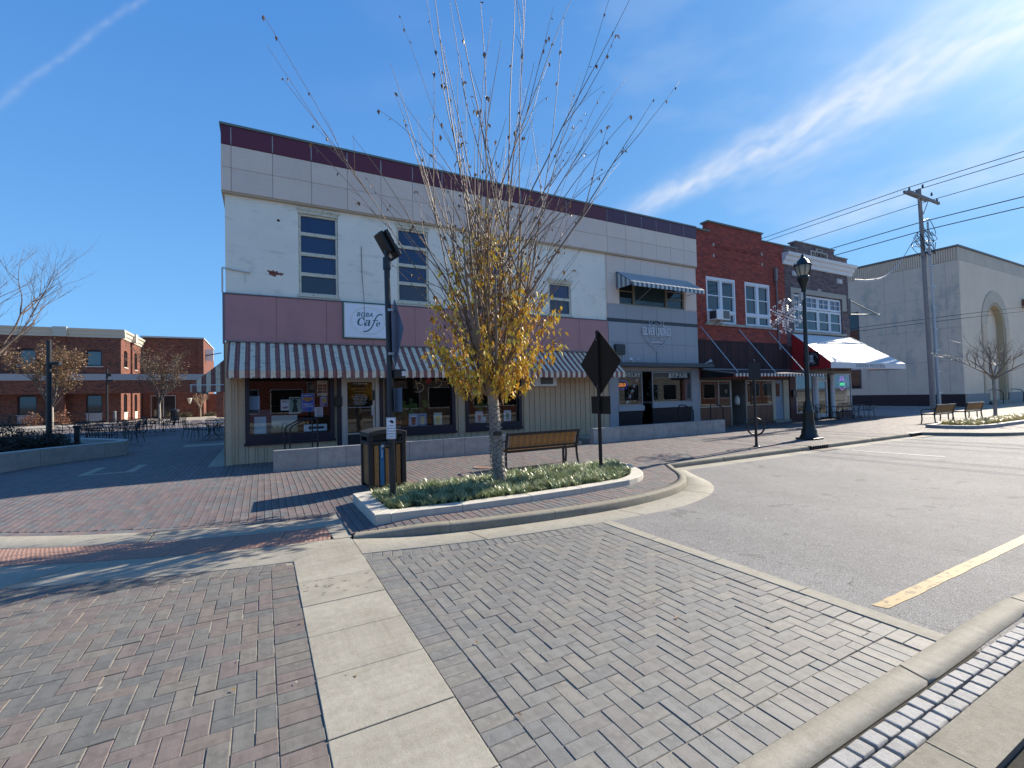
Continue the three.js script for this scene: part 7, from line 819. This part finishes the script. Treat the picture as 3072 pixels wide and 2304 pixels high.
bareTree('bare_tree', 'large bare tree at the left edge of the plaza', -14.0, 0, -24, 11.6, 0.85, 0.17, 201, { levels: 4, limbs: 7, fork: 0.27, bark: M(0.16, 0.13, 0.11, 0.9), twig: M(0.12, 0.085, 0.065, 0.7) });
bareTree('copper_tree', 'tree with coppery brown leaves behind the dark lamp on the plaza', -14.2, 0, -36, 6.4, 0.9, 0.13, 203, { levels: 3, limbs: 8, fork: 0.26, leaves: 3600, ls: 0.19, jit: 0.6, cols: [[0.28, 0.15, 0.085], [0.34, 0.21, 0.12], [0.22, 0.12, 0.05], [0.30, 0.20, 0.06]] });
bareTree('dark_tree', 'shaded dark-leaved tree in front of the brick wing', -7.8, 0, -40, 6.3, 0.55, 0.11, 205, { levels: 3, limbs: 8, fork: 0.26, leaves: 2400, ls: 0.15, jit: 0.4, cols: [[0.19, 0.11, 0.06], [0.15, 0.12, 0.05], [0.22, 0.12, 0.07]] });
bareTree('small_tree', 'small sunlit pale tree beside the low brick wing', -6.0, 0, -54.5, 3.1, 0.8, 0.07, 207, { levels: 2, limbs: 7, fork: 0.35, leaves: 260, ls: 0.14, cols: [[0.42, 0.26, 0.12], [0.35, 0.22, 0.12]], bark: M(0.4, 0.33, 0.25, 0.8), twig: M(0.38, 0.30, 0.22, 0.8) });
bareTree('bare_tree', 'small bare sapling in the far planter on the right', 31.55, 0.05, 6.2, 4.1, 1.25, 0.075, 209, { levels: 3, limbs: 8, fork: 0.46, up: 0.02, twig: M(0.22, 0.17, 0.13, 0.4) });
{ // far planter
  const O = curve2([[24.8, 6.0], [24.65, 6.6], [24.9, 7.3], [25.8, 7.62], [28, 7.66], [34, 7.66]], 40), I = curve2([[25.05, 6.2], [24.92, 6.62], [25.12, 7.12], [25.9, 7.40], [28, 7.44], [34, 7.44]], 40), pl = thing('planter', 'limestone-edged planter with a sapling on the far right corner', 'planter'); ringPieces(O, I, [0, 8, 16, 24, 32, 40], -0.12, 0.13, 'edging_stone', limeM, pl); ringPieces([[24.8, 6.0], [27, 5.95], [30, 5.95], [34, 5.95]], [[25.05, 6.2], [27, 6.17], [30, 6.17], [34, 6.17]], [0, 1, 2, 3], -0.12, 0.13, 'edging_stone', limeM, pl); mesh('soil', slab([...I, [34, 6.17], [25.05, 6.2]], -0.1, 0.06), soilM, pl);
  const r = rng(131), sp = []; while (sp.length < 520) sp.push([mix(25.2, 33.8, r()), 0.055, mix(6.25, 7.4, r())]); grassBed('ornamental_grass', 'dry green and straw grass in the far right planter', sp, 0.2, 133, [1.5, 1.15, 0.8]);
}
{ // plaza wall round the left bed
  const O = curve2([[-8.2, 1.2], [-6.9, -0.6], [-5.9, -2.0], [-5.2, -3.05], [-4.5, -4.18], [-3.54, -5.21], [-3.24, -5.56]], 48), I = curve2([[-8.6, 0.95], [-7.25, -0.85], [-6.24, -2.25], [-5.54, -3.28], [-4.82, -4.40], [-3.86, -5.42], [-3.50, -5.86]], 48), w = thing('low_wall', 'curved pale stone wall round the shrub bed on the left of the plaza', 'wall'); ringPieces(O, I, [0, 8, 16, 24, 34, 44, 48], -0.1, 0.47, 'stone_block', limeM, w, 0.01);
  const O2 = [[-3.24, -5.57], [-3.4, -6.6], [-4.6, -8.2], [-5.9, -9.7], [-8.0, -11.9], [-11, -14.5]], I2 = [[-3.52, -5.87], [-3.72, -6.5], [-4.88, -7.98], [-6.16, -9.46], [-8.25, -11.65], [-11.2, -14.2]]; ringPieces(O2, I2, [0, 1, 2, 3, 4, 5], -0.1, 0.47, 'stone_block', limeM, w, 0.01);
  struct(mesh('shrub_bed', slab([...I.map((p) => p), ...I2.slice(1), [-14, -10], [-12, 2]], -0.1, 0.30), soilM));
  const shrub = (label, cx, cy, cz, rx, ry, rz, n, cols, seed, ls = 0.06) => { const o = thing('shrub', label, 'shrub', cx, cy, cz), r = rng(seed), lv = [], st = []; for (let i = 0; i < n; i++) { const a = r() * 6.28, u = Math.pow(r(), 0.45), th = Math.acos(1 - r() * 1.15), bump = 1 + 0.22 * n3(Math.cos(a) * 1.7 + seed, th * 1.7, Math.sin(a) * 1.7); lv.push([rx * u * bump * Math.sin(th) * Math.cos(a), Math.max(0.02, ry * u * bump * Math.cos(th) * 0.98 + 0.05), rz * u * bump * Math.sin(th) * Math.sin(a), ls * (0.7 + 0.6 * r())]); if (i % 40 === 0) st.push(taper([[0.1 * (r() - 0.5), 0, 0.1 * (r() - 0.5)], [rx * 0.45 * Math.cos(a), ry * 0.5, rz * 0.45 * Math.sin(a)], [rx * 0.95 * Math.cos(a) * Math.sin(th), ry * Math.max(0.15, Math.cos(th)), rz * 0.95 * Math.sin(a) * Math.sin(th)]], 0.012, 0.004, 4)); } mesh('stems', st, twigDark, o); stuff(mesh('foliage', leafGeo(lv, cols, seed + 3), leafM, o, true)); };
  const dk = [[0.035, 0.032, 0.018], [0.05, 0.04, 0.022], [0.028, 0.030, 0.018], [0.07, 0.05, 0.03]];
  shrub('dense dark shrub at the left edge behind the stone wall', -6.5, 0.28, -5.5, 1.15, 1.0, 1.0, 7000, dk, 301); shrub('lower dark shrub trailing towards the end of the stone wall', -5.6, 0.28, -6.4, 0.85, 0.6, 0.8, 4200, dk, 303);
  shrub('red-brown leafy shrub against the plaza railing beside the tall lamp', -19.0, 0, -47.2, 0.9, 1.15, 0.6, 700, [[0.32, 0.14, 0.06], [0.40, 0.20, 0.10]], 305, 0.15); shrub('red-brown leafy shrub against the middle of the plaza railing', -16.9, 0, -47.4, 0.85, 1.3, 0.6, 700, [[0.36, 0.16, 0.08], [0.42, 0.22, 0.12]], 307, 0.15);
  for (const [x, s, l] of [[-9.2, 0.7, 'first'], [-8.3, 0.55, 'second'], [-7.6, 0.6, 'third'], [-5.5, 0.55, 'fourth'], [-4.9, 0.5, 'fifth']]) shrub('small clipped shrub at the foot of the brick wing, ' + l + ' from the left', x, 0, -56.5, s, s * 0.95, s * 0.7, 420, [[0.05, 0.06, 0.02], [0.10, 0.09, 0.03], [0.16, 0.14, 0.05]], 311 + Math.round(s * 100) + Math.round(x * 3), 0.12);
}
{ // plaza lamps, railing, bin
  const lamp = (label, x, z, h, r0, arms) => { const o = thing('plaza_lamp', label, 'lamp post', x, 0, z, 0, 'plaza lamps'); mesh('pole', bar([0, 0, 0], [0, h, 0], r0, r0 * 0.9, 12), blackM, o); for (const [y, w, d] of arms) mesh('lamp_head', rbox(0.05, 0.05 + w, y - d / 2, y + d / 2, -w / 2, w / 2, 0.02), blackM, o); };
  lamp('thick tall black plaza lamp on the left', -9.55, -20, 5.4, 0.13, [[4.1, 0.42, 0.16]]); lamp('thin black plaza lamp before the brick building', -13.03, -46, 5.4, 0.10, [[4.2, 0.5, 0.2], [4.8, 0.3, 0.3]]);
  const f = thing('railing', 'low black railing along the brick building', 'railing', -21.5, 0, -46.2); mesh('rail', [bar([0, 1.0, 0], [8.4, 1.0, 0], 0.025), bar([0, 0.12, 0], [8.4, 0.12, 0], 0.02)], blackM, f); for (let i = 0; i <= 60; i++) mesh('picket', bar([i * 0.14, i % 10 ? 0.12 : 0, 0], [i * 0.14, i % 10 ? 1.0 : 1.08, 0], i % 10 ? 0.012 : 0.03, i % 10 ? 0.012 : 0.03, 5), blackM, f);
  const b = thing('litter_bin', 'dark slatted litter bin in front of the brick wing', 'litter bin', -7.0, 0, -43); mesh('body', lathe([[0, 0], [0.30, 0], [0.36, 0.95], [0.38, 1.0], [0.30, 1.02], [0, 1.02]], 16), ironM, b); mesh('slats', Array.from({ length: 18 }, (_, i) => { const a = i / 18 * 6.28; return bar([0.32 * Math.cos(a), 0.05, 0.32 * Math.sin(a)], [0.375 * Math.cos(a), 0.95, 0.375 * Math.sin(a)], 0.02, 0.02, 4); }), blackM, b); mesh('lid', lathe([[0.40, 1.02], [0.42, 1.06], [0.30, 1.15], [0.14, 1.18]], 16), blackM, b);
  const s2 = thing('stone_bollard', 'short grey ash post beside the thin plaza lamp', 'bollard', -12.2, 0, -45); mesh('post', lathe([[0, 0], [0.12, 0], [0.12, 1.0], [0.13, 1.02], [0.13, 1.1], [0, 1.12]], 12), M(0.16, 0.17, 0.18, 0.6), s2);
  const pb = thing('planter_post', 'short dark post with a box inside the curved stone wall', 'post', -4.9, 0.3, -7.0); mesh('post', rbox(-0.07, 0.07, 0, 0.62, -0.07, 0.07, 0.01), blackM, pb); mesh('cap', rbox(-0.10, 0.10, 0.62, 0.72, -0.10, 0.10, 0.02), blackM, pb);
}
// ---- outdoor tables and chairs
const chairM = M(0.010, 0.010, 0.012, 0.4);
function makeChair(label) {
  const c = thing('cafe_chair', label, 'chair', 0, 0, 0, 0, 'black metal cafe chairs'), m = chairM; const seat = []; for (let i = 0; i < 9; i++) seat.push(flat([-0.22, 0.44, -0.20 + i * 0.05], [0.22, 0.44, -0.20 + i * 0.05], 0.03, 0.012)); seat.push(tube([[-0.24, 0.44, -0.22], [0.24, 0.44, -0.22], [0.24, 0.44, 0.22], [-0.24, 0.44, 0.22]], 0.014, 28, 5, true)); mesh('seat', seat, m, c);
  const back = [tube([[-0.25, 0.44, 0.22], [-0.27, 0.70, 0.27], [-0.20, 0.84, 0.31], [0, 0.88, 0.33], [0.20, 0.84, 0.31], [0.27, 0.70, 0.27], [0.25, 0.44, 0.22]], 0.015, 30, 5)]; for (let i = -4; i <= 4; i++) back.push(bar([i * 0.05, 0.46, 0.23], [i * 0.045, 0.86 - 0.004 * i * i, 0.325], 0.007, 0.007, 4)); mesh('backrest', back, m, c);
  for (const s of [-1, 1]) { mesh('armrest', tube([[s * 0.265, 0.70, 0.27], [s * 0.28, 0.68, 0.10], [s * 0.28, 0.66, -0.12], [s * 0.27, 0.58, -0.21], [s * 0.25, 0.44, -0.22]], 0.014, 18, 5), m, c); mesh('leg', bar([s * 0.24, 0.44, -0.21], [s * 0.26, 0, -0.26], 0.014, 0.013, 6), m, c); mesh('leg', bar([s * 0.24, 0.44, 0.21], [s * 0.26, 0, 0.30], 0.014, 0.013, 6), m, c); } return c;
}
function makeTable(label, R, square) { const t = thing('cafe_table', label, 'table', 0, 0, 0, 0, 'metal cafe tables'); mesh('tabletop', square ? rbox(-R, R, 0.71, 0.735, -R, R, 0.01) : lathe([[0, 0.705], [R - 0.02, 0.705], [R, 0.72], [R, 0.735], [0, 0.74]], 28), M(0.045, 0.047, 0.05, 0.22), t); for (let i = 0; i < 4; i++) { const a = i * 1.571 + 0.785, k = square ? R * 1.1 : R * 0.75; mesh('leg', tube([[k * 0.8 * Math.cos(a), 0.7, k * 0.8 * Math.sin(a)], [0.3 * k * Math.cos(a), 0.42, 0.3 * k * Math.sin(a)], [0.4 * k * Math.cos(a), 0.2, 0.4 * k * Math.sin(a)], [k * Math.cos(a), 0, k * Math.sin(a)]], 0.014, 14, 5), chairM, t); } mesh('ring', new THREE.TorusGeometry(R * 0.3, 0.010, 5, 20).rotateX(Math.PI / 2).translate(0, 0.40, 0), chairM, t); return t; }
{
  const T0 = makeTable('round table beside the cafe side wall, nearest of the plaza tables', 0.62, false), C0 = makeChair('chair'); let first = true; const r = rng(141);
  const sets = [[-1.35, -12.6, 'the table against the cafe side wall', 4, 0.62], [-5.15, -12.2, 'the nearest table behind the curved wall', 4, 1], [-6.1, -16.4, 'the second table behind the curved wall', 4, 1], [-5.0, -19.5, 'the table in the middle of the plaza', 4, 1], [-6.9, -22.5, 'the farthest table near the thick lamp', 3, 1], [-4.9, -23.6, 'the farthest table in the open plaza', 4, 1], [-8.2, -19.0, 'the table behind the shrubs', 3, 1], [-1.4, -16.6, 'the second table by the cafe side wall', 3, 1]];
  const ord = ['facing the camera side', 'on its right', 'at its back', 'on its left'];
  sets.forEach(([x, z, l, n], k) => { const tl = 'dark metal table: ' + l.replace(/^the /, ''); if (!k) { T0.position.set(x, 0, z); T0.userData.label = tl; } else dup(T0, tl, x, 0, z, r());
    for (let i = 0; i < n; i++) { const a = Math.PI / 2 - i * Math.PI / 2 + 0.5 * (r() - 0.5) + 0.3, cx = x + 0.92 * Math.cos(a), cz = z + 0.92 * Math.sin(a), turn = Math.PI / 2 - a, lab = 'black metal chair at ' + l + ', ' + ord[i]; if (first) { C0.position.set(cx, 0, cz); C0.rotation.y = turn; C0.userData.label = lab; first = false; } else dup(C0, lab, cx, 0, cz, turn); } });
  const P = [[28.0, 0.95, 'left pizzeria table'], [30.05, 1.05, 'right pizzeria table']];
  for (const [x, z, l] of P) { dup(T0, 'small table: ' + l, x, 0, z, 0.3).scale.set(0.7, 1, 0.7); for (const s of [-1, 1]) dup(C0, 'black metal chair to the ' + (s < 0 ? 'left' : 'right') + ' of the ' + l, x + s * 0.75, 0, z + 0.15 * s, s * 1.5); } dup(C0, 'lone black metal chair left of the pizzeria tables', 26.5, 0, 0.6, -1.2);
}
{ // fallen leaves and grit
  const r = rng(151), lv = []; for (let i = 0; i < 190; i++) { const x = mix(-2.5, 9.5, r()), z = mix(2.6, 12.5, r()); if (x > 2.2 && x < 8.2 && z > 6 && z < 8.3) continue; const y = z > 8.4 || x > 9.2 && z > 6.7 ? -0.11 : gh(x, z) + 0.008; lv.push([x, y, z, 0.03 + 0.02 * r()]); } for (let i = 0; i < 130; i++) { const a = r() * 6.28, q = 2.2 * Math.sqrt(r()), x = 4.6 + q * Math.cos(a), z = 7.0 + 0.5 * q * Math.sin(a); lv.push([x, z > 6.25 && z < 8 ? 0.12 + 0.06 * r() : 0.01, z, 0.06 + 0.03 * r()]); } for (let i = 0; i < 40; i++) lv.push([mix(9.6, 16, r()), -0.108, 6.86 + 0.12 * r(), 0.03 + 0.02 * r()]); const g = leafGeo(lv, [[0.30, 0.19, 0.06], [0.18, 0.10, 0.045], [0.5, 0.46, 0.38]], 152); const p = g.attributes.position; for (let i = 0; i < p.count; i += 12) { const b = lv[i / 12]; for (let k = 0; k < 12; k++) p.setY(i + k, b[1] + (p.getY(i + k) - b[1]) * 0.16 + 0.004); } g.computeVertexNormals(); const o = mesh('fallen_leaves', g, leafM, scene, true); stuff(o); tag(o, 'dry leaves and scraps scattered over the paving', 'leaves');
}
{ // low shops across the street, behind the camera: what the shop windows mirror
  const r = rng(171), specs = [[-26, -12, 4.4, [0.20, 0.06, 0.04]], [-11.6, -3, 4.2, [0.55, 0.53, 0.48]], [-2.6, 7, 4.6, [0.20, 0.055, 0.038]], [7.4, 18, 4.0, [0.16, 0.11, 0.09]], [18.4, 31, 4.5, [0.24, 0.09, 0.06]], [31.4, 48, 4.3, [0.42, 0.38, 0.32]], [48.4, 70, 4.6, [0.20, 0.07, 0.05]]];
  const names = ['red brick', 'white painted', 'dark red brick', 'brown', 'orange brick', 'buff stone', 'long red brick'];
  specs.forEach(([x0, x1, h, c], k) => { const B = thing('opposite_shop', names[k] + ' single-storey shop on the camera side of the street', 'building', 0, 0, 0, 0, 'shops opposite'), wins = []; for (let x = x0 + 0.8; x + 2.4 < x1; x += 3.2) wins.push([x, x + 2.4]); mesh('wall', prism(R4(x0, x1, -0.1, h), 27.3, 27.6, wins.map(([a, b]) => R4(a, b, 0.7, 2.7).reverse())), M(c[0], c[1], c[2], 0.85), B); mesh('body', box(x0, x1, -0.1, h - 0.3, 28.2, 38), roofM, B); for (const [a, b] of wins) { const w = mesh('window', prism(R4(a, b, 0.7, 2.7), 27.32, 27.4, [R4(a + 0.08, b - 0.08, 0.78, 2.62).reverse()]), whiteM, B); mesh('pane', box(a + 0.07, b - 0.07, 0.77, 2.63, 27.36, 27.37), darkGlass, w); } mesh('cornice', box(x0 - 0.05, x1 + 0.05, h + 0.002, h + 0.25, 27.15, 27.7), M(0.4, 0.38, 0.34, 0.8), B); });
  struct(mesh('opposite_pavement', box(-60, 80, -0.3, 0.0, 22.0, 27.3), concM));
}
renderer.render(scene, camera);
